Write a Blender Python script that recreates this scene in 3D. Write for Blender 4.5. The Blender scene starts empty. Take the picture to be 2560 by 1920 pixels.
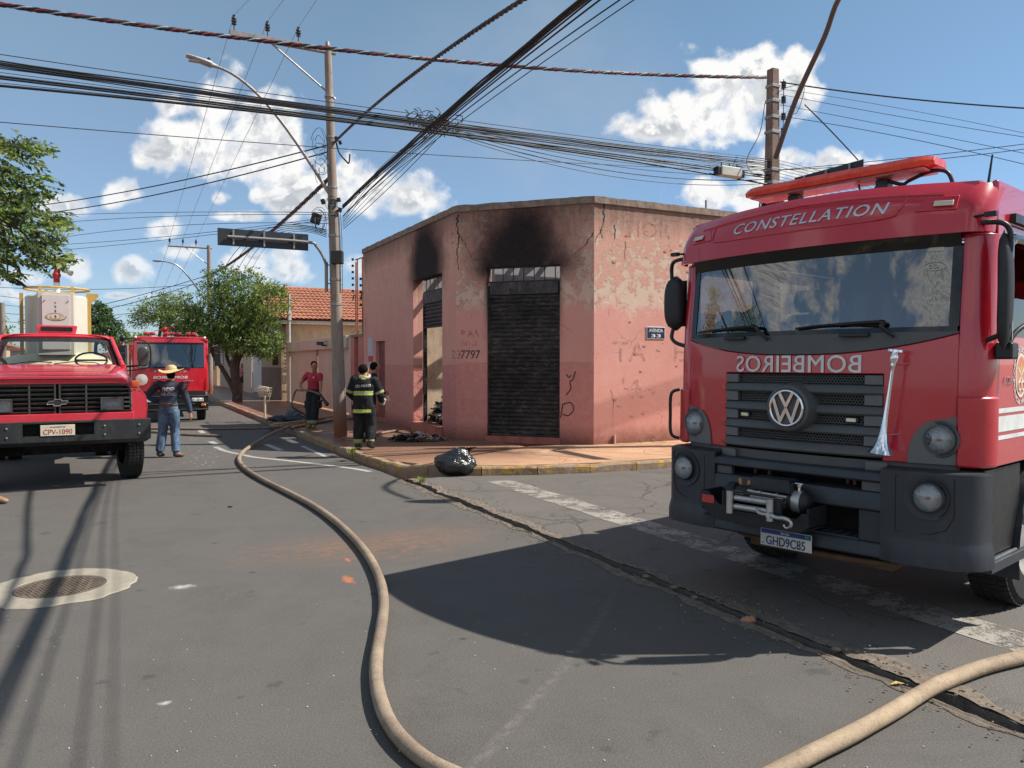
import bpy, bmesh, math, random
import numpy as np
from mathutils import Vector, Matrix, noise as mnoise
R = math.radians
random.seed(7)
scene = bpy.context.scene
COL = scene.collection
WS = bpy.data.scenes.new('work')      # scratch scene for evaluating text and remeshes, removed at the end
def ev(o):
    COL.objects.unlink(o); WS.collection.objects.link(o); 
    with bpy.context.temp_override(scene=WS, view_layer=WS.view_layers[0]): dg = bpy.context.evaluated_depsgraph_get()
    return o.evaluated_get(dg), dg
# ------------------------------------------------------------ camera
CAMH = 1.85; FPX = 1950.0; PIT = R(1.53)
cam_d = bpy.data.cameras.new('camera'); cam = bpy.data.objects.new('camera', cam_d); COL.objects.link(cam)
cam.location = (0, 0, CAMH); cam.rotation_euler = (math.pi/2 - PIT, 0, 0)
cam_d.sensor_width = 36; cam_d.lens = FPX/2560*36; cam_d.clip_end = 3000; cam_d.clip_start = .05
scene.camera = cam
# ------------------------------------------------------------ sun and exposure
SUNV = Vector((.89, .08, .98)).normalized()       # towards the sun
sun_d = bpy.data.lights.new('sun', 'SUN'); sun = bpy.data.objects.new('sun', sun_d); COL.objects.link(sun)
sun_d.energy = 5.0; sun_d.angle = R(.5); sun_d.color = (1, .94, .85)
sun.rotation_euler = SUNV.to_track_quat('Z', 'Y').to_euler()
scene.view_settings.view_transform = 'Standard'; scene.view_settings.look = 'None'
scene.view_settings.exposure = .55; scene.view_settings.gamma = 1; scene.view_settings.use_curve_mapping = False
scene.cycles.max_bounces = 8; scene.cycles.transparent_max_bounces = 16
# ------------------------------------------------------------ node helper
class NT:
    def __init__(s, tree): s.t = tree; s.n = tree.nodes; s.l = tree.links
    def _in(s, sock, v):
        if v is None: return
        if isinstance(v, bpy.types.NodeSocket): s.l.new(v, sock)
        elif isinstance(v, bpy.types.Node): s.l.new(v.outputs[0], sock)
        else: sock.default_value = v
    def node(s, typ, ins=None, **kw):
        n = s.n.new(typ)
        for k, v in kw.items(): setattr(n, k, v)
        for k, v in (ins or {}).items(): s._in(n.inputs[k], v)
        return n
    def m(s, op, a, b=None, c=None, clamp=False):
        n = s.n.new('ShaderNodeMath'); n.operation = op; n.use_clamp = clamp
        s._in(n.inputs[0], a); s._in(n.inputs[1], b); s._in(n.inputs[2], c); return n.outputs[0]
    def v(s, op, a, b=None, sc=None):
        n = s.n.new('ShaderNodeVectorMath'); n.operation = op
        s._in(n.inputs[0], a); s._in(n.inputs[1], b)
        if sc is not None: s._in(n.inputs['Scale'], sc)
        return n.outputs['Value'] if op in ('LENGTH', 'DISTANCE', 'DOT_PRODUCT') else n.outputs[0]
    def mr(s, x, a, b, c=0., d=1., smooth=False):
        n = s.n.new('ShaderNodeMapRange'); n.clamp = True
        if smooth: n.interpolation_type = 'SMOOTHSTEP'
        for i, q in enumerate((x, a, b, c, d)): s._in(n.inputs[i], q)
        return n.outputs[0]
    def mix(s, f, a, b, typ='MIX'):
        n = s.n.new('ShaderNodeMix'); n.data_type = 'RGBA'; n.blend_type = typ
        s._in(n.inputs[0], f)
        for k, q in ((6, a), (7, b)):
            if isinstance(q, (tuple, list)) and len(q) == 3: q = (*q, 1)
            s._in(n.inputs[k], q)
        return n.outputs[2]
    def noise(s, vec, scale, detail=4, rough=.6, dist=0.):
        n = s.n.new('ShaderNodeTexNoise'); s._in(n.inputs['Vector'], vec)
        n.inputs['Scale'].default_value = scale; n.inputs['Detail'].default_value = detail
        n.inputs['Roughness'].default_value = rough; n.inputs['Distortion'].default_value = dist
        return n.outputs['Fac']
    def voro(s, vec, scale, feature='F1', rnd=1.):
        n = s.n.new('ShaderNodeTexVoronoi'); n.feature = feature; s._in(n.inputs['Vector'], vec)
        n.inputs['Scale'].default_value = scale; n.inputs['Randomness'].default_value = rnd
        return n.outputs['Distance']
    def obj(s): return s.n.new('ShaderNodeTexCoord').outputs['Object']
    def gen(s): return s.n.new('ShaderNodeTexCoord').outputs['Generated']
    def mul(s, vec, xyz): return s.v('MULTIPLY', vec, xyz)
    def sep(s, vec): return s.node('ShaderNodeSeparateXYZ', {0: vec}).outputs
    def blob(s, vec, c, r):          # 0 at centre, 1 on ellipsoid surface
        return s.v('LENGTH', s.v('MULTIPLY', s.v('SUBTRACT', vec, c), tuple(1/q for q in r)))
# ------------------------------------------------------------ sky with cumulus
world = bpy.data.worlds.new('World'); scene.world = world; world.use_nodes = True
def build_world():
    t = NT(world.node_tree); t.n.clear()
    sky = t.node('ShaderNodeTexSky', sky_type='NISHITA', sun_disc=False)
    sky.sun_elevation = math.asin(SUNV.z); sky.sun_rotation = math.atan2(SUNV.x, SUNV.y)
    sky.air_density = 1.0; sky.dust_density = .35; sky.ozone_density = 2.5
    g = t.gen(); X, Y, Z = t.sep(g)[0:3]
    # tangent-plane coordinates for the part of the sky ahead
    iy = t.m('DIVIDE', 1., t.m('MAXIMUM', Y, .08))
    pv = t.node('ShaderNodeCombineXYZ', {0: t.m('MULTIPLY', X, iy), 1: t.m('MULTIPLY', Z, iy)}).outputs[0]
    K = 1.1573/1950.
    def c(u, v, rx, ry): return ((u-1106.)*K, (785.-v)*K, 0), (rx*K*1.13, ry*K*1.13, 1.)
    B = [(480,225,62,58),(560,265,88,62),(430,315,120,58),(540,345,135,58),(345,335,58,34),(610,320,60,60),(700,425,95,62),(800,415,95,52),(885,438,70,38),(768,375,34,34),(640,445,60,30),
         (262,420,44,32),(140,448,60,28),(1535,170,62,48),(1590,165,62,40),(1650,155,60,44),(1705,150,52,44),(1720,190,36,40),(1600,215,130,58),(1480,245,85,48),(1420,285,95,30),(1560,270,120,42),
         (1700,345,60,22),(1785,352,95,26),(1740,375,120,26),(1520,405,60,18),(1600,425,130,34),(1700,455,80,20),
         (360,498,42,26),(372,545,46,18),(285,587,40,28),(160,577,46,26),(548,560,82,30),(625,590,62,26),(480,430,26,14),(560,425,20,16),(385,238,45,22),(70,600,60,20),(20,640,50,18),(120,655,80,14),(210,680,40,12),(255,640,50,9),(800,578,50,24),(520,470,60,12)]
    n1 = t.noise(pv, 15, 8, .6, .3); n2 = t.noise(pv, 30, 5, .5)
    fld = None; low = None
    for b in B:
        cc, rr = c(*b); d = t.blob(pv, cc, rr)
        k = t.m('SUBTRACT', 1., d)
        fld = k if fld is None else t.node('ShaderNodeMath', {0: fld, 1: k, 2: .28}, operation='SMOOTH_MAX').outputs[0]
    dens = t.m('ADD', fld, t.m('MULTIPLY', t.m('SUBTRACT', n1, .5), 2.6))
    dens = t.m('ADD', dens, t.m('MULTIPLY', t.m('SUBTRACT', n2, .5), 1.3))
    dens = t.m('ADD', dens, .12)
    front = t.mr(Y, .25, .42, smooth=True)
    # clouds of the same kind all round: planar layer seen in perspective
    iz = t.m('DIVIDE', 1., t.m('ADD', t.m('ABSOLUTE', Z), .16))
    lv = t.node('ShaderNodeCombineXYZ', {0: t.m('MULTIPLY', X, iz), 1: t.m('MULTIPLY', Y, iz), 2: t.m('MULTIPLY', Z, 1.2)}).outputs[0]
    m1 = t.noise(lv, 2.6, 9, .58, .2); m2 = t.noise(t.v('ADD', lv, (3.1, 1.7, 0)), .55, 3, .5)
    rdens = t.m('MULTIPLY', t.m('SUBTRACT', t.m('ADD', m1, t.m('MULTIPLY', m2, .6)), .80), 6.)
    d_all = t.m('ADD', t.m('MULTIPLY', dens, front), t.m('MULTIPLY', rdens, t.m('SUBTRACT', 1., front)))
    cov = t.mr(d_all, -.05, .68, smooth=True)
    cov = t.m('MULTIPLY', cov, t.mr(Z, .0, .04))
    thick = t.mr(d_all, .2, .95)
    # cloud light: bright rims and tops, grey bellies
    sh = t.m('SUBTRACT', t.noise(t.v('ADD', pv, (.008, .016, 0)), 15, 8, .6, .3), n1); sh = t.m('ADD', sh, t.m('MULTIPLY', t.m('SUBTRACT', t.noise(pv, 9, 2, .5), .5), .35))
    bel = t.m('MULTIPLY', thick, t.mr(sh, -.05, .07, smooth=True))
    ccol = t.mix(bel, (9.0, 8.95, 8.9), (4.9, 5.2, 5.6))
    hz = t.mr(Z, .0, .35)
    skc = t.mix(t.mr(Z, 0., .5), t.mix(1., sky.outputs[0], (.86, 1.0, 1.30), 'MULTIPLY'), t.mix(1., sky.outputs[0], (.92, 1.12, 1.02), 'MULTIPLY'))
    skc = t.mix(t.mr(X, .1, -.5, .10, .24), skc, (5.0, 6.0, 6.6))
    # thin smoke drifting above the corner
    smk = t.m('MULTIPLY', t.mr(t.blob(pv, *c(1150, 220, 420, 330)), 1., .15, smooth=True), t.mr(t.noise(pv, 3.2, 5, .6), .35, .72))
    skc = t.mix(t.m('MULTIPLY', smk, .6), skc, (4.2, 4.9, 5.6))
    ccol = t.mix(t.mr(Z, .02, .22), t.mix(.45, ccol, skc), ccol)
    fin = t.mix(cov, skc, ccol)
    bg = t.node('ShaderNodeBackground', {'Color': fin, 'Strength': .075})
    o = t.node('ShaderNodeOutputWorld', {0: bg.outputs[0]})
build_world()
# ------------------------------------------------------------ photo geometry -> places
def ray(u, v):
    a = (u-1280)/FPX; c = -(v-960)/FPX
    return Vector((a, math.cos(PIT)+c*math.sin(PIT), -math.sin(PIT)+c*math.cos(PIT)))
def G_(u, v, z=0.):                 # point of the ground (or level z)
    d = ray(u, v); k = (z-CAMH)/d.z; return Vector((d.x*k, d.y*k, z))
def at(u, v, dep):                  # point at depth dep along y
    d = ray(u, v); k = dep/d.y; return Vector((d.x*k, d.y*k, CAMH+d.z*k))
def O_(x, y, z=0.):                 # overview pixel (2212 wide) to ground
    return G_(x*1.1573, y*1.1573, z)
ROT = math.atan2(.45, .893); CX, SX = math.cos(ROT), math.sin(ROT)
def W(o, s, z=0.): return Vector((o*CX-s*SX, o*SX+s*CX, z))       # street frame -> world
def S(p): return Vector((p[0]*CX+p[1]*SX, -p[0]*SX+p[1]*CX, p[2] if len(p) > 2 else 0))
# ------------------------------------------------------------ mesh builder
class G:
    def __init__(s): s.v = []; s.f = []; s.mi = []; s.m = 0
    def add(s, vs, fs, mi=None):
        b = len(s.v); s.v += [tuple(q) for q in vs]
        for f in fs: s.f.append(tuple(b+i for i in f)); s.mi.append(s.m if mi is None else mi)
        return s
    def box(s, x0, x1, y0, y1, z0, z1, fn=None):
        vs = [(x, y, z) for z in (z0, z1) for y in (y0, y1) for x in (x0, x1)]
        if fn: vs = [fn(*q) for q in vs]
        return s.add(vs, [(0,2,3,1),(4,5,7,6),(0,1,5,4),(2,6,7,3),(0,4,6,2),(1,3,7,5)])
    def obox(s, c, size, M=None):
        h = [q/2 for q in size]; M = M or Matrix.Identity(3); c = Vector(c)
        vs = [c + M @ Vector((x, y, z)) for z in (-h[2], h[2]) for y in (-h[1], h[1]) for x in (-h[0], h[0])]
        return s.add(vs, [(0,2,3,1),(4,5,7,6),(0,1,5,4),(2,6,7,3),(0,4,6,2),(1,3,7,5)])
    def loft(s, rings, cap0=True, cap1=True, closed=True):
        n = len(rings[0]); vs = [p for r in rings for p in r]; fs = []
        for i in range(len(rings)-1):
            for j in range(n if closed else n-1):
                k = (j+1) % n; fs.append((i*n+j, i*n+k, (i+1)*n+k, (i+1)*n+j))
        if cap0: fs.append(tuple(range(n-1, -1, -1)))
        if cap1: fs.append(tuple((len(rings)-1)*n+j for j in range(n)))
        return s.add(vs, fs)
    def tube(s, pts, r, n=8, cap=True, flat=1.):
        pts = [Vector(p) for p in pts]; rr = r if isinstance(r, (list, tuple)) else [r]*len(pts)
        rings = []; up = Vector((0, 0, 1)); prev = None
        for i, p in enumerate(pts):
            t = (pts[min(i+1, len(pts)-1)] - pts[max(i-1, 0)])
            if t.length < 1e-9: t = Vector((0, 0, 1))
            t.normalize()
            if prev is None:
                a = t.cross(up)
                if a.length < .35: a = t.cross(Vector((0, 1, 0)))
                a.normalize()
            else:
                a = prev - t*prev.dot(t); a.normalize()
            prev = a; b = t.cross(a)
            q = rr[i]; qa, qb = (q if isinstance(q, (tuple, list)) else (q, q*flat))
            rings.append([p + a*math.cos(2*math.pi*j/n)*qa + b*math.sin(2*math.pi*j/n)*qb for j in range(n)])
        return s.loft(rings, cap, cap)
    def cyl(s, p0, p1, r0, r1=None, n=16, cap=True): return s.tube([p0, p1], [r0, r0 if r1 is None else r1], n, cap)
    def lathe(s, prof, c, ax=(0, 0, 1), n=24, cap=True):     # prof: (radius, along)
        ax = Vector(ax).normalized(); a = ax.cross(Vector((0, 0, 1)))
        if a.length < .05: a = ax.cross(Vector((1, 0, 0)))
        a.normalize(); b = ax.cross(a); c = Vector(c)
        rings = [[c + ax*h + (a*math.cos(2*math.pi*j/n)+b*math.sin(2*math.pi*j/n))*max(r, 1e-4) for j in range(n)] for r, h in prof]
        return s.loft(rings, cap, cap)
    def ball(s, c, r, nu=12, nv=8):
        r = r if isinstance(r, (tuple, list)) else (r, r, r); c = Vector(c)
        rings = [[c+Vector((r[0]*math.sin(t)*math.cos(p), r[1]*math.sin(t)*math.sin(p), -r[2]*math.cos(t))) for p in (2*math.pi*j/nu for j in range(nu))] for t in (max(.02, min(math.pi-.02, math.pi*i/nv)) for i in range(nv+1))]
        return s.loft(rings)
    def grid(s, fn, us, vs, skip=None):
        P = [fn(u, v) for v in vs for u in us]; n = len(us); fs = []
        for j in range(len(vs)-1):
            for i in range(n-1):
                if skip and skip((us[i]+us[i+1])/2, (vs[j]+vs[j+1])/2): continue
                fs.append((j*n+i, j*n+i+1, (j+1)*n+i+1, (j+1)*n+i))
        return s.add(P, fs)
    def shell(s, fn, us, vs, th, skip=None):     # thick patch: fn(u,v,d)
        n = len(us); N = n*len(vs)
        P = [fn(u, v, 0) for v in vs for u in us] + [fn(u, v, th) for v in vs for u in us]; fs = []; use = {}
        for j in range(len(vs)-1):
            for i in range(n-1):
                if skip and skip((us[i]+us[i+1])/2, (vs[j]+vs[j+1])/2): continue
                q = (j*n+i, j*n+i+1, (j+1)*n+i+1, (j+1)*n+i); fs.append(q); fs.append(tuple(N+k for k in reversed(q)))
                for a, b in zip(q, q[1:]+q[:1]):
                    use[(a, b)] = use.get((a, b), 0)+1
        for (a, b) in list(use):
            if (b, a) not in use: fs.append((b, a, N+a, N+b))
        return s.add(P, fs)
    def prism(s, poly, d0, d1, fn):      # poly 2d, extruded between depths; fn(a,b,d)
        n = len(poly)
        return s.loft([[fn(a, b, d0) for a, b in poly], [fn(a, b, d1) for a, b in poly]])
    def build(s, name, mats, parent=None, smooth=None, bevel=0, seg=2, fix=True, loc=None, rot=None, world=False):
        vs = s.v
        if world and parent is not None:
            Mi = parent.matrix_basis.inverted(); vs = [Mi @ Vector(q) for q in vs]
        me = bpy.data.meshes.new(name); me.from_pydata([tuple(q) for q in vs], [], s.f)
        mats = mats if isinstance(mats, (list, tuple)) else [mats]
        for m in mats: me.materials.append(m)
        if len(mats) > 1: me.polygons.foreach_set('material_index', s.mi)
        if fix:
            bm = bmesh.new(); bm.from_mesh(me); bmesh.ops.recalc_face_normals(bm, faces=bm.faces); bm.to_mesh(me); bm.free()
        if smooth is not None:
            me.polygons.foreach_set('use_smooth', [True]*len(me.polygons)); me.set_sharp_from_angle(angle=R(smooth))
        me.update()
        o = bpy.data.objects.new(name, me); COL.objects.link(o)
        if parent is not None: o.parent = parent
        if loc is not None: o.location = loc
        if rot is not None: o.rotation_euler = rot
        if bevel:
            b = o.modifiers.new('bevel', 'BEVEL'); b.width = bevel; b.segments = seg; b.limit_method = 'ANGLE'; b.angle_limit = R(40)
            if smooth is None:
                me.polygons.foreach_set('use_smooth', [True]*len(me.polygons)); b.harden_normals = True
        return o
def tag(o, label=None, cat=None, group=None, kind=None):
    if label: o['label'] = label
    if cat: o['category'] = cat
    if group: o['group'] = group
    if kind: o['kind'] = kind
    return o
def thing(name, label, cat, loc=(0, 0, 0), rz=0., group=None):
    o = bpy.data.objects.new(name, None); COL.objects.link(o); o.empty_display_size = .2
    o.location = loc; o.rotation_euler = (0, 0, rz)
    o.matrix_basis  # force
    return tag(o, label, cat, group)
def dup(root, loc, rz=None, label=None, group=None, scale=None):
    def cp(o, par):
        c = o.copy(); COL.objects.link(c)
        if par is not None: c.parent = par
        for ch in [q for q in bpy.data.objects if q.parent == o]: cp(ch, c)
        return c
    r = cp(root, None); r.location = loc
    if rz is not None: r.rotation_euler = (0, 0, rz)
    if scale: r.scale = scale
    if label: r['label'] = label
    if group: r['group'] = group
    return r
def text_pts(s, w, h, ext=.002, bold=.0, shear=0., mirror=False, spacing=1.):
    cu = bpy.data.curves.new('t', 'FONT'); cu.body = s; cu.size = 1; cu.extrude = .5;  cu.shear = shear
    cu.space_character = spacing; cu.resolution_u = 3
    ob = bpy.data.objects.new('t', cu); COL.objects.link(ob)
    oe, dg = ev(ob); me = oe.to_mesh()
    V = [tuple(q.co) for q in me.vertices]; F = [tuple(p.vertices) for p in me.polygons]
    oe.to_mesh_clear(); bpy.data.objects.remove(ob); bpy.data.curves.remove(cu)
    if bold > .005:
        B = .7*bold; V0, F0 = V, F; V, F = [], []
        for i, (dx, dy) in enumerate(((0, 0), (B, 0), (-B, 0), (0, B*.6), (0, -B*.6))):
            k = len(V); V += [(x+dx, y+dy, z*(1+.08*i)) for x, y, z in V0]; F += [tuple(k+j for j in f) for f in F0]
    xs = [q[0] for q in V]; ys = [q[1] for q in V]; x0, x1, y0, y1 = min(xs), max(xs), min(ys), max(ys)
    sg = -1 if mirror else 1
    return [(sg*((x-x0)/(x1-x0)-.5)*w, ((y-y0)/(y1-y0)-.5)*h, z*2*ext) for x, y, z in V], F
def text_geo(g, s, w, h, fn, **kw):      # fn(a, b, d) -> xyz ; d>0 towards the reader
    V, F = text_pts(s, w, h, **kw); return g.add([fn(*q) for q in V], F)
def smoothpath(pts, n=8):
    P = [Vector(p) for p in pts]; out = []
    for i in range(len(P)-1):
        a = P[max(i-1, 0)]; b = P[i]; c = P[i+1]; d = P[min(i+2, len(P)-1)]
        for k in range(n):
            t = k/n; t2 = t*t; t3 = t2*t
            out.append(.5*((2*b)+(c-a)*t+(2*a-5*b+4*c-d)*t2+(3*b-a-3*c+d)*t3))
    out.append(P[-1]); return out
def lin(a, b, n): return [a+(b-a)*i/n for i in range(n+1)]
# ------------------------------------------------------------ materials
MATS = {}
def newmat(name):
    m = bpy.data.materials.new(name); m.use_nodes = True; t = NT(m.node_tree); t.n.clear()
    p = t.node('ShaderNodeBsdfPrincipled'); o = t.node('ShaderNodeOutputMaterial', {0: p.outputs[0]}); return m, t, p, o
def bump(t, p, h, strength=.3, dist=.01):
    b = t.node('ShaderNodeBump', {'Height': h, 'Strength': strength, 'Distance': dist}); t.l.new(b.outputs[0], p.inputs['Normal'])
def mat(name, col, rough=.6, metal=0., var=.15, scale=6., bmp=.0, bscale=60., coat=0., dirt=None, dirt_amt=.35, spec=.5, trans=0., alpha=1., emit=None, wear=0.):
    if name in MATS: return MATS[name]
    m, t, p, o = newmat(name); c = t.obj()
    n = t.noise(c, scale, 5, .65)
    col2 = tuple(q*(1-var) for q in col); col1 = tuple(min(1, q*(1+var)) for q in col)
    base = t.mix(t.mr(n, .3, .7), col2, col1)
    if dirt:
        n2 = t.noise(t.mul(c, (1, 1, .45)), scale*1.7, 7, .72, .4)
        base = t.mix(t.m('MULTIPLY', t.mr(n2, .5, .72), dirt_amt), base, dirt)
    t.l.new(base, p.inputs['Base Color'])
    rr = t.mr(t.noise(c, scale*2.3, 4), .3, .7, max(0, rough-.08), min(1, rough+.1)); t.l.new(rr, p.inputs['Roughness'])
    p.inputs['Metallic'].default_value = metal; p.inputs['Coat Weight'].default_value = coat; p.inputs['Coat Roughness'].default_value = .06
    p.inputs['Specular IOR Level'].default_value = spec
    p.inputs['Transmission Weight'].default_value = trans; p.inputs['Alpha'].default_value = alpha
    if emit: p.inputs['Emission Color'].default_value = (*emit[:3], 1); p.inputs['Emission Strength'].default_value = emit[3]
    if bmp: bump(t, p, t.noise(c, bscale, 6, .7), bmp, .01)
    MATS[name] = m; return m
def glass(name, tint=(.85, .9, .9), rough=.02, refl=1., thru=.6, lo=.03):
    if name in MATS: return MATS[name]
    m, t, p, o = newmat(name)
    tr = t.node('ShaderNodeBsdfTransparent', {0: (*[q*thru for q in tint], 1)})
    gl = t.node('ShaderNodeBsdfGlossy', {'Color': (refl, refl, refl, 1), 'Roughness': rough})
    fr = t.node('ShaderNodeFresnel', {'IOR': 1.55})
    mx = t.node('ShaderNodeMixShader', {0: t.mr(fr.outputs[0], 0., 1., lo, 1.), 1: tr.outputs[0], 2: gl.outputs[0]})
    t.l.new(mx.outputs[0], o.inputs[0]); MATS[name] = m; return m
DARKR = mat('dark_rubber', (.018, .018, .019), .75, bmp=.2, dirt=(.09, .07, .055), dirt_amt=.3)
# ============================================================ ground, streets, pavement
def asphalt(name, base, warm, coarse, cracks=0., stains=True, extra=None):
    m, t, p, o = newmat(name); c = t.obj()
    big = t.noise(c, .35, 5, .6); mid = t.noise(c, 2.2, 6, .7, .3); fine = t.noise(c, 90, 4, .8); peb = t.voro(c, 150)
    col = t.mix(t.mr(big, .3, .7), base, warm)
    col = t.mix(t.m('MULTIPLY', t.mr(mid, .38, .68), .55), col, tuple(q*1.4 for q in base)); col = t.mix(t.m('MULTIPLY', t.mr(t.noise(c, .9, 7, .75, .8), .52, .66), .4), col, tuple(q*.62 for q in base))
    col = t.mix(t.m('MULTIPLY', t.mr(fine, .42, .75), .5*coarse), col, (.26, .24, .22))
    col = t.mix(t.m('MULTIPLY', t.mr(peb, .25, .08), .5*coarse), col, (.03, .03, .032))
    if stains:
        s1 = t.mr(t.noise(c, 3.1, 3, .5), .66, .72, smooth=True); col = t.mix(t.m('MULTIPLY', s1, .45), col, (.035, .035, .037))
        sp = t.mr(t.voro(c, 1.3), .05, .02); col = t.mix(t.m('MULTIPLY', sp, .8), col, (.035, .035, .036))
        wh = t.mr(t.noise(c, 14, 2, .5), .795, .82); col = t.mix(t.m('MULTIPLY', wh, .5), col, (.5, .48, .45))
        # tyre polish along the street
        tr = t.noise(t.mul(c, (1.4, .08, 1)), 1.2, 3, .5); col = t.mix(t.m('MULTIPLY', t.mr(tr, .5, .75), .25), col, (.10, .092, .087))
    if extra: col = extra(t, c, col)
    h = t.m('ADD', t.m('MULTIPLY', fine, .6), t.m('MULTIPLY', peb, -.5))
    if cracks:
        w = t.v('ADD', c, t.v('SCALE', t.node('ShaderNodeTexNoise', {'Vector': c, 'Scale': 1.8, 'Detail': 4.}).outputs['Color'], sc=.55))
        cr = t.mr(t.voro(w, .75, 'DISTANCE_TO_EDGE'), .022, .004); cm = t.m('MULTIPLY', cr, t.mr(t.noise(c, .6, 3), .42, .6))
        col = t.mix(t.m('MULTIPLY', cm, cracks), col, (.022, .02, .02)); h = t.m('SUBTRACT', h, t.m('MULTIPLY', cm, 2.))
    t.l.new(col, p.inputs['Base Color']); p.inputs['Roughness'].default_value = .82; p.inputs['Specular IOR Level'].default_value = .35
    bump(t, p, h, .55*coarse+.15, .004); return m
def clay(t, c, col):
    # orange clay smeared by feet and hose, plus dried streaks and paint mark
    for (o_, s_, ro, rs, am) in ((2.4, 7.6, 1.3, .9, .85), (1.75, 7.8, 1.2, .8, .6), (3.1, 7.9, 1.0, .7, .6)):
        d = t.blob(c, (o_, s_, 0), (ro, rs, 1)); st = t.noise(t.v('ADD', t.mul(c, (1.0, 4.4, 1)), (o_, 0, 0)), 3.6, 9, .82, 1.8)
        k = t.m('MULTIPLY', t.mr(d, 1.05, .1, smooth=True), t.mr(st, .49, .63)); col = t.mix(t.m('MULTIPLY', k, am), col, (.30, .13, .06))
    for (o_, s_, ro, rs) in ((1.73, 6.55, .07, .22), (1.9, 7.2, .03, .12)):
        d = t.m('ADD', t.blob(c, (o_, s_, 0), (ro, rs, 1)), t.m('MULTIPLY', t.noise(c, 18, 4), 1.2)); col = t.mix(t.m('MULTIPLY', t.mr(d, 1.35, .9), .8), col, (.42, .14, .055))
    for (o_, s_, ro, rs) in ((.45, 6.95, .14, .09), (.2, 4.6, .05, .04)):
        d = t.m('ADD', t.blob(c, (o_, s_, 0), (ro, rs, 1)), t.m('MULTIPLY', t.noise(c, 25, 5), 1.3)); col = t.mix(t.m('MULTIPLY', t.mr(d, 1.5, .7), .7), col, (.5, .49, .47))
    # long pale scrape curving from the kerb side towards the camera
    X, Y, Z = t.sep(c)[0:3]; path = t.m('ADD', t.m('SUBTRACT', Y, 1.72), t.m('MULTIPLY', t.m('SINE', t.m('MULTIPLY', Y, 1.7)), .10))
    dd = t.m('ABSOLUTE', t.m('SUBTRACT', X, path)); k = t.m('MULTIPLY', t.mr(dd, .075, .015), t.mr(t.noise(c, 14, 6, .75), .42, .68))
    k = t.m('MULTIPLY', k, t.m('MULTIPLY', t.mr(Y, 5.6, 4.6), t.mr(Y, 1.5, 2.5))); col = t.mix(t.m('MULTIPLY', k, .42), col, (.24, .215, .19))
    return col
M_ASPH = asphalt('asphalt_main_street', (.068, .063, .058), (.085, .077, .070), .8, extra=clay)
M_ASPH2 = asphalt('asphalt_cross_street', (.078, .071, .064), (.10, .088, .078), 1.4, cracks=.45)
M_EARTH = mat('earth', (.16, .085, .05), .95, scale=.8, var=.3, bmp=.4, bscale=8)
M_GROUT = mat('crumbled_mortar', (.17, .135, .105), .95, scale=9, var=.35, bmp=1., bscale=70, dirt=(.07, .055, .05), dirt_amt=.8)
g = G(); g.add([(-900, -300, -.14), (900, -300, -.14), (900, 1500, -.14), (-900, 1500, -.14)], [(0, 1, 2, 3)])
tag(g.build('ground', M_EARTH), kind='structure')
GRV0, GRV1 = 3.98, 4.09
def jag(s, k, a=.03): return a*(mnoise.noise(Vector((s*1.7, k, 0)))*1.4 + mnoise.noise(Vector((s*6.1, k+9, 0)))*.8 + mnoise.noise(Vector((s*17, k+3, 0)))*.4)
ss = [-14+i*.12 for i in range(int(25.8/.12)+1)]
g = G()                       # main street: sheet with a ragged right edge at the gutter slot, thick edge
vs = []; fs = []
allS = ss + [11.9+i*4 for i in range(1, 60)]
for i, s in enumerate(allS):
    e = GRV0 + jag(s, 1) if s < 11.9 else 3.97
    for o_, z in ((-6.1, 0), (-3, 0), (0, 0), (2.5, 0), (e, 0), (e+.005, -.13)): vs.append((o_, s, z))
for i in range(len(allS)-1):
    for j in range(5): fs.append((i*6+j, i*6+j+1, (i+1)*6+j+1, (i+1)*6+j))
g.add(vs, fs); tag(g.build('main_street', M_ASPH, rot=(0, 0, ROT)), kind='structure')
g = G(); vs = []; fs = []
for i, s in enumerate(ss):
    e = GRV1 + jag(s, 5, .045)
    for o_, z in ((e-.005, -.13), (e, 0), (5, 0), (9, 0), (70, 0)): vs.append((o_, min(s, 11.0) if o_ > 8 else s, z))
for i in range(len(ss)-1):
    for j in range(4): fs.append((i*5+j, i*5+j+1, (i+1)*5+j+1, (i+1)*5+j))
g.add(vs, fs)
tag(g.build('cross_street', M_ASPH2, rot=(0, 0, ROT)), kind='structure')
g = G(); g.add([(-70, -14, 0), (-6.1, -14, 0), (-6.1, 11, 0), (-70, 11, 0)], [(0, 1, 2, 3)])
tag(g.build('street_beyond_crossing', M_ASPH2, rot=(0, 0, ROT)), kind='structure')
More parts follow.
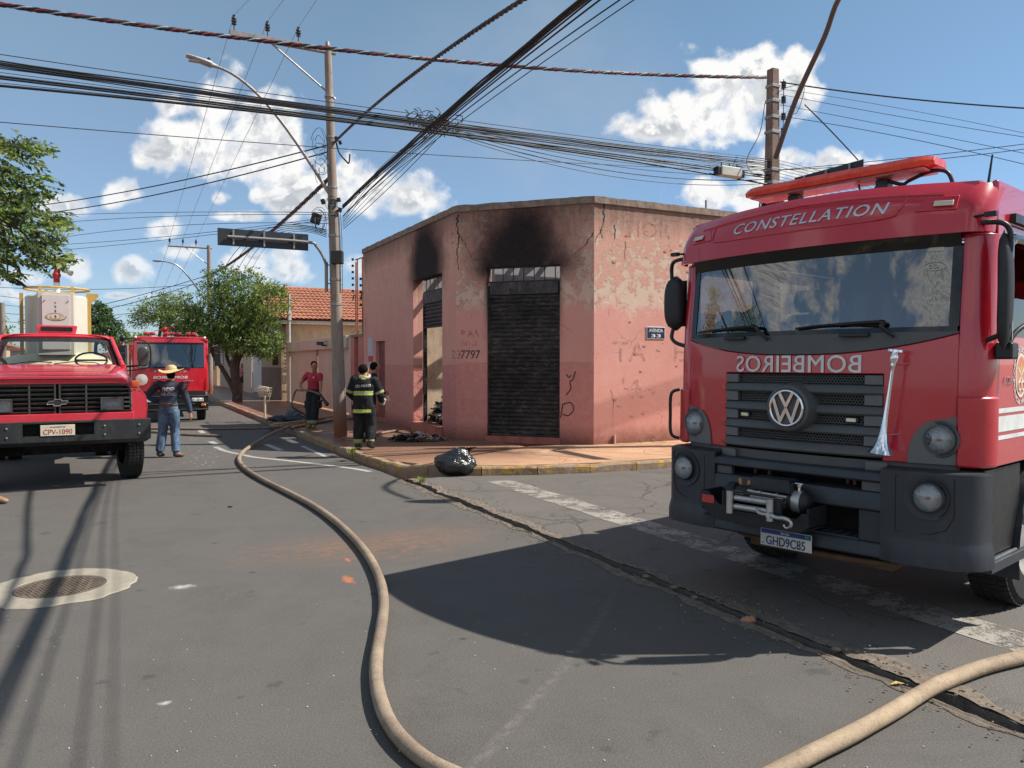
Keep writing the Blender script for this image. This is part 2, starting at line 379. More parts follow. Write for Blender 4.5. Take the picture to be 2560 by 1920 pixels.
# gutter slot: crumbled lips either side, dark bottom with grit
g = G(); g.box(3.9, 4.25, -14, 11.9, -.16, -.105); tag(g.build('gutter_bottom', mat('gutter_dirt', (.06, .046, .038), .95, bmp=.8, bscale=30, var=.5), rot=(0, 0, ROT)), kind='structure')
def lip(k, base, wid, name):
    g = G(); vs = []; fs = []; n = 6
    S_ = [-14+i*.06 for i in range(int(25.8/.06)+1)]
    for i, s in enumerate(S_):
        inner = base + jag(s, 1 if k < 0 else 5, .03 if k < 0 else .045)
        w = wid*(.55+.9*abs(mnoise.noise(Vector((s*.8, k*7, 2))))*1.5) + .05*mnoise.noise(Vector((s*5, k, 4)))
        for j in range(n):
            f = j/(n-1); zz = .006 + .014*(1-f)*(mnoise.noise(Vector((s*9, f*6, k)))+.3) + .012*abs(mnoise.noise(Vector((s*25, f*17, k*3))))*(1-f)
            if j == n-1: zz = .0035
            vs.append((inner + k*f*w + k*.003, s, zz))
    for i in range(len(S_)-1):
        for j in range(n-1): fs.append((i*n+j, i*n+j+1, (i+1)*n+j+1, (i+1)*n+j))
    g.add(vs, fs); tag(g.build(name, M_GROUT, rot=(0, 0, ROT)), kind='structure')
lip(-1, GRV0, .10, 'gutter_edge'); lip(1, GRV1, .19, 'gutter_edge')
g = G()                              # grit and chips spilled along the slot
rr = random.Random(3)
for i in range(1500):
    s = rr.uniform(-4, 11.6); side = rr.choice((-1, 1)); o_ = 4.03 + side*(.05+abs(rr.gauss(0, .16))); a = rr.uniform(.003, .011)*(1.6 if rr.random() < .06 else 1)
    g.ball((o_, s, a*.5+.012 if abs(o_-4.03) > .06 else -.09), (a, a*rr.uniform(.6, 1.2), a*.6), 5, 3)
tag(g.build('gravel', mat('grit', (.2, .15, .11), .9, var=.5, scale=40), rot=(0, 0, ROT)), kind='stuff')
# painted lines ------------------------------------------------
def paint(name, col, amt, sc=3.):
    m, t, p, o = newmat(name); c = t.obj()
    n = t.noise(c, sc, 8, .78); n2 = t.noise(c, 60, 4, .8)
    k = t.m('ADD', n, t.m('MULTIPLY', t.m('SUBTRACT', n2, .5), .45))
    a = t.mr(k, amt, amt+.10)
    t.l.new(t.mix(t.mr(t.noise(c, 1.5, 5), .3, .7), col, tuple(q*.62 for q in col)), p.inputs['Base Color']); p.inputs['Roughness'].default_value = .7
    tr = t.node('ShaderNodeBsdfTransparent'); mx = t.node('ShaderNodeMixShader', {0: a, 1: tr.outputs[0], 2: p.outputs[0]})
    t.l.new(mx.outputs[0], o.inputs[0]); return m
M_LINE = paint('worn_white_road_paint', (.38, .35, .31), .43); M_LINE2 = paint('white_road_paint', (.42, .41, .39), .32)
g = G()
for i in range(60):
    s0 = 11.0-i*.3; f = lambda s, e: 5.10+e*.42+.04*mnoise.noise(Vector((s*2, e, 0)))+.01*mnoise.noise(Vector((s*14, e, 5)))
    s1 = s0-.3; g.add([(f(s0, 0), s0, .004), (f(s0, 1), s0, .004), (f(s1, 1), s1, .004), (f(s1, 0), s1, .004)], [(0, 1, 2, 3)])
tag(g.build('stop_line', M_LINE, rot=(0, 0, ROT)), kind='structure')
def strip(pts, w, name='lane_line'):
    P = smoothpath(pts, 6); g = G(); vs = []
    for i, p in enumerate(P):
        t = (P[min(i+1, len(P)-1)]-P[max(i-1, 0)]).normalized(); nn = Vector((-t.y, t.x, 0))*w/2
        vs += [(p.x+nn.x, p.y+nn.y, .004), (p.x-nn.x, p.y-nn.y, .004)]
    g.add(vs, [(2*i, 2*i+1, 2*i+3, 2*i+2) for i in range(len(P)-1)]); tag(g.build(name, M_LINE2), kind='structure')
Z3 = lambda x, y: (x*.36163, 640+y*.36167); Z4 = lambda x, y: (640+x*.36173, 640+y*.36167)
strip([G_(*Z3(1488, 1320)), G_(*Z3(1560, 1350)), G_(*Z3(1700, 1380)), G_(*Z4(0, 1393)), G_(*Z4(300, 1425)), G_(*Z4(640, 1466)), G_(*Z4(790, 1492))], .12)
for a, b in (((1382, 1207), (1405, 1225)), ((1455, 1283), (1500, 1304)), ((1838, 1302), (1945, 1345))):
    strip([G_(*Z3(*a)), G_(*Z3(*b))], .14, 'lane_dash')
strip([G_(*Z4(320, 1315)), G_(*Z4(490, 1392))], .1)
# kerb: stones set end to end, yellow paint flaking on the corner -----------
KP = [(3.98, 70), (3.98, 40), (3.98, 30), (3.98, 22), (3.98, 16), (4.0, 13.6), (4.12, 12.75), (4.7, 12.0), (5.7, 11.45), (7.2, 11.08), (9.2, 11.0), (12, 11.0), (20, 11.0), (45, 11.0)]
def kpath(pts, step=.9):
    P = smoothpath([Vector((a, b, 0)) for a, b in pts], 40); out = [P[0]]; acc = 0
    for i in range(1, len(P)):
        acc += (P[i]-P[i-1]).length
        if acc >= step: out.append(P[i]); acc = 0
    return out
def kerbmat():
    m, t, p, o = newmat('kerb_concrete'); c = t.obj(); X, Y, Z = t.sep(c)[0:3]
    n = t.noise(c, 7, 7, .72); big = t.noise(c, 1.1, 4, .6)
    col = t.mix(t.mr(n, .35, .7), (.19, .125, .085), (.33, .25, .185)); col = t.mix(t.m('MULTIPLY', t.mr(big, .5, .7), .6), col, (.09, .06, .045))
    yel = t.mr(t.m('ADD', n, t.m('MULTIPLY', t.noise(c, 30, 4, .8), .35)), .60, .68, 1., 0.)
    msk = t.m('MULTIPLY', t.mr(Y, 19.5, 18.), t.mr(X, 16, 15)); up = t.mr(t.m('ADD', Z, t.m('MULTIPLY', big, .08)), .055, .085)
    col = t.mix(t.m('MULTIPLY', t.m('MULTIPLY', yel, msk), t.m('MULTIPLY', up, t.mr(big, .36, .5, .25, 1.))), col, (.42, .25, .06))
    t.l.new(col, p.inputs['Base Color']); p.inputs['Roughness'].default_value = .9; bump(t, p, n, .9, .02); return m
M_KERB = kerbmat()
kr = thing('kerb', None, None); del_ = None
kr.rotation_euler = (0, 0, ROT); kr['kind'] = 'structure'
P = kpath(KP); krnd = random.Random(5)
KERB_IN = []
for i in range(len(P)-1):
    a, b = P[i], P[i+1]; t_ = (b-a).normalized(); nn = Vector((-t_.y, t_.x, 0)); L = (b-a).length
    if i == 0: KERB_IN.append(a+nn*.15)
    KERB_IN.append(b+nn*.15)
    if (a-Vector((6, 12, 0))).length > 34: 
        if i % 2: continue
    g = G(); n = 6; rings = []; dz = krnd.uniform(-.008, .006); broken = (abs(a.x-4.1) < .25 and 11.9 < a.y < 13.2)
    for k in range(n+1):
        f = k/n; q = a + t_*(.008+(L-.016)*f); jz = .012*mnoise.noise(Vector((q.x*5, q.y*5, 1))); jn = .018*mnoise.noise(Vector((q.x*6, q.y*6, 7)))
        top = .148+dz+jz-(.03*max(0, mnoise.noise(Vector((q.x*2.2, q.y*2.2, 3)))) )-(.035 if broken and 1 < k < 4 else 0)
        rings.append([q+nn*(jn)+Vector((0, 0, -.12)), q+nn*(jn+.01)+Vector((0, 0, top-.03)), q+nn*(jn+.035)+Vector((0, 0, top)), q+nn*.16+Vector((0, 0, top+.002)), q+nn*.16+Vector((0, 0, -.12))])
    g.loft(rings); g.build('kerb_stone', M_KERB, kr)
# pavement ------------------------------------------------------
def pavemat():
    m, t, p, o = newmat('red_stained_concrete'); c = t.obj(); X, Y, Z = t.sep(c)[0:3]
    n = t.noise(c, 1.3, 6, .7, .4); f = t.noise(c, 28, 6, .75); ln = t.noise(t.mul(c, (.5, 2.5, 1)), 2.2, 5, .7)
    col = t.mix(t.mr(n, .3, .7), (.36, .185, .10), (.49, .29, .17)); col = t.mix(t.m('MULTIPLY', t.mr(f, .4, .75), .45), col, (.56, .40, .27))
    col = t.mix(t.m('MULTIPLY', t.mr(ln, .5, .7), .35), col, (.25, .115, .065))
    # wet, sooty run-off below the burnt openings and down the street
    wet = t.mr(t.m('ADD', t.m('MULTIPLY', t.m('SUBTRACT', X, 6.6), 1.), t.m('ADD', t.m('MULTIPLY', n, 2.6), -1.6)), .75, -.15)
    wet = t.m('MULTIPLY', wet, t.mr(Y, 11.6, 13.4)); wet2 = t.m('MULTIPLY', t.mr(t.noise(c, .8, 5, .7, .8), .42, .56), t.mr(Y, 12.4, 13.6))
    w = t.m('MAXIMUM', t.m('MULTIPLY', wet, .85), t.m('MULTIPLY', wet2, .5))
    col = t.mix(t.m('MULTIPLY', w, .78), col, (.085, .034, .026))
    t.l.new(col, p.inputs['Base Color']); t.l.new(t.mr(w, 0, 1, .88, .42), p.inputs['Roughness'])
    # saw-cut joints
    def joint(v, per, off):
        q = t.m('ABSOLUTE', t.m('SUBTRACT', t.m('FRACT', t.m('DIVIDE', t.m('ADD', v, off), per)), .5)); return t.mr(q, .5-.006, .5)
    w2 = t.v('ADD', c, t.v('SCALE', t.node('ShaderNodeTexNoise', {'Vector': c, 'Scale': 3., 'Detail': 4.}).outputs['Color'], sc=.3))
    ck = t.mr(t.voro(w2, .5, 'DISTANCE_TO_EDGE'), .010, .002)
    bump(t, p, t.m('SUBTRACT', t.m('ADD', f, n), t.m('MULTIPLY', ck, 3.)), .5, .008)
    return m
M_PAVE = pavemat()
WL = 6.67   # building line offset
def fill(poly, z, th, name, mt):
    bm = bmesh.new(); V = [bm.verts.new((a, b, z)) for a, b in poly]; bm.faces.new(V)
    bmesh.ops.triangulate(bm, faces=bm.faces[:]); me = bpy.data.meshes.new(name); bm.to_mesh(me); bm.free(); me.materials.append(mt)
    o = bpy.data.objects.new(name, me); COL.objects.link(o); o.rotation_euler = (0, 0, ROT); return tag(o, kind='structure')
# slabs of the pavement, laid as separate pours with joints
pv = thing('pavement', None, None); pv.rotation_euler = (0, 0, ROT); pv['kind'] = 'structure'
KI = [(q.x, q.y) for q in KERB_IN]
def k_o(s):      # inner kerb offset at given s on the street side
    best = None
    for (a, b), (c, d) in zip(KI, KI[1:]):
        if (b-s)*(d-s) <= 0 and b != d: f = (s-b)/(d-b); return a+(c-a)*f
    return 4.13
def k_s(o_):
    for (a, b), (c, d) in zip(KI, KI[1:]):
        if (a-o_)*(c-o_) <= 0 and a != c: f = (o_-a)/(c-a); return b+(d-b)*f
    return 11.15
prn = random.Random(8)
def slab(poly, lift=0.):
    n = len(poly); cx = sum(a for a, b in poly)/n; cy = sum(b for a, b in poly)/n
    sh = [(a+(cx-a)*.004/max(.3, abs(cx-a)), b+(cy-b)*.004/max(.3, abs(cy-b))) for a, b in poly]
    z = .15+prn.uniform(-.004, .003)+lift
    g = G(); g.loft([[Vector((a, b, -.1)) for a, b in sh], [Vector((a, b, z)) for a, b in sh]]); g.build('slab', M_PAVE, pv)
s0 = 16.0
for i in range(28):
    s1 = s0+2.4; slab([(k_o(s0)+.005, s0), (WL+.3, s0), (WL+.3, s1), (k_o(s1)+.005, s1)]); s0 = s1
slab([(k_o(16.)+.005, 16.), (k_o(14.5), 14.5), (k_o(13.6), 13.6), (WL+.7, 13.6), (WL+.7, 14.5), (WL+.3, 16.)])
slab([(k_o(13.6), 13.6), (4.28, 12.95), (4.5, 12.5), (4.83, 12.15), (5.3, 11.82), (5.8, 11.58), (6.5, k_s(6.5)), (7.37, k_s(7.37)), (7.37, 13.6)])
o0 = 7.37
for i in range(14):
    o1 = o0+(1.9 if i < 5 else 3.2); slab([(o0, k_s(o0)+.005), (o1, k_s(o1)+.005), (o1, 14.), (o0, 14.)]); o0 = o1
# opposite pavement on the left
g = G(); g.box(-6.25, -6.1, 11.2, 120, -.1, .15); tag(g.build('kerb_left', M_KERB, rot=(0, 0, ROT)), kind='structure')
g = G(); g.box(-9.2, -6.25, 11.2, 120, -.1, .148); tag(g.build('pavement_left', M_PAVE, rot=(0, 0, ROT)), kind='structure')
# ============================================================ burnt corner building
PA = Vector((-1.226, 17.2, 0)); PB = Vector((1.70, 16.2, 0))
HB = 5.30; CAPH = .14
def plaster(name, kind):
    m, t, p, o = newmat(name); c = t.obj(); X, Y, Z = t.sep(c)[0:3]
    big = t.noise(c, .7, 6, .65, .3); med = t.noise(c, 4.6, 10, .76, .15); fine = t.noise(c, 38, 5, .75)
    rag = t.noise(c, 1.6, 4, .6)
    streak = t.noise(t.mul(c, (3.2, 3, .35)), 1.6, 7, .7)
    pink = t.mix(t.mr(big, .3, .7), (.63, .29, .24), (.70, .36, .30))
    old = t.mix(t.mr(med, .35, .65), (.63, .30, .235), (.69, .44, .34))
    edge = t.m('ADD', Z, t.m('MULTIPLY', t.m('SUBTRACT', rag, .5), .35))
    upz = {'centre': 3.1, 'right': 3.08, 'left': 3.55}[kind]
    up = t.mr(edge, upz-.02, upz+.02) if kind != 'left' else t.mr(edge, upz-.6, upz+.6)
    col = t.mix(up, pink, old)
    # pale plaster where layers of paint have flaked off
    pl = t.mr(t.m('ADD', med, t.m('MULTIPLY', big, .35)), .69, .715)
    bias = t.mr(t.m('ADD', Z, t.m('MULTIPLY', t.m('SUBTRACT', big, .5), 2.5)), 2.85, 3.3) if kind != 'left' else t.mr(Z, 1.9, 3.2)
    near = t.mr(t.m('ABSOLUTE', t.m('SUBTRACT', edge, 3.25)), .5, .0)
    pl2 = t.mr(t.m('ADD', med, t.m('ADD', t.m('MULTIPLY', big, .3), t.m('MULTIPLY', near, .085))), .665, .685)
    flake = t.m('MULTIPLY', t.m('MAXIMUM', pl, pl2), bias)
    flake = t.m('MULTIPLY', flake, {'centre': .7, 'right': .8, 'left': .45}[kind])
    if kind == 'left':
        flake = t.m('MULTIPLY', t.mr(streak, .52, .66), t.m('MULTIPLY', bias, .6))
    col = t.mix(flake, col, (.64, .50, .40))
    # bare grey/brown patches high up, stains from the parapet
    gr = t.m('MULTIPLY', t.mr(t.noise(t.v('ADD', c, (7, 3, 5)), 2.1, 8, .75, .6), .60, .68), t.mr(Z, 2.9, 4.6, .0, .85))
    col = t.mix(gr, col, (.24, .155, .115))
    par = t.m('MULTIPLY', t.mr(t.m('ADD', Z, t.m('MULTIPLY', streak, .9)), 4.95, 5.6), .85); col = t.mix(par, col, (.20, .13, .105))
    drip = t.m('MULTIPLY', t.mr(streak, .57, .72), t.mr(Z, 2.5, 5.3, .08, .5)); col = t.mix(drip, col, (.26, .105, .08))
    # rough darker dado
    dz = {'centre': 1.87, 'left': 1.82, 'right': -1.}[kind]
    if kind != 'right':
        dado = t.mr(t.m('ADD', Z, t.m('MULTIPLY', fine, .015)), dz+.015, dz-.005)
        col = t.mix(dado, col, t.mix(t.mr(med, .35, .65), (.56, .225, .19), (.64, .295, .25)))
        wv = t.noise(t.mul(c, (1, 1, 1.3)), 9, 5, .6, .5)
        h = t.m('ADD', t.m('MULTIPLY', t.m('MULTIPLY', wv, dado), 1.7), t.m('MULTIPLY', fine, .25))
    else:
        dado = t.mr(Z, 1.45, .9); col = t.mix(t.m('MULTIPLY', dado, .35), col, (.56, .21, .165))
        h = t.m('ADD', t.m('MULTIPLY', med, .5), t.m('MULTIPLY', fine, .25))
    # damp and splashed dirt at the foot
    ft = t.m('MULTIPLY', t.mr(t.m('ADD', Z, t.m('MULTIPLY', med, -.55)), .28, -.08), .8); col = t.mix(ft, col, (.17, .07, .05))
    # brick red showing at chips
    chip = t.mr(t.noise(t.v('ADD', c, (2, 8, 1)), 6, 6, .7), .705, .72); col = t.mix(t.m('MULTIPLY', chip, .8), col, (.27, .085, .055))
    # cracks
    w = t.v('ADD', c, t.v('SCALE', t.node('ShaderNodeTexNoise', {'Vector': c, 'Scale': 2.5, 'Detail': 5.}).outputs['Color'], sc=.5))
    ck = t.m('MULTIPLY', t.mr(t.voro(w, .8, 'DISTANCE_TO_EDGE'), .005, .001), t.mr(Z, 2.0, 4.2, .15 if kind != 'right' else .5, .9))
    ck = t.m('MULTIPLY', ck, t.mr(t.noise(c, 1.1, 3), .54, .62)); col = t.mix(t.m('MULTIPLY', ck, .7), col, (.10, .06, .05))
    # soot licking up from the openings
    soot = {'centre': [((1.45, 0, 4.2), (1.0, 1, .95), 1.15), ((1.55, 0, 4.6), (.75, 1, .7), 1.), ((.8, 0, 3.9), (.5, 1, .7), .85), ((2.2, 0, 3.9), (.6, 1, .6), .75)],
            'left': [((5.4, 0, 4.2), (1.05, 1, .95), 1.25), ((5.3, 0, 4.6), (.8, 1, .7), 1.1)], 'right': []}[kind]
    tot = None
    for cc, rr, am in soot:
        k = t.m('MULTIPLY', t.mr(t.m('ADD', t.blob(c, cc, rr), t.m('MULTIPLY', t.m('SUBTRACT', t.noise(c, 3.2, 5, .6, .5), .5), .5)), 1.5, .1), am)
        tot = k if tot is None else t.m('MAXIMUM', tot, k)
    if tot is not None:
        above = t.mr(Z, 3.3, 3.9); tot = t.m('MULTIPLY', tot, above)
        side = None
        if kind == 'centre':    # thin scorched margins beside the shutter
            dx = t.m('ABSOLUTE', t.m('SUBTRACT', X, 1.53)); k = t.m('MULTIPLY', t.mr(t.m('ADD', dx, t.m('MULTIPLY', fine, .08)), .98, .80), t.m('MULTIPLY', t.mr(Z, 1.8, 3.5, .0, .8), t.mr(Z, 4.05, 3.9))); tot = t.m('MAXIMUM', tot, k)
        tot = t.mr(tot, 0, 1.); col = t.mix(t.m('MULTIPLY', t.mr(tot, 0., .5), .55), col, (.14, .06, .05)); col = t.mix(t.m('MULTIPLY', t.mr(tot, .12, .85, smooth=True), .97), col, (.020, .017, .018))
    t.l.new(col, p.inputs['Base Color']); p.inputs['Roughness'].default_value = .9; p.inputs['Specular IOR Level'].default_value = .25
    h = t.m('ADD', h, t.m('MULTIPLY', flake, -.55)); h = t.m('SUBTRACT', h, t.m('MULTIPLY', ck, 1.5))
    bump(t, p, h, .8, .02); return m
M_PC, M_PR, M_PL = plaster('pink_plaster_corner', 'centre'), plaster('pink_plaster_sunny_side', 'right'), plaster('pink_plaster_street_side', 'left')
M_CAP = mat('weathered_parapet', (.27, .20, .155), .95, scale=5, var=.35, bmp=.9, bscale=25, dirt=(.07, .055, .05), dirt_amt=.75)
M_CREAM = mat('old_cream_plaster', (.52, .41, .29), .92, scale=2.5, var=.18, bmp=.4, bscale=15, dirt=(.16, .12, .09), dirt_amt=.6)
M_SOOT = mat('charred', (.028, .025, .026), .8, scale=12, var=.5, bmp=.6, bscale=30, dirt=(.10, .09, .085), dirt_amt=.6)
def burntmetal():
    m, t, p, o = newmat('burnt_shutter_steel'); c = t.obj()
    n = t.noise(t.mul(c, (1, 1, 2.2)), 5.5, 8, .75, .6); f = t.noise(t.mul(c, (2, 2, 9)), 9, 5, .7); b = t.noise(c, 1.1, 4)
    k = t.mr(t.m('ADD', t.m('MULTIPLY', n, .6), t.m('MULTIPLY', f, .4)), .50, .60)
    col = t.mix(t.mr(b, .35, .65), (.012, .011, .012), (.035, .031, .03)); col = t.mix(t.m('MULTIPLY', k, t.mr(b, .3, .7, .3, .9)), col, (.16, .14, .128))
    t.l.new(col, p.inputs['Base Color']); t.l.new(t.mr(k, 0, 1, .55, .85), p.inputs['Roughness']); p.inputs['Metallic'].default_value = .1; p.inputs['Specular IOR Level'].default_value = .25
    bump(t, p, n, .5, .01); return m
M_BURN = burntmetal()
def wallgeo(L, holes, z1=HB-CAPH, th=.25, z0=.0, x0=0.):
    # holes: (xa, xb, za, zb), sorted by xa
    g = G(); x = x0
    for xa, xb, za, zb in holes:
        g.box(x, xa, 0, th, z0, z1); g.box(xa, xb, 0, th, z0, za); g.box(xa, xb, 0, th, zb, z1); x = xb
    g.box(x, L, 0, th, z0, z1); return g
bld = thing('corner_building', 'burnt pink corner building with peeling plaster, soot above its openings and a black roller shutter', 'building', PA)
bld.location = (PA.x, PA.y, 0)
def frm(P0, P1): d = P1-P0; return math.atan2(d.y, d.x)
aC = frm(PA, PB); LC = (PB-PA).length
aR = ROT; aL = frm(PA, PA+Vector((-.45, .893, 0)))
rel = lambda P: (P.x-PA.x, P.y-PA.y, 0)
# left wall runs from far end D to A so that its outside faces the street (local y = inwards)
LL = 7.3; PD = PA + Vector((-SX, CX, 0))*LL
HC = (.72, 2.36, .27, 3.93)
wc = wallgeo(LC, [HC]).build('front_wall', M_PC, bld, rot=(0, 0, aC)); wc['label'] = 'corner wall with the shutter'
HLs = [(LL-6.04, LL-5.17, .30, 2.48), (LL-2.81, LL-.84, .38, 3.93)]
def mirx(cs): return cs
aL2 = frm(PD, PA)
# left-wall materials use distance from A, so build it with x = LL - t mapped by a material of its own
wl = wallgeo(LL, HLs).build('front_wall', M_PL, bld, loc=rel(PD), rot=(0, 0, aL2)); wl['label'] = 'street side wall'
wr = wallgeo(9.2, []).build('front_wall', M_PR, bld, loc=rel(PB), rot=(0, 0, aR)); wr['label'] = 'sunlit side wall with faded lettering'
# parapet cap, slightly broken
def cap(L, loc, rot, n):
    g = G(); vs = []; N = int(L/.12)
    rings = []
    for i in range(N+1):
        x = -.02+(L+.04)*i/N; j = .018*mnoise.noise(Vector((x*3, n, 0)))+.01*mnoise.noise(Vector((x*11, n, 4))); j2 = .008*mnoise.noise(Vector((x*7, n, 9)))
        rings.append([Vector((x, -.035+j2, HB-CAPH)), Vector((x, .29, HB-CAPH)), Vector((x, .29, HB+j)), Vector((x, -.03+j2, HB+j))])
    g.loft(rings); g.build('parapet_cap', M_CAP, bld, loc=loc, rot=rot)
cap(LC, (0, 0, 0), (0, 0, aC), 1); cap(LL, rel(PD), (0, 0, aL2), 2); cap(9.2, rel(PB), (0, 0, aR), 3)
# projecting fillet under the cap, crack at the corner, corner bead
def crack(wallrot, loc, pts, w=.012, par=bld):
    g = G(); P = []
    rn = random.Random(len(pts)*7+int(pts[0][0]*100))
    for (xa, za), (xb, zb) in zip(pts, pts[1:]):
        for k in range(6): f = k/6; P.append((xa+(xb-xa)*f+rn.uniform(-.018, .018), za+(zb-za)*f))
    P.append(pts[-1]); vs = []; n = len(P)
    for i, (x, z) in enumerate(P):
        ww = w*(1-.75*i/n)*rn.uniform(.6, 1.4); vs += [(x-ww, -.0035, z), (x+ww, -.0035, z)]
    g.add(vs, [(2*i, 2*i+1, 2*i+3, 2*i+2) for i in range(n-1)]); g.build('crack', mat('crack_dark', (.035, .025, .022), .95), par, rot=(0, 0, wallrot), loc=loc, fix=False)
crack(aR, rel(PB), [(.27, 5.30), (.22, 5.0), (.25, 4.85), (.16, 4.6), (.2, 4.45)], .02)
crack(aR, rel(PB), [(.2, 4.62), (.08, 4.5), (.01, 4.35)], .012); crack(aC, (0, 0, 0), [(LC-.01, 4.55), (LC-.2, 4.3), (LC-.45, 4.1), (LC-.62, 4.12)], .012)
crack(aC, (0, 0, 0), [(.05, 5.1), (.02, 4.9), (.07, 4.6), (.02, 4.3), (.05, 3.9)], .02); crack(aC, (0, 0, 0), [(.05, 4.7), (.22, 4.45), (.36, 4.15)], .010)
crack(aL2, rel(PD), [(.34, 5.0), (.3, 4.7), (.36, 4.3)], .02); crack(aL2, rel(PD), [(.25, 3.2), (.2, 2.9), (.3, 2.6)], .012)
crack(aR, rel(PB), [(.5, 4.75), (.52, 4.45), (.78, 4.42), (.77, 4.05)], .012); crack(aR, rel(PB), [(.42, 1.3), (.5, 1.0), (.46, .5)], .004)
# fallen plaster scars standing proud: chips of render
cr = random.Random(4); g = G()
for i in range(46):
    x = cr.uniform(.3, 3.2); z = cr.uniform(.7, 4.9); a = cr.uniform(.015, .05); k = cr.randint(5, 8)
    pl = [(x+a*(1+.5*cr.random())*math.cos(6.283*j/k), z+a*(.4+.5*cr.random())*math.sin(6.283*j/k)) for j in range(k)]
    g.prism(pl, -.004-cr.random()*.008, .01, lambda q, w, d: Vector((q, d, w)))
g.build('loose_render', mat('loose_render', (.53, .27, .2), .95, scale=4, var=.3, bmp=.5), bld, loc=rel(PB), rot=(0, 0, aR))['kind'] = 'stuff'
# doorsteps
M_STEP = mat('red_washed_step', (.38, .12, .09), .85, scale=5, var=.3, bmp=.5, bscale=25, dirt=(.5, .26, .2), dirt_amt=.5)
g = G(); g.box(.69, 2.38, -.022, -.002, .12, .262); g.build('doorstep', M_STEP, bld, rot=(0, 0, aC), bevel=.008)
g = G(); g.box(LL-2.85, LL-.80, -.05, -.002, .08, .375); g.build('doorstep', M_STEP, bld, rot=(0, 0, aL2), loc=rel(PD), bevel=.008)
# roller shutters: slats one by one
def shutter(x0, x1, zlow, par, rot, loc, z_top=3.33, box=(3.33, 3.60), ytr=.09, seedk=1, zfull=.27):
    rn = random.Random(seedk); r = thing('s', None, None); r.name = 'roller_shutter'; r.parent = par; r.rotation_euler = (0, 0, rot); r.location = loc
    for k in ('label', 'category'): 
        if k in r: del r[k]
    pit = .0915; z = z_top; i = 0
    me0 = None
    while z-pit > zlow-.02:
        g = G(); b = [0, .004, .018, .024, .018, .006, 0]; zz = [0, .012, .022, .045, .070, .085, .0925]
        buck = rn.uniform(-.006, .004); rings = []
        for k in range(9):
            x = x0+(x1-x0)*k/8; w = buck*math.sin(math.pi*k/8)+.0035*mnoise.noise(Vector((x*2, i, seedk)))
            rings.append([Vector((x, ytr-.0-q+w, z-pit+h)) for q, h in zip(b, zz)]+[Vector((x, ytr+.012+w, z-pit+.0925)), Vector((x, ytr+.012+w, z-pit))])
        g.loft(rings); g.build('slat', M_BURN, r, smooth=30); z -= pit; i += 1
    g = G(); g.box(x0, x1, ytr-.03, ytr+.03, z-.05, z-.004); g.build('bottom_rail', M_BURN, r, bevel=.004)
    g = G(); g.box(x0, x1, ytr-.05, ytr+.13, box[0], box[1]-.012); g.build('shutter_box', M_SOOTM, r, bevel=.006)
    for xx in (x0-.045, x1+.002): g = G(); g.box(xx, xx+.043, ytr-.04, ytr+.06, zfull, box[0]-.003); g.build('guide_rail', M_BURN, r, bevel=.004)
    return r
M_SOOTM = mat('scorched_sheet', (.045, .041, .042), .6, scale=4, var=.5, bmp=.5, bscale=14, dirt=(.16, .145, .135), dirt_amt=.8, metal=.3)
shutter(HC[0]+.05, HC[1]-.05, .30, bld, aC, (0, 0, 0), seedk=1)
shutter(LL-2.42+.02, LL-.84-.05, 2.69, bld, aL2, rel(PD), seedk=2, z_top=3.31, box=(3.31, 3.6), ytr=.16, zfull=.38)
# transom grilles
def grille(x0, x1, y, rot, loc, nb, z0=3.6, z1=3.92):
    r = thing('transom_grille', None, None); r.parent = bld; r.rotation_euler = (0, 0, rot); r.location = loc
    g = G(); g.box(x0, x1, y-.015, y+.015, z0-.01, z0+.02); g.box(x0, x1, y-.015, y+.015, z1-.03, z1); g.build('grille_frame', M_SOOT, r)
    for i in range(nb):
        x = x0+(x1-x0)*(i+.5)/nb; g = G(); g.cyl((x, y, z0+.02), (x, y, z1-.03), .011, n=6); g.build('bar', M_SOOT, r)
grille(HC[0], HC[1], .06, aC, (0, 0, 0), 7); grille(LL-2.42, LL-.84, .16, aL2, rel(PD), 6)
# narrow boarded doorway in the street side, recessed door leaf
g = G(); g.box(LL-6.03, LL-5.18, .10, .14, .30, 2.47); g.build('door', mat('maroon_door', (.20, .055, .045), .7, scale=3, var=.3, dirt=(.08, .03, .03), bmp=.3), bld, rot=(0, 0, aL2), loc=rel(PD))
# inner rooms: cream walls, open roof with charred rafters
M_GREYW = mat('sooty_grey_plaster', (.30, .30, .30), .9, scale=1.5, var=.3, dirt=(.1, .1, .1))
inn = thing('interior', None, None); inn.parent = bld; inn.rotation_euler = (0, 0, 0)
def loc_(o, s, z=0): p = W(o, s, z); return Vector((p.x-PA.x, p.y-PA.y, z))
def ibox(o0, o1, s0, s1, z0, z1, name, mt, par=inn):
    g = G(); g.add([loc_(o, s, z) for z in (z0, z1) for s in (s0, s1) for o in (o0, o1)], [(0,2,3,1),(4,5,7,6),(0,1,5,4),(2,6,7,3),(0,4,6,2),(1,3,7,5)]); return g.build(name, mt, par)
g = G(); g.loft([[loc_(o, s, z) for o, s in ((WL+.26, 16.4), (WL+.26, 22.9), (17.4, 22.9), (17.4, 13.98), (9.1, 13.98))] for z in (.0, .25)]); g.build('inner_floor', mat('debris_floor', (.16, .12, .1), .95, var=.5, scale=3, bmp=.8, bscale=10), inn)
ibox(9.05, 17.4, 19.0, 19.15, .3, 3.0, 'inner_wall', M_CREAM); ibox(9.05, 17.4, 19.0, 19.15, 3.003, 4.6, 'inner_wall', M_GREYW)
ibox(WL+.27, 8.9, 18.9, 19.02, .3, 3.1, 'inner_wall', M_CREAM); ibox(WL+.27, 8.9, 18.9, 19.02, 3.103, 4.3, 'inner_wall', M_GREYW)
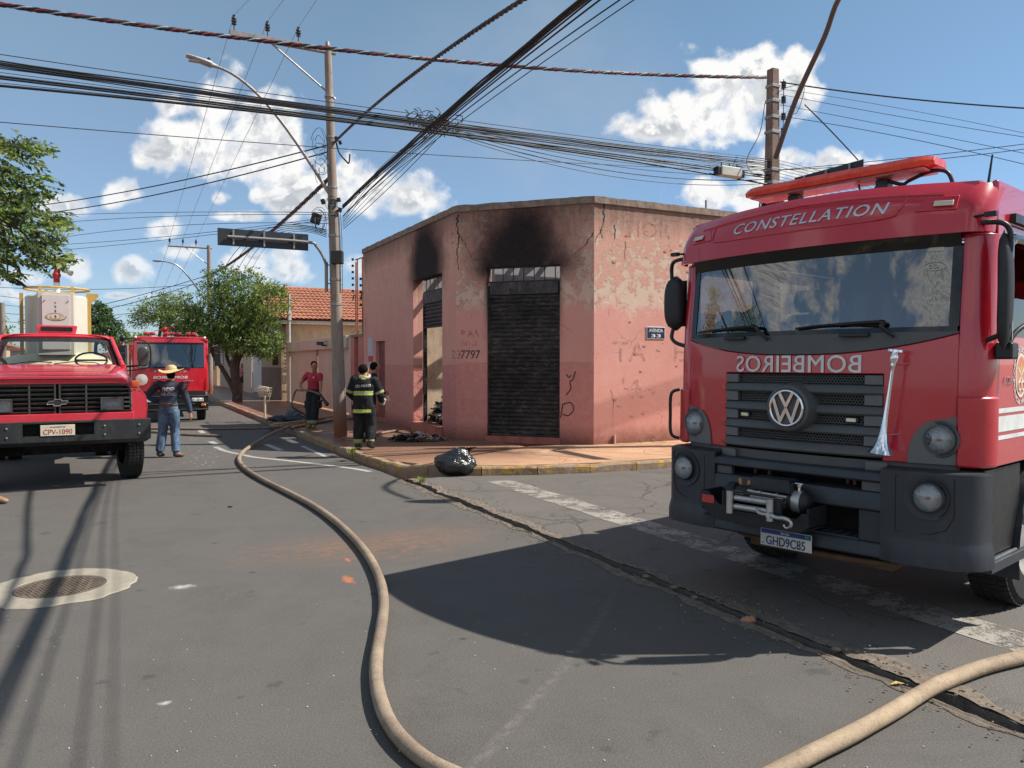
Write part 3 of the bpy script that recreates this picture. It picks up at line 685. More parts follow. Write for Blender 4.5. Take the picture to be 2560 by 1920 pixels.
ibox(17.4, 17.6, 13.9, 23, .0, 5.15, 'back_wall', M_GREYW); ibox(WL+.27, 17.4, 22.9, 23.1, .0, 5.15, 'back_wall', M_GREYW)
M_WOOD = mat('burnt_timber', (.05, .04, .037), .9, scale=8, var=.5, bmp=.6, bscale=20, dirt=(.14, .12, .11), dirt_amt=.5)
for i in range(11):
    o_ = 7.3+i*.92
    if i in (2, 6): continue
    g = G(); g.add([loc_(o_+a, s, z+c_) for (s, z) in ((max(14.1, 23.3-o_), 4.55), (19.0, 5.0)) for c_ in (0, .14) for a in (0, .08)], [(0,2,3,1),(4,5,7,6),(0,1,5,4),(2,6,7,3),(0,4,6,2),(1,3,7,5)]); g.build('rafter', M_WOOD, bld)
for i, s in enumerate((14.9, 16.2, 17.6, 18.6, 20.0, 21.6)):
    g = G(); z = 4.55+(min(s, 19)-14.1)*.092+.145; g.add([loc_(o, s+a, z+c_) for o in (max(WL+.35, 23.3-s), 15.6) for c_ in (0, .06) for a in (0, .09)], [(0,2,3,1),(4,5,7,6),(0,1,5,4),(2,6,7,3),(0,4,6,2),(1,3,7,5)]); g.build('batten', M_WOOD, bld)
g = G()
for i in range(46):   # sheets and tiles hanging from the roof
    o_ = random.uniform(8.5, 15); s = random.uniform(15, 19); z = 4.9+random.uniform(-.1, .12)
    g.obox(loc_(o_, s, z), (random.uniform(.2, .5), random.uniform(.2, .4), .015), Matrix.Rotation(random.uniform(-.5, .5), 3, 'X') @ Matrix.Rotation(random.uniform(0, 3), 3, 'Z'))
tag(g.build('roof_remains', mat('grey_roof_remains', (.27, .26, .26), .9, var=.4), bld), kind='stuff')
# wall lettering, mostly weathered away ------------------------------------
def faded(name, col, lo, hi, sc=6, al=.8):
    m, t, p, o = newmat(name); c = t.obj(); a = t.mr(t.noise(c, sc, 7, .75), lo, hi)
    t.l.new(t.mix(0., col, col), p.inputs['Base Color']); p.inputs['Roughness'].default_value = .9
    mx = t.node('ShaderNodeMixShader', {0: t.m('MULTIPLY', a, al), 1: t.node('ShaderNodeBsdfTransparent').outputs[0], 2: p.outputs[0]}); t.l.new(mx.outputs[0], o.inputs[0]); return m
M_F1 = faded('faded_black_lettering', (.13, .09, .085), .38, .52); M_F2 = faded('ghost_lettering', (.40, .19, .155), .44, .62, 6, .8); M_F3 = faded('ghost_grey_lettering', (.54, .31, .27), .44, .66, 7, .65)
def wtext(s, x, z, w, h, mt, rot, loc, bold=.02, shear=0.):
    if mt is not M_F1: bold = 0
    g = G(); text_geo(g, s, w, h, lambda a, b, d: Vector((x+a, -.0035-max(0, d)*.2, z+b)), ext=.001, bold=bold, shear=shear); o = g.build('wall_lettering', mt, bld, rot=(0, 0, rot), loc=loc); return o
wtext('7797', .34, 2.04, .46, .19, M_F1, aC, (0, 0, 0), shear=.1); wtext('823', -.0+.02, 2.04, .2, .19, M_F2, aC, (0, 0, 0)) if False else None
wtext('3', .065, 2.04, .09, .18, M_F2, aC, (0, 0, 0)); wtext('P AA', .33, 2.5, .42, .14, M_F2, aC, (0, 0, 0)); wtext('ano', .3, 2.28, .4, .1, M_F3, aC, (0, 0, 0))
wtext('32', LL-.15, 2.04, .2, .19, M_F2, aL2, rel(PD))
wtext('E', LL-.2, 4.72, .16, .46, M_F3, aL2, rel(PD)); wtext('F', .66, 4.75, .17, .42, M_F3, aC, (0, 0, 0), .01)
wtext('TIOR', 1.35, 4.72, 1.25, .34, M_F3, aR, rel(PB), .02); wtext('S', 2.71, 4.85, .22, .34, M_F3, aR, rel(PB), .02)
wtext('TA', .9, 2.1, .85, .42, M_F3, aR, rel(PB), .03); wtext('E', 2.25, 2.1, .32, .42, M_F3, aR, rel(PB), .03); wtext("'4", .95, 1.35, .5, .4, M_F3, aR, rel(PB), .02)
# sprayed scribbles
def scrib(pts, rot, loc, w=.012):
    P = smoothpath([Vector((a, -.004, b)) for a, b in pts], 6); vs = []
    for i, q in enumerate(P):
        t_ = (P[min(i+1, len(P)-1)]-P[max(i-1, 0)]).normalized(); n = Vector((-t_.z, 0, t_.x))*w; vs += [q+n, q-n]
    g = G(); g.add(vs, [(2*i, 2*i+1, 2*i+3, 2*i+2) for i in range(len(P)-1)]); g.build('graffiti', mat('brown_spray', (.06, .035, .035), .9), bld, rot=(0, 0, rot), loc=loc)
scrib([(2.5, 1.62), (2.56, 1.55), (2.6, 1.6)], aC, (0, 0, 0)); scrib([(2.7, 1.68), (2.64, 1.5), (2.58, 1.46), (2.6, 1.32), (2.5, 1.18)], aC, (0, 0, 0)); scrib([(2.43, 1.0), (2.4, .82), (2.38, .7)], aC, (0, 0, 0)); scrib([(2.42, .98), (2.6, 1.02), (2.66, .88), (2.55, .75), (2.42, .78)], aC, (0, 0, 0))
# stub of pipe near the foot of the sunny wall, rods on the roof
g = G(); g.cyl((.5, -.03, .14), (.5, -.03, .34), .025, n=10); g.build('pipe_stub', mat('pale_pipe', (.5, .33, .26), .8), bld, loc=rel(PB), rot=(0, 0, aR))
for x, h in ((3.05, .22), (4.6, .1)): g = G(); g.cyl((x, .12, HB), (x, .12, HB+h), .018, n=6); g.build('rod', M_SOOT, bld, loc=rel(PB), rot=(0, 0, aR))
# street name plate --------------------------------------------------------
def on_wall(P0, rot, x, z, y=0.):
    d = Vector((math.cos(rot), math.sin(rot), 0)); n = Vector((math.sin(rot), -math.cos(rot), 0)); return P0 + d*x + n*y + Vector((0, 0, z))
sp = thing('street_name_plate', 'dark blue enamel street plate reading AVENIDA 33 on the sunlit pink wall', 'street sign', on_wall(PB, aR, 1.575, 2.505, .003), aR)
g = G(); g.box(-.245, .245, -.014, 0, -.13, .13); g.build('plate', mat('white_enamel', (.62, .62, .66), .4), sp, bevel=.006)
g = G(); g.box(-.232, .232, -.0155, -.0142, -.117, .117); g.build('blue_field', mat('navy_enamel', (.012, .02, .055), .35, dirt=(.1, .1, .12), dirt_amt=.3), sp)
fnp = lambda cx, cz: (lambda a, b, d: Vector((cx+a, -.0165-max(0, d), cz+b)))
MW = mat('white_lettering', (.72, .72, .74), .5)
g = G(); text_geo(g, 'AVENIDA', .37, .075, fnp(0, .052), ext=.0006, bold=.02); g.build('lettering', MW, sp)
g = G(); text_geo(g, '33', .26, .07, fnp(.0, -.062), ext=.0006, bold=.03); g.build('lettering', MW, sp)
# notices pasted on the street side
nb = thing('wall_notice', 'white, red and white printed notices pasted one below another beside the maroon doorway', 'notice', on_wall(PD, aL2, LL-6.55, 2.17, .003), aL2)
def prn_(): 
    m, t, p, o = newmat('printed_paper'); c = t.obj(); l = t.noise(t.mul(c, (9, 1, 26)), 1.2, 3, .6); t.l.new(t.mix(t.mr(l, .5, .6), (.55, .56, .58), (.16, .19, .26)), p.inputs['Base Color']); return m
M_PRT = prn_(); g = G(); g.box(-.25, .25, -.006, 0, -.1, .43); g.build('paper', M_PRT, nb)
g = G(); g.box(-.2, .22, -.0075, 0, -.27, -.105); g.build('paper', mat('red_print', (.5, .07, .09), .7, var=.4, scale=25), nb)
g = G(); g.box(-.22, .23, -.006, 0, -.45, -.29); g.build('paper', M_PRT, nb)
# ============================================================ large red fire truck at the right
def car_paint(name, col, rough=.2, dust=.16):
    if name in MATS: return MATS[name]
    m, t, p, o = newmat(name); c = t.obj(); n = t.noise(c, 1.4, 6, .65); f = t.noise(c, 22, 5, .75)
    base = t.mix(t.mr(n, .3, .7), tuple(q*.9 for q in col), tuple(min(1, q*1.08) for q in col))
    du = t.m('MULTIPLY', t.m('MULTIPLY', t.mr(t.m('ADD', n, t.m('MULTIPLY', f, .4)), .55, .95), t.mr(t.sep(c)[2], 3.2, .4, .35, 1.)), dust)
    base = t.mix(du, base, (.28, .17, .13)); t.l.new(base, p.inputs['Base Color'])
    t.l.new(t.mr(du, 0, .3, rough, .6), p.inputs['Roughness']); p.inputs['Coat Weight'].default_value = .9
    t.l.new(t.mr(f, .3, .8, .02, .09), p.inputs['Coat Roughness']); bump(t, p, t.noise(c, 1.2, 2), .04, .05)
    MATS[name] = m; return m
M_RED = car_paint('fire_red_paint', (.52, .010, .026)); M_DG = mat('grey_plastic', (.082, .085, .088), .52, scale=3, var=.12, bmp=.15, bscale=220, dirt=(.14, .12, .10), dirt_amt=.22)
M_DG2 = mat('mid_grey_plastic', (.13, .133, .136), .5, scale=3, var=.1, bmp=.12, bscale=220, dirt=(.17, .15, .13), dirt_amt=.2)
M_BUMP = mat('bumper_plastic', (.027, .031, .040), .45, scale=2, var=.15, bmp=.12, bscale=260, dirt=(.10, .095, .09), dirt_amt=.3)
M_BLK = mat('black_plastic', (.010, .010, .011), .4, var=.2); M_VOID = mat('engine_bay_dark', (.008, .007, .007), .9, var=.4, dirt=(.06, .035, .02), dirt_amt=.3)
M_CHR = mat('chrome', (.82, .82, .84), .08, 1., var=.03, dirt=(.35, .3, .27), dirt_amt=.15); M_STL = mat('brushed_steel', (.50, .49, .47), .38, .7, var=.15, scale=12, dirt=(.2, .17, .14), dirt_amt=.4)
M_GLS = glass('windscreen_glass', (.75, .86, .90), .008, 1., .30, lo=.13); M_GLS2 = glass('side_glass', (.8, .9, .85), .02, 1., .8)
M_LENS = glass('headlight_lens', (.95, .97, 1.), .05, 1., .85); M_WHT = mat('white_vinyl', (.66, .67, .66), .45, dirt=(.35, .28, .24), dirt_amt=.2)
M_REFL = mat('lamp_reflector', (.62, .63, .64), .35, .25, var=.25, scale=30, bmp=.8, bscale=60)
M_TYRE = mat('tyre', (.014, .014, .014), .85, bmp=.5, bscale=40, dirt=(.08, .06, .045), dirt_amt=.35); M_INT = mat('cab_interior', (.025, .027, .03), .8, var=.3)
M_ALU = mat('aluminium', (.55, .56, .57), .4, .9, var=.1, scale=4, dirt=(.3, .27, .24), dirt_amt=.3)
YAW = .855
vx_, vy_ = math.cos(YAW), -math.sin(YAW)
VWO = Vector((2.13-.03*vx_, 5.79-.03*vy_, 0))
vw = thing('fire_truck', 'large red fire truck in right foreground with chrome horn, winch and long light bar', 'fire truck', VWO, -YAW)
def fy(X, z):                      # front skin: curved in plan, raked in section
    k = .15*(abs(X)/1.05)**2.2
    if z <= 2.03: b = .0 + .012*max(0, (z-1.2))
    elif z <= 2.74: b = .01+.085*((z-2.03)/.71)
    else: b = .03+.16*((z-2.74)/.34)**1.6
    return b+k
XS = lin(-1.06, 1.06, 24)
F = lambda X, z, d=0.: Vector((X, fy(X, z)+d, z))
# --- body shell: floor, sides with window openings, roof, back wall
sh = G()
TOPB = [(1.17, .0), (1.86, .0)]
def red_low(X):  # lower edge of the dark band under the windscreen
    return 2.045-.135*max(0, 1-(abs(X)/1.06)**2.4)
GX = (-.625, .625)
zz_ = [1.175, 1.40, 1.60, 1.775]
g = G()
XP = [-1.06, -.98, -.9, -.8, -.70]+lin(GX[0], GX[1], 14)+[.70, .8, .9, .98, 1.06]
g.shell(lambda X, v, d: F(X, 1.175+.6*v if v <= 1 else 1.775+(red_low(X)-1.775)*(v-1), d), XP, [0, .2, .4, .6, .8, 1, 1.33, 1.66, 2.], .03, skip=lambda X, v: abs(X) < .625 and v < 1)
g.build('front_panel', M_RED, vw, smooth=35, bevel=.006)
g = G(); g.shell(lambda X, f, d: F(X, red_low(X)+.004+(2.062-red_low(X)-.004)*f, d-.006), XS, [0, .5, 1.], .04); g.build('cowl_band', M_DG, vw, smooth=35, bevel=.004)
# ribs stamped where the grille slats run into the red panel
for s in (-1, 1):
    for zc in (1.66, 1.517, 1.373, 1.23):
        g = G(); g.box(.628, .70, -.012, .02, zc-.03, zc+.018, lambda x, y, z: F(s*x, z, y+(.02 if x > .69 else 0))); g.build('panel_rib', M_RED, vw, bevel=.008)
# windscreen with black border
g = G(); g.grid(lambda X, z: F(X, z, .006), lin(-1.045, 1.045, 20), lin(2.064, 2.74, 8)); g.build('windscreen', M_GLS, vw, smooth=40, fix=False)
M_FRIT = mat('glass_border', (.006, .007, .008), .08, var=.05)
g = G(); 
g.grid(lambda X, z: F(X, z, .001), lin(-1.05, 1.05, 20), [2.062, 2.095]); g.grid(lambda X, z: F(X, z, .001), lin(-1.05, 1.05, 20), [2.625, 2.742])
for s in (-1, 1): g.grid(lambda X, z: F(s*X, z, .001), [1.0, 1.03, 1.058], lin(2.095, 2.625, 6))
g.build('windscreen_border', M_FRIT, vw, smooth=40, fix=False)
# visor with its stamped recess and name
def fv(X, z):
    k = .15*(min(abs(X), 1.06)/1.06)**2.2; u = (z-2.70)/.40
    y = -.03+.10*u+.24*max(0, u-.45)**1.6
    rec = .018*(1 if (abs(X) < .80 and .32 < u < .8) else 0)
    return y+k
def vis(X, u, d):
    e = 1.0; z = 2.70+.40*u; z -= .045*(abs(X)/1.1)**2*u
    ax = abs(X)
    y = fv(X, 2.70+.40*u)
    if ax > 1.06:
        f = (ax-1.06)/.5; an = f*math.pi/2; xx = 1.06+.16*math.sin(an); y += .18*(1-math.cos(an)); return Vector((math.copysign(xx-d*math.sin(an), X), y+d*math.cos(an), z-d*(u**3)))
    return Vector((X, y+d, z-d*(u**3)))
vxs = [-1.56, -1.5, -1.4, -1.3, -1.2, -1.12]+lin(-1.06, 1.06, 28)+[1.12, 1.2, 1.3, 1.4, 1.5, 1.56]
g = G(); g.shell(vis, vxs, [0, .1, .2, .3, .31, .34, .45, .6, .7, .73, .8, .88, .95, 1.0], .025); g.build('visor', M_RED, vw, smooth=30)
V_ = lambda X, z, d=0.: Vector((X, fv(X, z)+d, z-.045*(abs(X)/1.1)**2*((z-2.70)/.40)))
g = G(); g.prism([(-.74, 2.985), (.60, 2.985), (.73, 2.985), (.66, 2.85), (.60, 2.838), (-.66, 2.838), (-.74, 2.87)], .0, .0, lambda a, b, d: V_(a, b, d)) if False else None
g = G()   # raised lip lines around the recess
def ridge(pts, w=.008, pr=.008):
    P = smoothpath([Vector((a, 0, b)) for a, b in pts], 8); g.tube([V_(q.x, q.z, -pr*.3) for q in P], w, 6)
ridge([(-.95, 3.0), (-.5, 3.02), (0, 3.03), (.5, 3.02), (.95, 3.0)], .010)
ridge([(-.80, 2.99), (-.80, 2.9), (-.74, 2.85), (-.3, 2.835), (.3, 2.835), (.64, 2.85), (.70, 2.90), (.74, 2.99)], .007)
g.build('visor_moulding', M_RED, vw, smooth=60)
M_SIL = mat('silver_lettering', (.60, .62, .66), .3, .5, var=.05)
def vtext(par, s, x, z, w, h, fn, name='lettering', mt=M_WHT, **kw):
    g = G(); text_geo(g, s, w, h, lambda a, b, d: fn(x+a, z+b, -.003-max(0, d)*1.5), **kw); return g.build(name, mt, par)
g = G(); Vt, Ft = text_pts('CONSTELLATION', 1.21, .088, ext=.002, bold=.012, shear=.22, spacing=1.12)
g.add([V_(.03+a, 2.925+b, -.0035-max(0, d)) for a, b, d in Vt], Ft); g.build('lettering', M_SIL, vw)
for s in (-1, 1):
    mk = G(); mk.prism([(s*.80, 2.875), (s*1.04, 2.875), (s*1.04, 2.985), (s*.86, 2.985)], -.012, .01, lambda a, b, d: V_(a, b, d)); h = mk.build('marker_housing', M_RED, vw, bevel=.006)
    mk = G(); mk.box(s*.965-.055, s*.965+.055, -.026, -.012, 2.905, 2.945, lambda x, y, z: V_(x, z, y)); mk.build('marker_lamp', mat('clear_marker', (.6, .55, .45), .15, coat=1), h, bevel=.004)
# roof
g = G()
def roof(X, Y, d):
    return Vector((X, Y, 3.085+.012*(1-(X/1.2)**2)-.045*(X/1.1)**2*.9 - .05*max(0, (Y-2.4)) - d))
rx = [-1.2, -1.12, -1.0]+lin(-.9, .9, 10)+[1.0, 1.12, 1.2]
g.shell(lambda X, Y, d: roof(X, Y, d) if True else 0, rx, [.42, .6, 1.0, 1.5, 2.0, 2.6, 2.95], .03); g.build('roof', M_RED, vw, smooth=40, bevel=.01)
# visor to roof filler (curved forehead)
g = G(); g.shell(lambda X, f, d: Vector((X, fv(X, 3.10)+(.42-fv(X, 3.10))*f, (V_(X, 3.10).z)*(1-f)+roof(X, .42, 0).z*f+.012*math.sin(f*math.pi)-d)), lin(-1.12, 1.12, 20), [0, .25, .5, .75, 1.], .02); g.build('forehead', M_RED, vw, smooth=40)
# a-pillar deflector / cab corner
def corner(f, z, d):
    an = f*math.pi/2; return (1.06+.165*math.sin(an)-d*math.sin(an), fy(1.06, min(z, 2.6))+.0+.20*(1-math.cos(an))+d*math.cos(an), z)
for s in (-1, 1):
    g = G(); g.shell(lambda f, z, d: Vector((s*corner(f, z, d)[0], corner(f, z, d)[1], z)), lin(0, 1, 8), [1.17, 1.4, 1.62, 1.9, 2.2, 2.5, 2.70], .03); g.build('corner_panel', M_RED, vw, smooth=50, bevel=.004)
    g = G(); g.shell(lambda f, z, d: Vector((s*(corner(f, z, d-.022)[0]), corner(f, z, d-.022)[1], z)), lin(.0, 1, 8), [1.165, 1.2, 1.35, 1.5, 1.60, 1.63], .03); g.build('corner_deflector', M_RED, vw, smooth=50, bevel=.015)
    # side wall with two openings
    xs = 1.215; Y0, Y1 = .38, 2.95
    def side(x0, x1, y0, y1, z0, z1): g.box(s*x0, s*x1, y0, y1, z0, z1)
    g = G(); side(xs-.04, xs, Y0, 1.50, 1.16, 2.03); side(xs-.04, xs, Y0, .47, 2.03, 2.66); side(xs-.04, xs, 1.36, 1.50, 2.03, 2.66); side(xs-.04, xs, Y0, 1.50, 2.66, 2.78)
    dr = g.build('door', M_RED, vw, bevel=.008)
    g = G(); side(xs-.04, xs, 1.51, Y1, 1.16, 2.03); side(xs-.04, xs, 1.51, 1.70, 2.03, 2.66); side(xs-.04, xs, 2.45, Y1, 2.03, 2.66); side(xs-.04, xs, 1.51, Y1, 2.66, 2.78); g.build('rear_door', M_RED, vw, bevel=.008)
    g = G(); side(xs-.05, xs-.005, Y0, Y1, 2.785, 3.06); g.build('roof_side', M_RED, vw, bevel=.02)
    g = G(); side(xs-.03, xs+.03, .62, 1.4, 2.80, 2.86); g.build('gutter_slot', M_BLK, vw)
    g = G()      # window surround with rounded corner
    pts = [Vector((s*(xs+.012), .50, 2.0)), Vector((s*(xs+.012), .47, 2.3)), Vector((s*(xs+.012), .47, 2.55)), Vector((s*(xs+.012), .55, 2.665)), Vector((s*(xs+.012), .75, 2.69)), Vector((s*(xs+.012), 1.38, 2.69))]
    g.tube(smoothpath(pts, 6), (.03, .05), 8) if False else g.tube(smoothpath(pts, 6), .042, 8); g.build('window_surround', mat('gloss_black', (.006, .006, .008), .12, coat=.5), dr, smooth=40)
    g = G(); g.grid(lambda a, b: Vector((s*(xs-.02), a, b)), [.47, 1.36], [2.03, 2.30]); g.build('door_glass', M_GLS2, dr, fix=False)
    g = G(); g.grid(lambda a, b: Vector((s*(xs-.02), a, b)), [1.70, 2.45], [2.03, 2.66]); g.build('rear_door_glass', M_GLS2, vw, fix=False)
    # grab handle on the front corner
    g = G(); g.tube(smoothpath([(s*1.20, .20, 1.62), (s*1.26, .16, 1.58), (s*1.27, .16, 1.4), (s*1.26, .16, 1.23), (s*1.20, .2, 1.19)], 6), .014, 8)
    if s < 0: g.build('grab_handle', M_BLK, vw, smooth=60)
g = G(); g.box(-1.17, 1.17, 2.91, 2.95, 1.17, 2.10); g.box(-1.17, 1.17, 2.91, 2.95, 2.6, 3.02); g.box(-1.17, -.8, 2.91, 2.95, 2.1, 2.6); g.box(.8, 1.17, 2.91, 2.95, 2.1, 2.6); g.build('back_wall', M_RED, vw)
g = G(); g.box(-1.17, 1.17, .25, 2.9, 1.16, 1.20); g.build('cab_floor', M_INT, vw)
# inside: dashboard, seats, steering wheel, fire coat and box on the dash
g = G(); g.shell(lambda X, f, d: Vector((X, .16+fy(X, 2.0)+.45*f, 2.0+.045*math.sin(f*3.0)-d)), lin(-1.1, 1.1, 8), lin(0, 1, 5), .25); g.build('dashboard', M_INT, vw, smooth=50)
for x in (-.62, .62):
    g = G(); g.loft([[Vector((x+a*w, y, z)) for a, y in ((-1, 1.25+q), (1, 1.25+q), (1, 1.40+q), (-1, 1.40+q))] for z, w, q in ((1.55, .27, 0), (2.2, .25, .06), (2.3, .2, .08))]); st = g.build('seat', mat('seat_fabric', (.03, .032, .036), .9), vw, bevel=.04, seg=3)
    g = G(); g.loft([[Vector((x+a*w, y, z)) for a, y in ((-1, 1.32), (1, 1.32), (1, 1.42), (-1, 1.42))] for z, w in ((2.32, .12), (2.42, .15), (2.52, .12))]); g.build('headrest', MATS['seat_fabric'], st, bevel=.03, seg=3)
g = G(); cc = Vector((.60, .72, 2.02)); ax = Vector((0, .55, .83)).normalized(); b_ = Vector((0, .83, -.55))
g.tube([cc+Vector((1, 0, 0))*.22*math.cos(a)+b_*.22*math.sin(a) for a in lin(0, 2*math.pi, 28)], .016, 8, cap=False); g.tube([cc-Vector((.2, 0, 0)), cc+Vector((.2, 0, 0))], .02, 6); g.build('steering_wheel', M_BLK, vw, smooth=60)
def lump(name, c, r, mt, par, amp=.35, sc=3., nu=28, nv=18, seed=0, flat=None, world=False, **kw):
    g = G(); c = Vector(c); rings = []
    for i in range(nv+1):
        t = math.pi*min(max(i/nv, .02), .98); row = []
        for j in range(nu):
            p = 2*math.pi*j/nu; d = Vector((math.sin(t)*math.cos(p), math.sin(t)*math.sin(p), -math.cos(t)))
            q = d*sc+Vector((seed*3.1, seed*1.7, 0)); k = 1+amp*(mnoise.noise(q)+.5*abs(mnoise.noise(q*2.3))+.3*mnoise.noise(q*4.7))
            w = c+Vector((d.x*r[0]*k, d.y*r[1]*k, d.z*r[2]*k))
            if flat is not None and w.z < flat: w.z = flat+.002*mnoise.noise(w*30)
            row.append(w)
        rings.append(row)
    g.loft(rings); return g.build(name, mt, par, smooth=60, world=world, **kw)
crd = lump('fire_coat', (.86, .42, 2.20), (.17, .14, .24), mat('dark_coat', (.012, .013, .018), .85, bmp=.5, bscale=12), None, .35, 2.5, seed=2)
tag(crd, 'dark fire coat with a red stripe heaped on the dashboard behind the windscreen', 'coat'); crd.location = VWO; crd.rotation_euler = (0, 0, -YAW)
g = G(); g.tube([Vector((.74+.055*math.cos(a)+.05*math.sin(a), .26, 2.24+.12*math.sin(a))) for a in lin(0, 6.283, 20)], .012, 6); q = g.build('red_stripe', mat('red_trim', (.35, .01, .02), .5), crd, smooth=60)
bx = G(); bx.box(.30, .62, .28, .46, 2.02, 2.13); q = bx.build('carton', mat('orange_carton', (.55, .12, .05), .6, var=.6, scale=18), None, bevel=.004); q.location = VWO; q.rotation_euler = (0, 0, -YAW); tag(q, 'small orange and blue carton on the dashboard of the large fire truck', 'box')
q = lump('cloth_heap', (-.70, .50, 2.13), (.30, .16, .15), mat('blue_grey_cloth', (.10, .14, .18), .9), None, .5, 3, seed=5); q.location = VWO; q.rotation_euler = (0, 0, -YAW); tag(q, 'blue grey cloth heaped on the passenger side of the dashboard', 'cloth')
# stickers
g = G(); g.grid(lambda a, b: F(a, b, .000), [.86, .95], [2.60, 2.72]); g.build('sticker', mat('paper_sticker', (.5, .5, .44), .6), vw, fix=False)
for x0, z0 in ((-.30, 2.655), (.28, 2.69)): g = G(); g.grid(lambda a, b: F(a, b, -.001), [x0, x0+.16], [z0, z0+.032]); g.build('sticker', MATS['paper_sticker'], vw, fix=False)
g = G(); text_geo(g, 'DCA', .07, .03, lambda a, b, d: F(.90+a, 2.50+b, -.001-max(0, d)), ext=.0003, bold=.02); g.build('sticker', MATS['paper_sticker'], vw)
g = G(); g.tube([F(.90+.065*math.cos(a), 2.50+.028*math.sin(a), 0) for a in lin(0, 6.283, 20)], .003, 4); g.build('sticker', MATS['paper_sticker'], vw)
# wipers
for (xa, xb, xp) in ((-.95, -.35, -.22), (.0, .62, .70)):
    g = G(); g.tube(smoothpath([F(xp, 2.03, -.03), F(xp-.08, 2.10, -.05), F(xb, 2.135, -.045), F((xa+xb)/2, 2.125, -.04)], 6), [.014]*13+[.01]*6, 6); w = g.build('wiper_arm', M_BLK, vw, smooth=50)
    g = G(); g.tube([F(x, 2.105+.02*math.sin((x-xa)/(xb-xa)*3.1), -.018) for x in lin(xa, xb, 10)], .010, 5); g.build('wiper_blade', M_BLK, w)
    g = G(); g.box(xb-.28, xb-.08, -.05, -.015, 2.035, 2.062, lambda x, y, z: F(x, z, y)); g.build('washer_cover', M_BLK, w, bevel=.006)
# lettering mirrored for rear-view mirrors
g = G(); Vt, Ft = text_pts('BOMBEIROS', 1.005, .128, ext=.001, bold=.014, mirror=True, spacing=1.06)
g.add([F(-.02+a, 1.845+b+.0, -.008-max(0, d)) for a, b, d in Vt], Ft); g.build('lettering', M_WHT, vw)
# grille
g = G(); g.box(-.60, .60, .075, .09, 1.18, 1.77, lambda x, y, z: F(x, z, y)); g.build('grille_backing', M_VOID, vw)
slz = [(1.632, 1.697), (1.486, 1.551), (1.343, 1.408), (1.197, 1.268)]
for za, zb in slz:
    g = G(); rings = []
    for X in lin(-.63, .63, 18):
        e = 0 if abs(X) < .6 else .012
        rings.append([F(X, za, .03), F(X, za-.004, -.012+e), F(X, za+.010, -.026+e), F(X, zb-.012, -.008+e), F(X, zb, .012), F(X, zb, .05)])
    g.loft(rings); g.build('grille_slat', M_DG, vw, bevel=.004)
gaps = [(1.70, 1.765), (1.555, 1.628), (1.412, 1.482), (1.272, 1.339)]
for za, zb in gaps:
    for s in (-1, 1): g = G(); g.box(s*.505, s*.622, -.006, .03, za, zb, lambda x, y, z: F(x, z, y)); g.build('grille_pad', M_DG2, vw, bevel=.003)
    g = G(); r = .0125; dx = r*1.732; dz = r*1.5; row = 0; z = za
    while z < zb+r*.3:
        x = -.5+(dx/2 if row % 2 else 0)
        while x < .5:
            for k in range(3):
                a0, a1 = math.pi/6+k*math.pi/3, math.pi/6+(k+1)*math.pi/3
                p = [(x+r*1.15*math.cos(a)*1.0, z+r*1.0*math.sin(a)) for a in (a0, a1)]
                if abs(p[0][0]) > .502 or abs(p[1][0]) > .502: continue
                (xa, ya), (xb, yb) = p; L = math.hypot(xb-xa, yb-ya); nx, nz = -(yb-ya)/L*.0024, (xb-xa)/L*.0024
                q = [(xa+nx, ya+nz), (xb+nx, yb+nz), (xb-nx, yb-nz), (xa-nx, ya-nz)]
                g.add([F(a, min(max(b, za), zb), .028) for a, b in q]+[F(a, min(max(b, za), zb), .045) for a, b in q], [(0, 1, 2, 3), (0, 4, 5, 1), (3, 2, 6, 7)])
            x += dx
        z += dz; row += 1
    g.build('grille_mesh', M_DG, vw, fix=False)
for x in (-.44, .415):
    g = G(); g.prism([(x+.055*math.cos(a)**1 if False else x+.05*math.copysign(abs(math.cos(a))**.6, math.cos(a)), 1.447+.022*math.copysign(abs(math.sin(a))**.8, math.sin(a))) for a in lin(0, 6.0, 15)], .005, .03, lambda a, b, d: F(a, b, d)); k = g.build('strobe_bezel', M_BLK, vw, bevel=.003)
    g = G(); g.box(x-.034, x+.034, -.004, .005, 1.434, 1.460, lambda a, y, z: F(a, z, y)); g.build('strobe_lens', mat('warm_strobe', (.75, .70, .52), .2, coat=1), k, bevel=.008, seg=3)
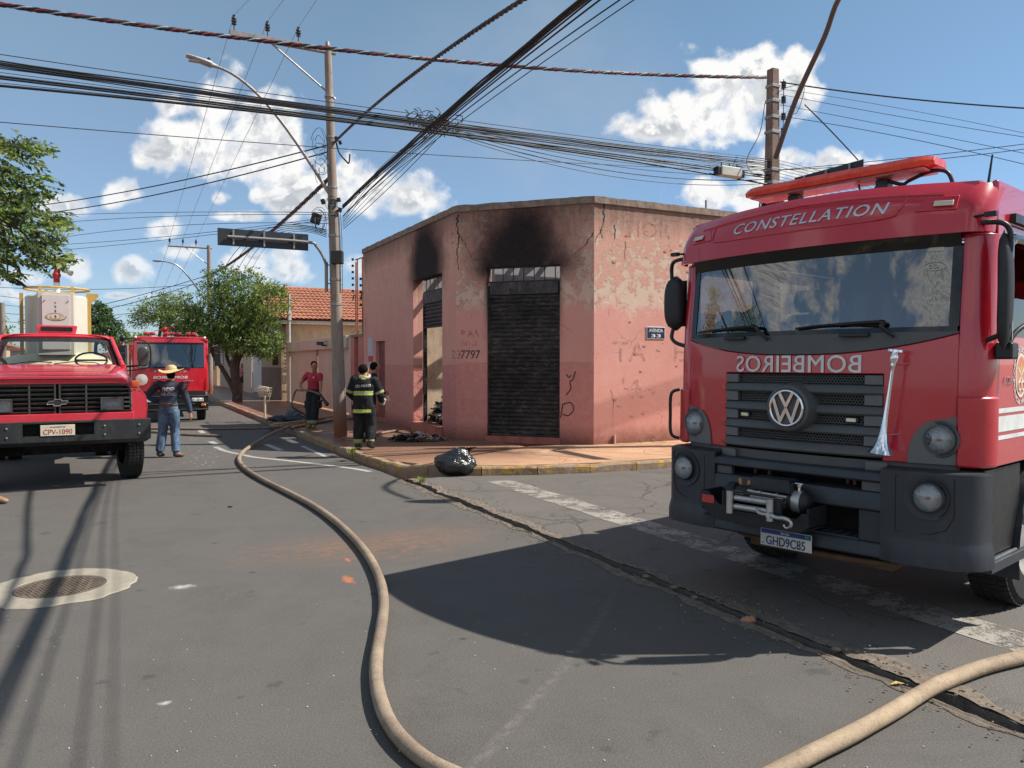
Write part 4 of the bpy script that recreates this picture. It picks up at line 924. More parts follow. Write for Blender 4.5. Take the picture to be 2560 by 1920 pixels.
# badge: dark round boss, chrome ring, V over W
bc = Vector((-.015, 0, 1.517))
g = G(); g.lathe([(.001, -.085), (.135, -.085), (.150, -.092), (.168, -.082), (.185, -.02), (.192, .05)], (bc.x, 0, bc.z), (0, 1, 0), 40, cap=False); bg_ = g.build('badge_boss', M_DG, vw, smooth=30)
g = G(); g.tube([bc+Vector((.129*math.cos(a), -.098, .129*math.sin(a))) for a in lin(0, 2*math.pi, 48)], [(.011, .011)]*49, 8, cap=False); g.build('badge_ring', M_CHR, bg_, smooth=60)
def stroke(g, pts, w, y0=-.108, y1=-.09):
    n = len(pts); L = []; Rr = []
    for i, (x, z) in enumerate(pts):
        a = pts[max(i-1, 0)]; b = pts[min(i+1, n-1)]; d0 = Vector((x-a[0], z-a[1])); d1 = Vector((b[0]-x, b[1]-z))
        d = (d0.normalized() if d0.length else Vector((0, 0)))+(d1.normalized() if d1.length else Vector((0, 0))); d.normalize(); nn = Vector((-d.y, d.x)); ref = d1 if d1.length else d0; c_ = abs(nn.dot(Vector((-ref.y, ref.x)).normalized())); q = w/2/max(.35, c_)
        L.append((x+nn.x*q, z+nn.y*q)); Rr.append((x-nn.x*q, z-nn.y*q))
    for i in range(n-1):
        g.prism([L[i], L[i+1], Rr[i+1], Rr[i]], y0, y1, lambda a, b, d: Vector((bc.x+a, d, bc.z+b)))
g = G(); stroke(g, [(-.052, .112), (0, .012), (.052, .112)], .023); g.build('badge_letter', M_CHR, bg_, bevel=.0015)
g = G(); stroke(g, [(-.104, .072), (-.046, -.098), (0, -.006), (.046, -.098), (.104, .072)], .023); g.build('badge_letter', M_CHR, bg_, bevel=.0015)
# headlights in their dark surrounds
def lamp(par, c, r, yv, name, ring, surf, tilt=0.):
    g = G(); g.lathe([(r*1.02, .0), (r*1.06, -.008), (r*1.12, -.004), (r*1.15, .02)], (c[0], yv, c[1]), (0, 1, 0), 32, cap=False); b = g.build(name, ring, par, smooth=40)
    g = G(); g.lathe([(r*1.02, .002), (r*.93, .010), (r*.5, .016), (r*.18, .016), (.001, .012)], (c[0], yv, c[1]), (0, 1, 0), 32, cap=False); g.build('reflector', M_REFL, b, smooth=60)
    g = G(); g.lathe([(.001, -.026), (r*.35, -.024), (r*.7, -.015), (r*1.02, .0)], (c[0], yv, c[1]), (0, 1, 0), 32, cap=False); g.build('lens', M_LENS, b, smooth=60)
    g = G(); g.ball((c[0], yv+.004, c[1]), (r*.2, .008, r*.12), 8, 6); g.build('bulb', mat('amber_bulb', (.6, .2, .08), .2), b, smooth=60)
    return b
for s in (-1, 1):
    out = [(.78, 1.178), (.795, 1.30), (.83, 1.40), (.90, 1.462), (.98, 1.487), (1.062, 1.497), (1.062, 1.178)]
    g = G(); n = 10; rows = []
    for f in lin(0, 1, 8):
        z = 1.178+f*(1.497-1.178)
        xl = .78
        for (xa, za), (xb, zb) in zip(out[:6], out[1:6]):
            if za <= z <= zb: xl = xa+(xb-xa)*(z-za)/(zb-za)
        rows.append([F(s*(xl+(1.062-xl)*k/6), z, -.008) for k in range(7)])
    g.add([p for r_ in rows for p in r_], [(j*7+i, j*7+i+1, (j+1)*7+i+1, (j+1)*7+i) for j in range(8) for i in range(6)]); su = g.build('headlight_surround', M_DG2, vw, smooth=40, fix=False)
    g = G(); g.lathe([(.125, 0), (.118, -.012), (.098, -.004), (.092, .02)], (s*.965, fy(.965, 1.34)-.004, 1.345), (0, 1, 0), 36, cap=False)
    o = g.build('headlight_bezel', M_DG, su, smooth=40)
    lamp(vw, (s*.97, 1.345), .085, fy(.97, 1.34)-.036, 'headlight', M_DG2, 0)
# strip between cab and bumper
g = G(); g.shell(lambda X, z, d: F(X, 1.2, d+.02) + Vector((0, 0, z-1.2)), [x for x in XS], [1.09, 1.172], .05); g.build('lower_strip', M_DG, vw, smooth=40)
for s in (-1, 1): g = G(); g.box(s*.52, s*.66, .0, .05, 1.10, 1.165, lambda x, y, z: F(x, 1.2, y-.01)+Vector((0, 0, z-1.2))); g.build('strip_pad', M_DG2, vw, bevel=.003)
# ---------------- bumper
def by(X):
    ax = abs(X)
    if ax < .70: return -.055
    if ax < 1.02: return -.055+.035*((ax-.70)/.32)**2
    return -.02
def bpt(q, d=0.):   # param around corner: q in -1.5..1.5
    s = 1 if q >= 0 else -1; a = abs(q)
    if a <= 1.02: return s*a, by(a)+d
    f = min(1, (a-1.02)/.48); an = f*math.pi/2; return s*(1.02+.225*math.sin(an)-d*math.sin(an)), -.02+.27*(1-math.cos(an))+d*math.cos(an)
side_q = [.66, .70, .74, .80, .88, .96, 1.02, 1.08, 1.16, 1.24, 1.32, 1.4, 1.5]
for s in (-1, 1):
    def end(q, z, d):
        low = max(0, .685-z)/.17; e = -.02*min(1, low*2.0) if q > .72 else 0
        x, y = bpt(q, d+e); inset = 0
        top = 1.135-.03*max(0, (q-1.1)) if z > 1.1 else z
        return Vector((s*x, y+.10*max(0, (1.05-1.05)), z if z <= 1.1 else top+.0))
    zs = [.515, .53, .60, .66, .68, .69, .80, .90, 1.0, 1.08, 1.115, 1.135]
    g = G(); g.shell(lambda q, z, d: end(q, z + (.10 if (z < .55 and q > 1.2) else 0)*min(1, (q-1.2)/.3)*0, d+(.02 if z > 1.12 else 0)), side_q, zs, .035); be = g.build('bumper_end', M_BUMP, vw, smooth=28)
    g = G(); g.shell(lambda q, f, d: Vector((s*bpt(q, .02+.22*f)[0], bpt(q, .02+.22*f)[1], 1.135+.012*math.sin(f*3.14)-d)), side_q, [0, .5, 1], .02); g.build('bumper_top', M_BUMP, be, smooth=40)
    # fog lamp pod: slightly proud plate with big oval recess
    g = G(); fx = .965; fz = .97
    ring0 = [(fx+.155*math.cos(a), fz+.145*math.sin(a)) for a in lin(0, 2*math.pi, 36)[:-1]]; ring1 = [(fx+.13*math.cos(a)+.01, fz+.12*math.sin(a)) for a in lin(0, 2*math.pi, 36)[:-1]]
    def bq(x, z, d): xx, yy = bpt(x, d); return Vector((s*xx, yy, z))
    g.loft([[bq(a, b, .001) for a, b in ring0], [bq(a, b, -.010) for a, b in ring0], [bq(a, b, -.010) for a, b in [(fx+.148*math.cos(t), fz+.137*math.sin(t)) for t in lin(0, 2*math.pi, 36)[:-1]]], [bq(a, b, -.002) for a, b in ring1]], False, True); pod = g.build('fog_lamp_pod', M_BUMP, be, smooth=30)
    g = G(); pl = [(.76, .73), (.76, 1.10), (1.14, 1.10), (1.14, .86), (1.08, .77), (.98, .735)]
    g.tube([bq(a, b, -.001) for a, b in pl+[pl[0]]], .0025, 4); g.build('pod_seam', M_VOID, be)
    lamp(vw, (s*fx, fz+.005), .088, bpt(fx)[1]-.034, 'fog_lamp', M_BUMP, 0)
def bbar(z0, z1, x=.665, name='bumper_bar', dip=.0):
    g = G(); rings = []
    for X in lin(-x, x, 16):
        y = by(X); c = -.012*(1-(X/x)**2)
        rings.append([Vector((X, y+.14, z0+.005)), Vector((X, y+.01+c, z0)), Vector((X, y+c, z0+.012)), Vector((X, y+c+.006, z1-.01)), Vector((X, y+.014+c, z1)), Vector((X, y+.14, z1+.015))])
    g.loft(rings); return g.build(name, M_BUMP, vw, bevel=.003)
bbar(1.035, 1.10); bbar(.835, .965); bbar(.515, .615, name='bumper_sill')
for s in (-1, 1):
    g = G(); g.box(s*.50, s*.66, -.035, .02, .615, .835); g.build('bumper_post', M_BUMP, vw, bevel=.012)
    g = G(); g.box(s*.52, s*.655, -.03, .02, .968, 1.032); g.build('bumper_pad', M_DG, vw, bevel=.004)
g = G(); g.box(-.66, .66, .20, .23, .50, 1.40); g.build('engine_bay', M_VOID, vw)
g = G(); g.box(-.5, .5, -.03, .17, .612, .632); g.build('step_plate', M_BUMP, vw, bevel=.004)
g = G()
for i in range(13):
    for j in range(4): g.lathe([(.006, 0), (.004, .005)], (-.46+i*.077, .0+j*.04, .632), (0, 0, 1), 6)
g.build('tread_stud', M_BUMP, vw)
for x, z in ((.35, 1.07), (-.4, 1.06), (-.28, .99), (.4, 1.0)): g = G(); g.tube([(x, .12, z-.15), (x, .13, z+.05)], .014, 8); g.build('pipe', mat('copper_pipe', (.25, .1, .06), .6, .4), vw, smooth=60)
# seams on the bumper
# winch tray
M_TRAY = mat('black_powder_coat', (.012, .012, .014), .5, var=.2, bmp=.15, bscale=200)
g = G(); prof = [(-.60, .865), (-.53, .865), (-.44, .78), (-.34, .755), (.20, .755), (.245, .80), (.285, .80), (.285, .70), (.24, .665), (.17, .655), (-.44, .655), (-.54, .70), (-.60, .765)]
g.prism(prof, -.33, -.315, lambda a, b, d: Vector((a, d, b))); wt = g.build('winch_tray', M_TRAY, vw, bevel=.003)
g = G(); g.box(-.60, -.585, -.315, -.06, .72, .865); g.box(.27, .285, -.315, -.06, .70, .835); g.box(-.58, .265, -.31, -.06, .67, .685); g.build('tray_side', M_TRAY, wt, bevel=.003)
g = G(); g.box(-.585, -.475, -.334, -.331, .775, .835); g.build('red_reflector', mat('red_reflector', (.5, .03, .025), .3, coat=1), wt, bevel=.002)
g = G(); g.tube([(-.42, -.19, .86), (-.36, -.19, .86)], .075, 20); g.tube([(-.36, -.19, .86), (.00, -.19, .86)], .058, 20); wn = g.build('winch_motor', M_TRAY, wt, smooth=40)
g = G()
for k in range(18): a = k/18*6.283; g.box(-.425, -.365, -.19+.074*math.cos(a)-.003, -.19+.074*math.cos(a)+.003, .86+.074*math.sin(a)-.003, .86+.074*math.sin(a)+.003)
g.build('motor_rib', M_TRAY, wn)
g = G()
for k in range(16): x = -.20+k*.0165; g.tube([Vector((x+.004*math.sin(a), -.22+.045*math.cos(a), .845+.045*math.sin(a))) for a in lin(0, 6.283, 14)], .0075, 5, cap=False)
g.build('winch_cable', M_STL, wt, smooth=60)
g = G(); g.tube([(-.23, -.25, .895), (.09, -.25, .885)], .014, 8); g.tube([(-.14, -.25, .893), (-.12, -.25, .893)], .022, 10); g.tube([(.0, -.25, .889), (.02, -.25, .889)], .022, 10); g.build('tie_rod', M_STL, wt, smooth=40)
g = G(); g.tube([(.09, -.19, .855), (.12, -.19, .855)], .085, 24); g.tube([(.185, -.19, .855), (.20, -.19, .855), (.225, -.19, .855), (.235, -.19, .855)], [.084, .082, .06, .03], 24); g.build('gearbox_end', M_TRAY, wt, smooth=35)
g = G(); g.tube([(.12, -.19, .855), (.185, -.19, .855)], .081, 24); g.build('gearbox_drum', M_STL, wt, smooth=40)
g = G(); g.lathe([(.014, 0), (.012, .03), (.02, .035), (.02, .05), (.006, .055)], (.15, -.20, .93), (0, 0, 1), 12); g.tube([(.12, -.2, .985), (.18, -.2, .985)], .006, 6); g.build('clutch_lever', M_CHR, wt, smooth=40)
g = G(); g.loft([[Vector((x, y, z)) for x, y in ((-.20+q, -.28+q), (.12-q, -.28+q), (.12-q, -.12-q), (-.20+q, -.12-q))] for z, q in ((.915, 0), (.985, .0), (1.01, .018))]); g.build('control_box', M_TRAY, wt, bevel=.006)
g = G(); text_geo(g, '12000 Lbs', .10, .022, lambda a, b, d: Vector((-.32+a, -.249-max(0, d), .872+b)), ext=.0005, bold=.03, shear=.2); g.build('lettering', M_WHT, wt)
g = G(); g.tube([(-.355, -.16, .92), (-.355, -.16, .965)], .014, 8); g.tube([(-.27, -.17, .93), (-.25, -.2, .95)], .018, 8); g.build('cable_terminal', mat('yellow_terminal', (.55, .25, .06), .5), wt, smooth=50)
g = G(); g.box(-.33, .05, -.365, -.350, .735, .75); g.box(-.33, .05, -.365, -.350, .885, .90); g.box(.045, .105, -.37, -.34, .74, .885); g.build('fairlead_frame', M_TRAY, wt, bevel=.002)
for (a, b, r) in (((-.30, -.385, .735), (-.30, -.385, .90), .026), ((.03, -.385, .725), (.03, -.385, .88), .026), ((-.27, -.36, .85), (.0, -.36, .85), .021), ((-.27, -.36, .785), (.0, -.36, .785), .023)):
    g = G(); g.tube([a, b], r, 16); g.build('fairlead_roller', M_STL, wt, smooth=40)
g = G(); g.tube(smoothpath([(-.07, -.40, .80), (-.03, -.42, .775), (.05, -.425, .775), (.11, -.43, .765), (.17, -.435, .77), (.215, -.435, .755), (.22, -.435, .725), (.185, -.435, .705), (.165, -.435, .725)], 5), [.012]*10+[.016]*14+[.012]*8+[.008]*9, 8); g.tube([(.05, -.445, .775), (.05, -.40, .775)], .02, 12); g.build('tow_hook', M_STL, wt, smooth=50)
# licence plate
pl = G(); pl.box(-.205, .205, -.118, -.112, .478, .608); lp = pl.build('licence_plate', mat('plate_white', (.62, .60, .56), .45, dirt=(.35, .3, .25)), vw, bevel=.002); lp.rotation_euler = (0, 0, 0)
g = G(); g.box(-.199, .199, -.1195, -.1182, .570, .603); g.build('plate_band', mat('plate_blue', (.015, .045, .22), .4), lp)
g = G(); text_geo(g, 'GHD9C85', .315, .068, lambda a, b, d: Vector((.0+a, -.1195-max(0, d), .521+b)), ext=.0006, bold=.03); g.build('lettering', mat('plate_ink', (.02, .04, .13), .4), lp)
g = G(); text_geo(g, 'BRASIL', .07, .015, lambda a, b, d: Vector((a, -.1205-max(0, d), .586+b)), ext=.0004, bold=.03); g.build('lettering', M_WHT, lp)
g = G(); text_geo(g, 'BR', .022, .014, lambda a, b, d: Vector((-.183+a, -.1195-max(0, d), .497+b)), ext=.0004); g.build('lettering', MATS['plate_ink'], lp)
g = G(); g.box(.155, .185, -.121, -.1197, .576, .598); g.build('plate_flag', mat('flag_green', (.02, .22, .12), .4, var=.8, scale=60), lp)
# rusty crossmember under the bumper
g = G(); g.tube(smoothpath([(-.5, .05, .50), (-.2, .02, .475), (.3, .02, .455), (.75, .05, .47)], 5), .02, 8); g.box(-.4, .7, .06, .3, .42, .47); g.build('underrun_member', mat('rusty_member', (.10, .055, .03), .9, var=.4, bmp=.5), vw)
# long chrome trumpet
g = G(); top = Vector((.775, -.13, 1.895)); bot = Vector((.70, -.15, 1.25)); ax = (bot-top).normalized(); L = (bot-top).length
g.lathe([(.001, -.045), (.05, -.045), (.052, -.03), (.02, -.02), (.028, 0), (.028, .03), (.014, .05), (.011, .10), (.012, L*.35), (.016, L*.6), (.024, L*.78), (.036, L*.88), (.055, L*.95), (.078, L*1.0), (.07, L*.99), (.03, L*.9)], top, ax, 28, cap=False); hn = g.build('air_horn', M_CHR, vw, smooth=50)
for f in (.08, .82): q = top+ax*L*f; g = G(); g.tube([q, Vector((q.x+.01, fy(q.x, 1.5), q.z))], .009, 6); g.lathe([(.017, -.01), (.017, .01)], q, ax, 14, cap=False); g.build('horn_bracket', M_CHR, hn, smooth=40)
# mirrors
for s in (-1, 1):
    hh = .24 if s < 0 else .38; c = Vector((s*1.29, .26, 2.38 if s < 0 else 2.32)); wx = .095 if s < 0 else .042; g = G(); rings = []
    for i in range(13):
        t = i/12; z = c.z-hh+2*hh*t; e = max(.02, (1-abs(2*t-1)**4.0))**.5; w = wx*e; bulge = .02*math.sin(math.pi*t)
        rings.append([Vector((c.x+w*math.copysign(abs(math.cos(a))**.7, math.cos(a))+s*bulge*.6, c.y+(.085 if math.sin(a) < 0 else .05)*e*math.sin(a)-.02*bulge, z)) for a in lin(0, 2*math.pi, 20)[:-1]])
    g.loft(rings); mr_ = g.build('mirror', mat('mirror_housing', (.016, .016, .018), .5, bmp=.2, bscale=200), vw, smooth=45)
    g = G(); g.box(c.x-wx*.85, c.x+wx*.85, c.y+.052, c.y+.058, c.z-hh*.85, c.z+hh*.85); g.build('mirror_glass', M_CHR, mr_, bevel=.002)
    g = G(); g.tube(smoothpath([(s*1.08, .2, 2.75), (s*1.2, .2, 2.755), (s*1.29, .22, 2.74), (s*1.325, .24, 2.68), (s*1.325, .25, 2.56)], 6), .017, 8); g.tube([(s*1.10, .18, 2.795), (s*1.25, .17, 2.80)], .010, 6); g.box(min(s*1.2, s*1.27), max(s*1.2, s*1.27), .15, .19, 2.785, 2.815); g.build('mirror_arm', M_BLK, mr_, smooth=50)
    g = G(); g.tube(smoothpath([(s*1.31, .25, 2.16), (s*1.32, .24, 2.08), (s*1.27, .24, 2.03), (s*1.16, .27, 1.99)], 6), .017, 8); g.build('mirror_arm', M_BLK, mr_, smooth=50)
g = G(); g.box(1.225, 1.33, .30, .43, 1.875, 1.985); g.build('mirror_bracket', M_BLK, vw, bevel=.015, seg=3)
g = G(); g.tube(smoothpath([(1.28, .40, 1.98), (1.30, .48, 2.06), (1.36, .62, 2.13), (1.5, .8, 2.18)], 6), .016, 8); g.build('mirror_arm', M_BLK, vw, smooth=50)
# steps and mudguard on the near side, both sides
for s in (-1, 1):
    for (z, y0, y1, x1) in ((.93, .27, .60, 1.18), (.545, .25, 1.0, 1.25)):
        g = G(); g.box(s*.95, s*x1, y0, y1, z-(.03 if z > .6 else .07), z); stp = g.build('step', M_BUMP, vw, bevel=.006)
        g = G()
        for i in range(int((y1-y0)/.04)):
            for j in range(3): g.lathe([(.012, 0), (.008, .008)], (s*(x1-.04-j*.07), y0+.03+i*.04, z), (0, 0, 1), 6)
        g.build('step_tread', M_STL, stp)
    g = G(); rings = []
    for a in lin(-.25, 3.4, 20):
        y, z = 1.48-.60*math.cos(a), .52+.62*math.sin(a); rings.append([Vector((s*.86, y, z)), Vector((s*1.22, y, z)), Vector((s*1.23, y+.02*math.cos(a)*-1, z-.05)), Vector((s*.86, y, z-.04))])
    g.loft(rings); g.build('mudguard', M_BUMP, vw, smooth=40)
    g = G(); g.box(s*.80, s*1.19, .27, .98, .56, 1.14); g.build('step_well', M_BLK, vw)
def wheel(par, c, r, w, s, name='wheel', rimmat=None, steer=0.):
    g = G(); W_ = [(.56*r, -w/2), (.90*r, -w/2), (.985*r, -w*.40), (r, -w*.3), (r, w*.3), (.985*r, w*.40), (.90*r, w/2), (.56*r, w/2)]
    g.lathe([(a, b) for a, b in W_], (0, 0, 0), (1, 0, 0), 48, cap=False); o = g.build(name, M_TYRE, par, smooth=30, loc=c, rot=(0, 0, steer))
    g = G()
    for k in range(56):
        a = k/56*6.283
        for x0, x1 in ((-.44, -.24), (-.18, -.02), (.02, .18), (.24, .44)):
            M = Matrix.Rotation(a, 3, 'X'); g.obox(M @ Vector(((x0+x1)/2*w, 0, r+.002)), ((x1-x0)*w, r*.075, .012), M)
    g.build('tread_block', M_TYRE, o)
    g = G(); g.lathe([(.56*r, s*w*.46), (.50*r, s*w*.44), (.46*r, s*w*.15), (.30*r, s*w*.10), (.20*r, s*w*.34), (.001, s*w*.36)], (0, 0, 0), (1, 0, 0), 32, cap=False); rm = g.build('rim', rimmat or mat('rim_paint', (.28, .27, .26), .5, dirt=(.2, .14, .1), dirt_amt=.5), o, smooth=35)
    return o
for s in (-1, 1):
    wheel(vw, (s*.97, 1.48, .50), .50, .30, s)
    for q in (0, 1): wheel(vw, (s*(1.06-.33*q), 5.4, .50), .50, .27, s)
# chassis and equipment body behind the cab
g = G(); g.box(-.45, .45, .3, 7.4, .62, .85); g.build('chassis', M_VOID, vw)
g = G(); g.box(-1.22, 1.22, 3.08, 7.6, .95, 3.05); bd = g.build('equipment_body', M_RED, vw, bevel=.03)
for s in (-1, 1):
    for k in range(3):
        g = G(); y0 = 3.2+k*1.45
        for i in range(22): g.box(s*1.222, s*1.232, y0, y0+1.25, 1.1+i*.08, 1.1+i*.08+.072)
        g.build('roller_door', M_ALU, bd)
# stripes, crest, model number on the door
DX = 1.2165
Dp = lambda a, b, d=0.: Vector((DX+d, a, b))
for z0, z1 in ((1.5, 1.545), (1.385, 1.482), (1.335, 1.365)):
    if z1-z0 > .09: pass
for z0, z1 in ((1.515, 1.548), (1.390, 1.495), (1.337, 1.366)):
    g = G(); g.grid(lambda a, b: Dp(a, b, .002), [.40, 1.495, 1.515, 2.94], [z0, z1]); g.build('white_stripe', M_WHT, vw, fix=False)
cc = (.865, 1.765)
g = G(); g.prism([(cc[0]+.115*math.cos(a), cc[1]+.155*math.sin(a)) for a in lin(0, 6.283, 36)[:-1]], .001, .004, lambda a, b, d: Dp(a, b, d)); cr_ = g.build('crest', mat('crest_cream', (.68, .62, .48), .5), vw)
g = G(); g.prism([(cc[0]+.095*math.cos(a), cc[1]+.133*math.sin(a)) for a in lin(0, 6.283, 36)[:-1]], .0042, .005, lambda a, b, d: Dp(a, b, d)); g.build('crest_field', mat('crest_rose', (.62, .22, .16), .5), cr_)
g = G(); g.prism([(cc[0], cc[1]+.10), (cc[0]+.03, cc[1]+.05), (cc[0]+.015, cc[1]+.01), (cc[0]-.015, cc[1]+.01), (cc[0]-.03, cc[1]+.05)], .0052, .006, lambda a, b, d: Dp(a, b, d)); g.build('crest_flame', mat('crest_gold', (.65, .38, .08), .5), cr_)
for sg in (-1, 1):
    g = G(); g.prism([(cc[0]-sg*.07, cc[1]+.05), (cc[0]-sg*.055, cc[1]+.06), (cc[0]+sg*.06, cc[1]-.05), (cc[0]+sg*.05, cc[1]-.06)], .0053, .006, lambda a, b, d: Dp(a, b, d)); g.build('crest_axe', MATS['crest_cream'], cr_)
    g = G(); g.tube([Dp(cc[0]+sg*.035+.03*math.cos(a), cc[1]-.075+.03*math.sin(a), .006) for a in lin(0, 6.283, 16)], .005, 5); g.build('crest_rope', MATS['crest_cream'], cr_)
def arc_text(s, R_, a0, up=True):
    g = G(); n = len(s)
    V, Fc = text_pts(s, n*.034, .036, ext=.0005, bold=.03)
    def fn(x, z, d):
        rr = R_+(z if up else -z)
        th = a0-(x/R_) if up else a0+(x/R_)
        return Dp(cc[0]+rr*math.cos(th)*.80, cc[1]+rr*math.sin(th)*1.06, .002+max(0, d))
    g.add([fn(*q) for q in V], Fc); g.build('lettering', M_WHT, vw)
arc_text('CORPO DE BOMBEIROS', .172, math.pi/2); arc_text('POLICIA MILITAR', .178, -math.pi/2, False)
g = G(); text_geo(g, '17.280', .17, .048, lambda a, b, d: Dp(.60+a, 1.735+b, .004+max(0, d)*2), ext=.002, bold=.02, shear=.25); g.build('lettering', M_CHR, vw)
# light bar on its brackets
def barmat():
    m, t, p, o = newmat('red_light_bar'); c = t.obj(); X, Y, Z = t.sep(c)[0:3]
    seg = t.mr(t.m('ABSOLUTE', t.m('SUBTRACT', t.m('FRACT', t.m('MULTIPLY', X, 4.)), .5)), .47, .5)
    n = t.noise(c, 14, 4); col = t.mix(t.mr(n, .35, .7), (.62, .035, .018), (.75, .10, .045)); col = t.mix(t.m('MULTIPLY', seg, .5), col, (.4, .015, .01))
    t.l.new(col, p.inputs['Base Color']); p.inputs['Roughness'].default_value = .22; p.inputs['Coat Weight'].default_value = .5; p.inputs['Subsurface Weight'].default_value = .25; p.inputs['Subsurface Radius'].default_value = (.05, .01, .01); return m
lb = G(); rings = []
for X in lin(-.76, .76, 24):
    f = max(0, (abs(X)-.66)/.10); y0 = .47+.05*f*f; y1 = .78-.05*f*f; zb = 3.255+.01*f; zt = 3.335-.012*f
    rings.append([Vector((X, y0, zb)), Vector((X, y0-.012, (zb+zt)/2)), Vector((X, y0+.02, zt)), Vector((X, y1-.02, zt)), Vector((X, y1+.012, (zb+zt)/2)), Vector((X, y1, zb))])
lb.loft(rings); LB = lb.build('light_bar', barmat(), vw, bevel=.005)
g = G(); rings = [[Vector((X, .50, 3.238)), Vector((X, .485, 3.253)), Vector((X, .765, 3.253)), Vector((X, .75, 3.238))] for X in lin(-.70, .70, 6)]; g.loft(rings); g.build('light_bar_base', mat('clear_lens_base', (.42, .30, .26), .25, var=.2, scale=10, coat=.5), LB, bevel=.004)
for x in (-.36, .36): g = G(); g.box(x-.045, x+.045, .58, .68, 3.10, 3.235); g.build('bracket', M_BLK, LB, bevel=.006)
g = G(); g.tube(smoothpath([(.40, .60, 3.22), (.50, .62, 3.18), (.55, .62, 3.20), (.70, .62, 3.24), (.80, .64, 3.22), (.84, .65, 3.12)], 6), .014, 8); g.tube(smoothpath([(.18, .6, 3.23), (.2, .6, 3.17), (.27, .6, 3.15), (.32, .6, 3.2)], 5), .008, 6); g.build('bar_cable', M_BLK, LB, smooth=60)
g = G(); g.lathe([(.03, 0), (.022, .03), (.010, .05), (.006, .27)], (.975, .9, 3.08), (.12, .0, 1), 10); g.build('antenna', M_BLK, vw, smooth=50)
g = G(); g.box(-.12, .5, 1.15, 1.6, 3.08, 3.13); g.build('roof_hatch', mat('roof_grey', (.1, .12, .15), .5), vw, bevel=.02)
# ============================================================ old red tanker truck on the left
M_RED2 = car_paint('old_red_paint', (.62, .020, .045), .3, .25); M_BB = mat('black_painted_steel', (.020, .021, .022), .5, scale=4, var=.2, bmp=.15, bscale=60, dirt=(.10, .095, .085), dirt_amt=.35)
M_GRL = mat('grille_plastic', (.045, .043, .040), .55, scale=6, var=.25, dirt=(.16, .14, .12), dirt_amt=.5)
M_TANK = mat('white_tank', (.56, .54, .47), .45, scale=1.2, var=.06, dirt=(.4, .36, .28), dirt_amt=.25, coat=.2); M_YEL = mat('yellow_frame', (.48, .30, .07), .5, scale=4, var=.12, dirt=(.3, .2, .08), dirt_amt=.3)
M_GOLD = mat('gold_print', (.42, .30, .10), .4); M_BRN = mat('brown_print', (.10, .055, .02), .5)
ct = thing('tanker_truck', 'old red bonneted truck with black bumper and a white water tank behind its cab', 'truck', (-6.526, 11.185, 0), R(30))
# bumper: channel with a cut-out, lower skirt folded back
g = G(); 
for (a, b, c_, d) in ((-1.22, -.43, .72, 1.01), (.46, 1.22, .72, 1.01), (-.43, .46, .985, 1.01), (-.43, .46, .72, .81)): g.box(a, b, 0, .008, c_, d)
g.box(-1.22, 1.22, .008, .18, 1.002, 1.01); g.box(-1.22, -1.212, .008, .18, .72, 1.002); g.box(1.212, 1.22, .008, .18, .72, 1.002)
g.add([(-1.22, 0, .72), (1.22, 0, .72), (1.15, .10, .66), (-1.15, .10, .66)], [(0, 1, 2, 3)]); bm_ = g.build('bumper', M_BB, ct, bevel=.003)
for x in (-.62, .60, 1.06):
    for z in (.80, .93): g = G(); g.lathe([(.014, 0), (.012, -.012), (.001, -.014)], (x, 0, z), (0, 1, 0), 8, cap=False); g.build('bolt', M_STL, bm_)
g = G(); g.box(-.43, .46, .10, .12, .78, 1.0); g.build('backing', M_VOID, bm_)
# front sheet metal
g = G(); g.box(-1.0, 1.0, .16, .20, 1.0, 1.115); fp = g.build('valance', M_RED2, ct, bevel=.01)
def hood(X, Y, d):
    z = 1.635+.18*((Y-.24)/1.3)**.8 if Y > .24 else 1.635
    z += .015*math.cos(X*1.5); e = max(0, abs(X)-.80)/.2; z -= .09*e*e
    return Vector((X, Y, z-d))
g = G(); g.shell(hood, [-1.0, -.96, -.9, -.82]+lin(-.7, .7, 8)+[.82, .9, .96, 1.0], [.20, .24, .35, .6, 1., 1.3, 1.58], .02); hd = g.build('bonnet', M_RED2, ct, smooth=40, bevel=.006)
g = G(); g.shell(lambda X, z, d: Vector((X, .215-.02*(z-1.53)/.09+d, z-.09*(max(0, abs(X)-.8)/.2)**2)), lin(-.99, .99, 14), [1.545, 1.60, 1.612], .02); g.build('bonnet_lip', M_RED2, ct, bevel=.005)
g = G(); g.shell(lambda X, z, d: Vector((X, .185+d, z-.09*(max(0, abs(X)-.8)/.2)**2)), lin(-.99, .99, 14), [1.618, 1.64, 1.655], .04); g.build('bonnet_edge', M_RED2, ct, bevel=.006)
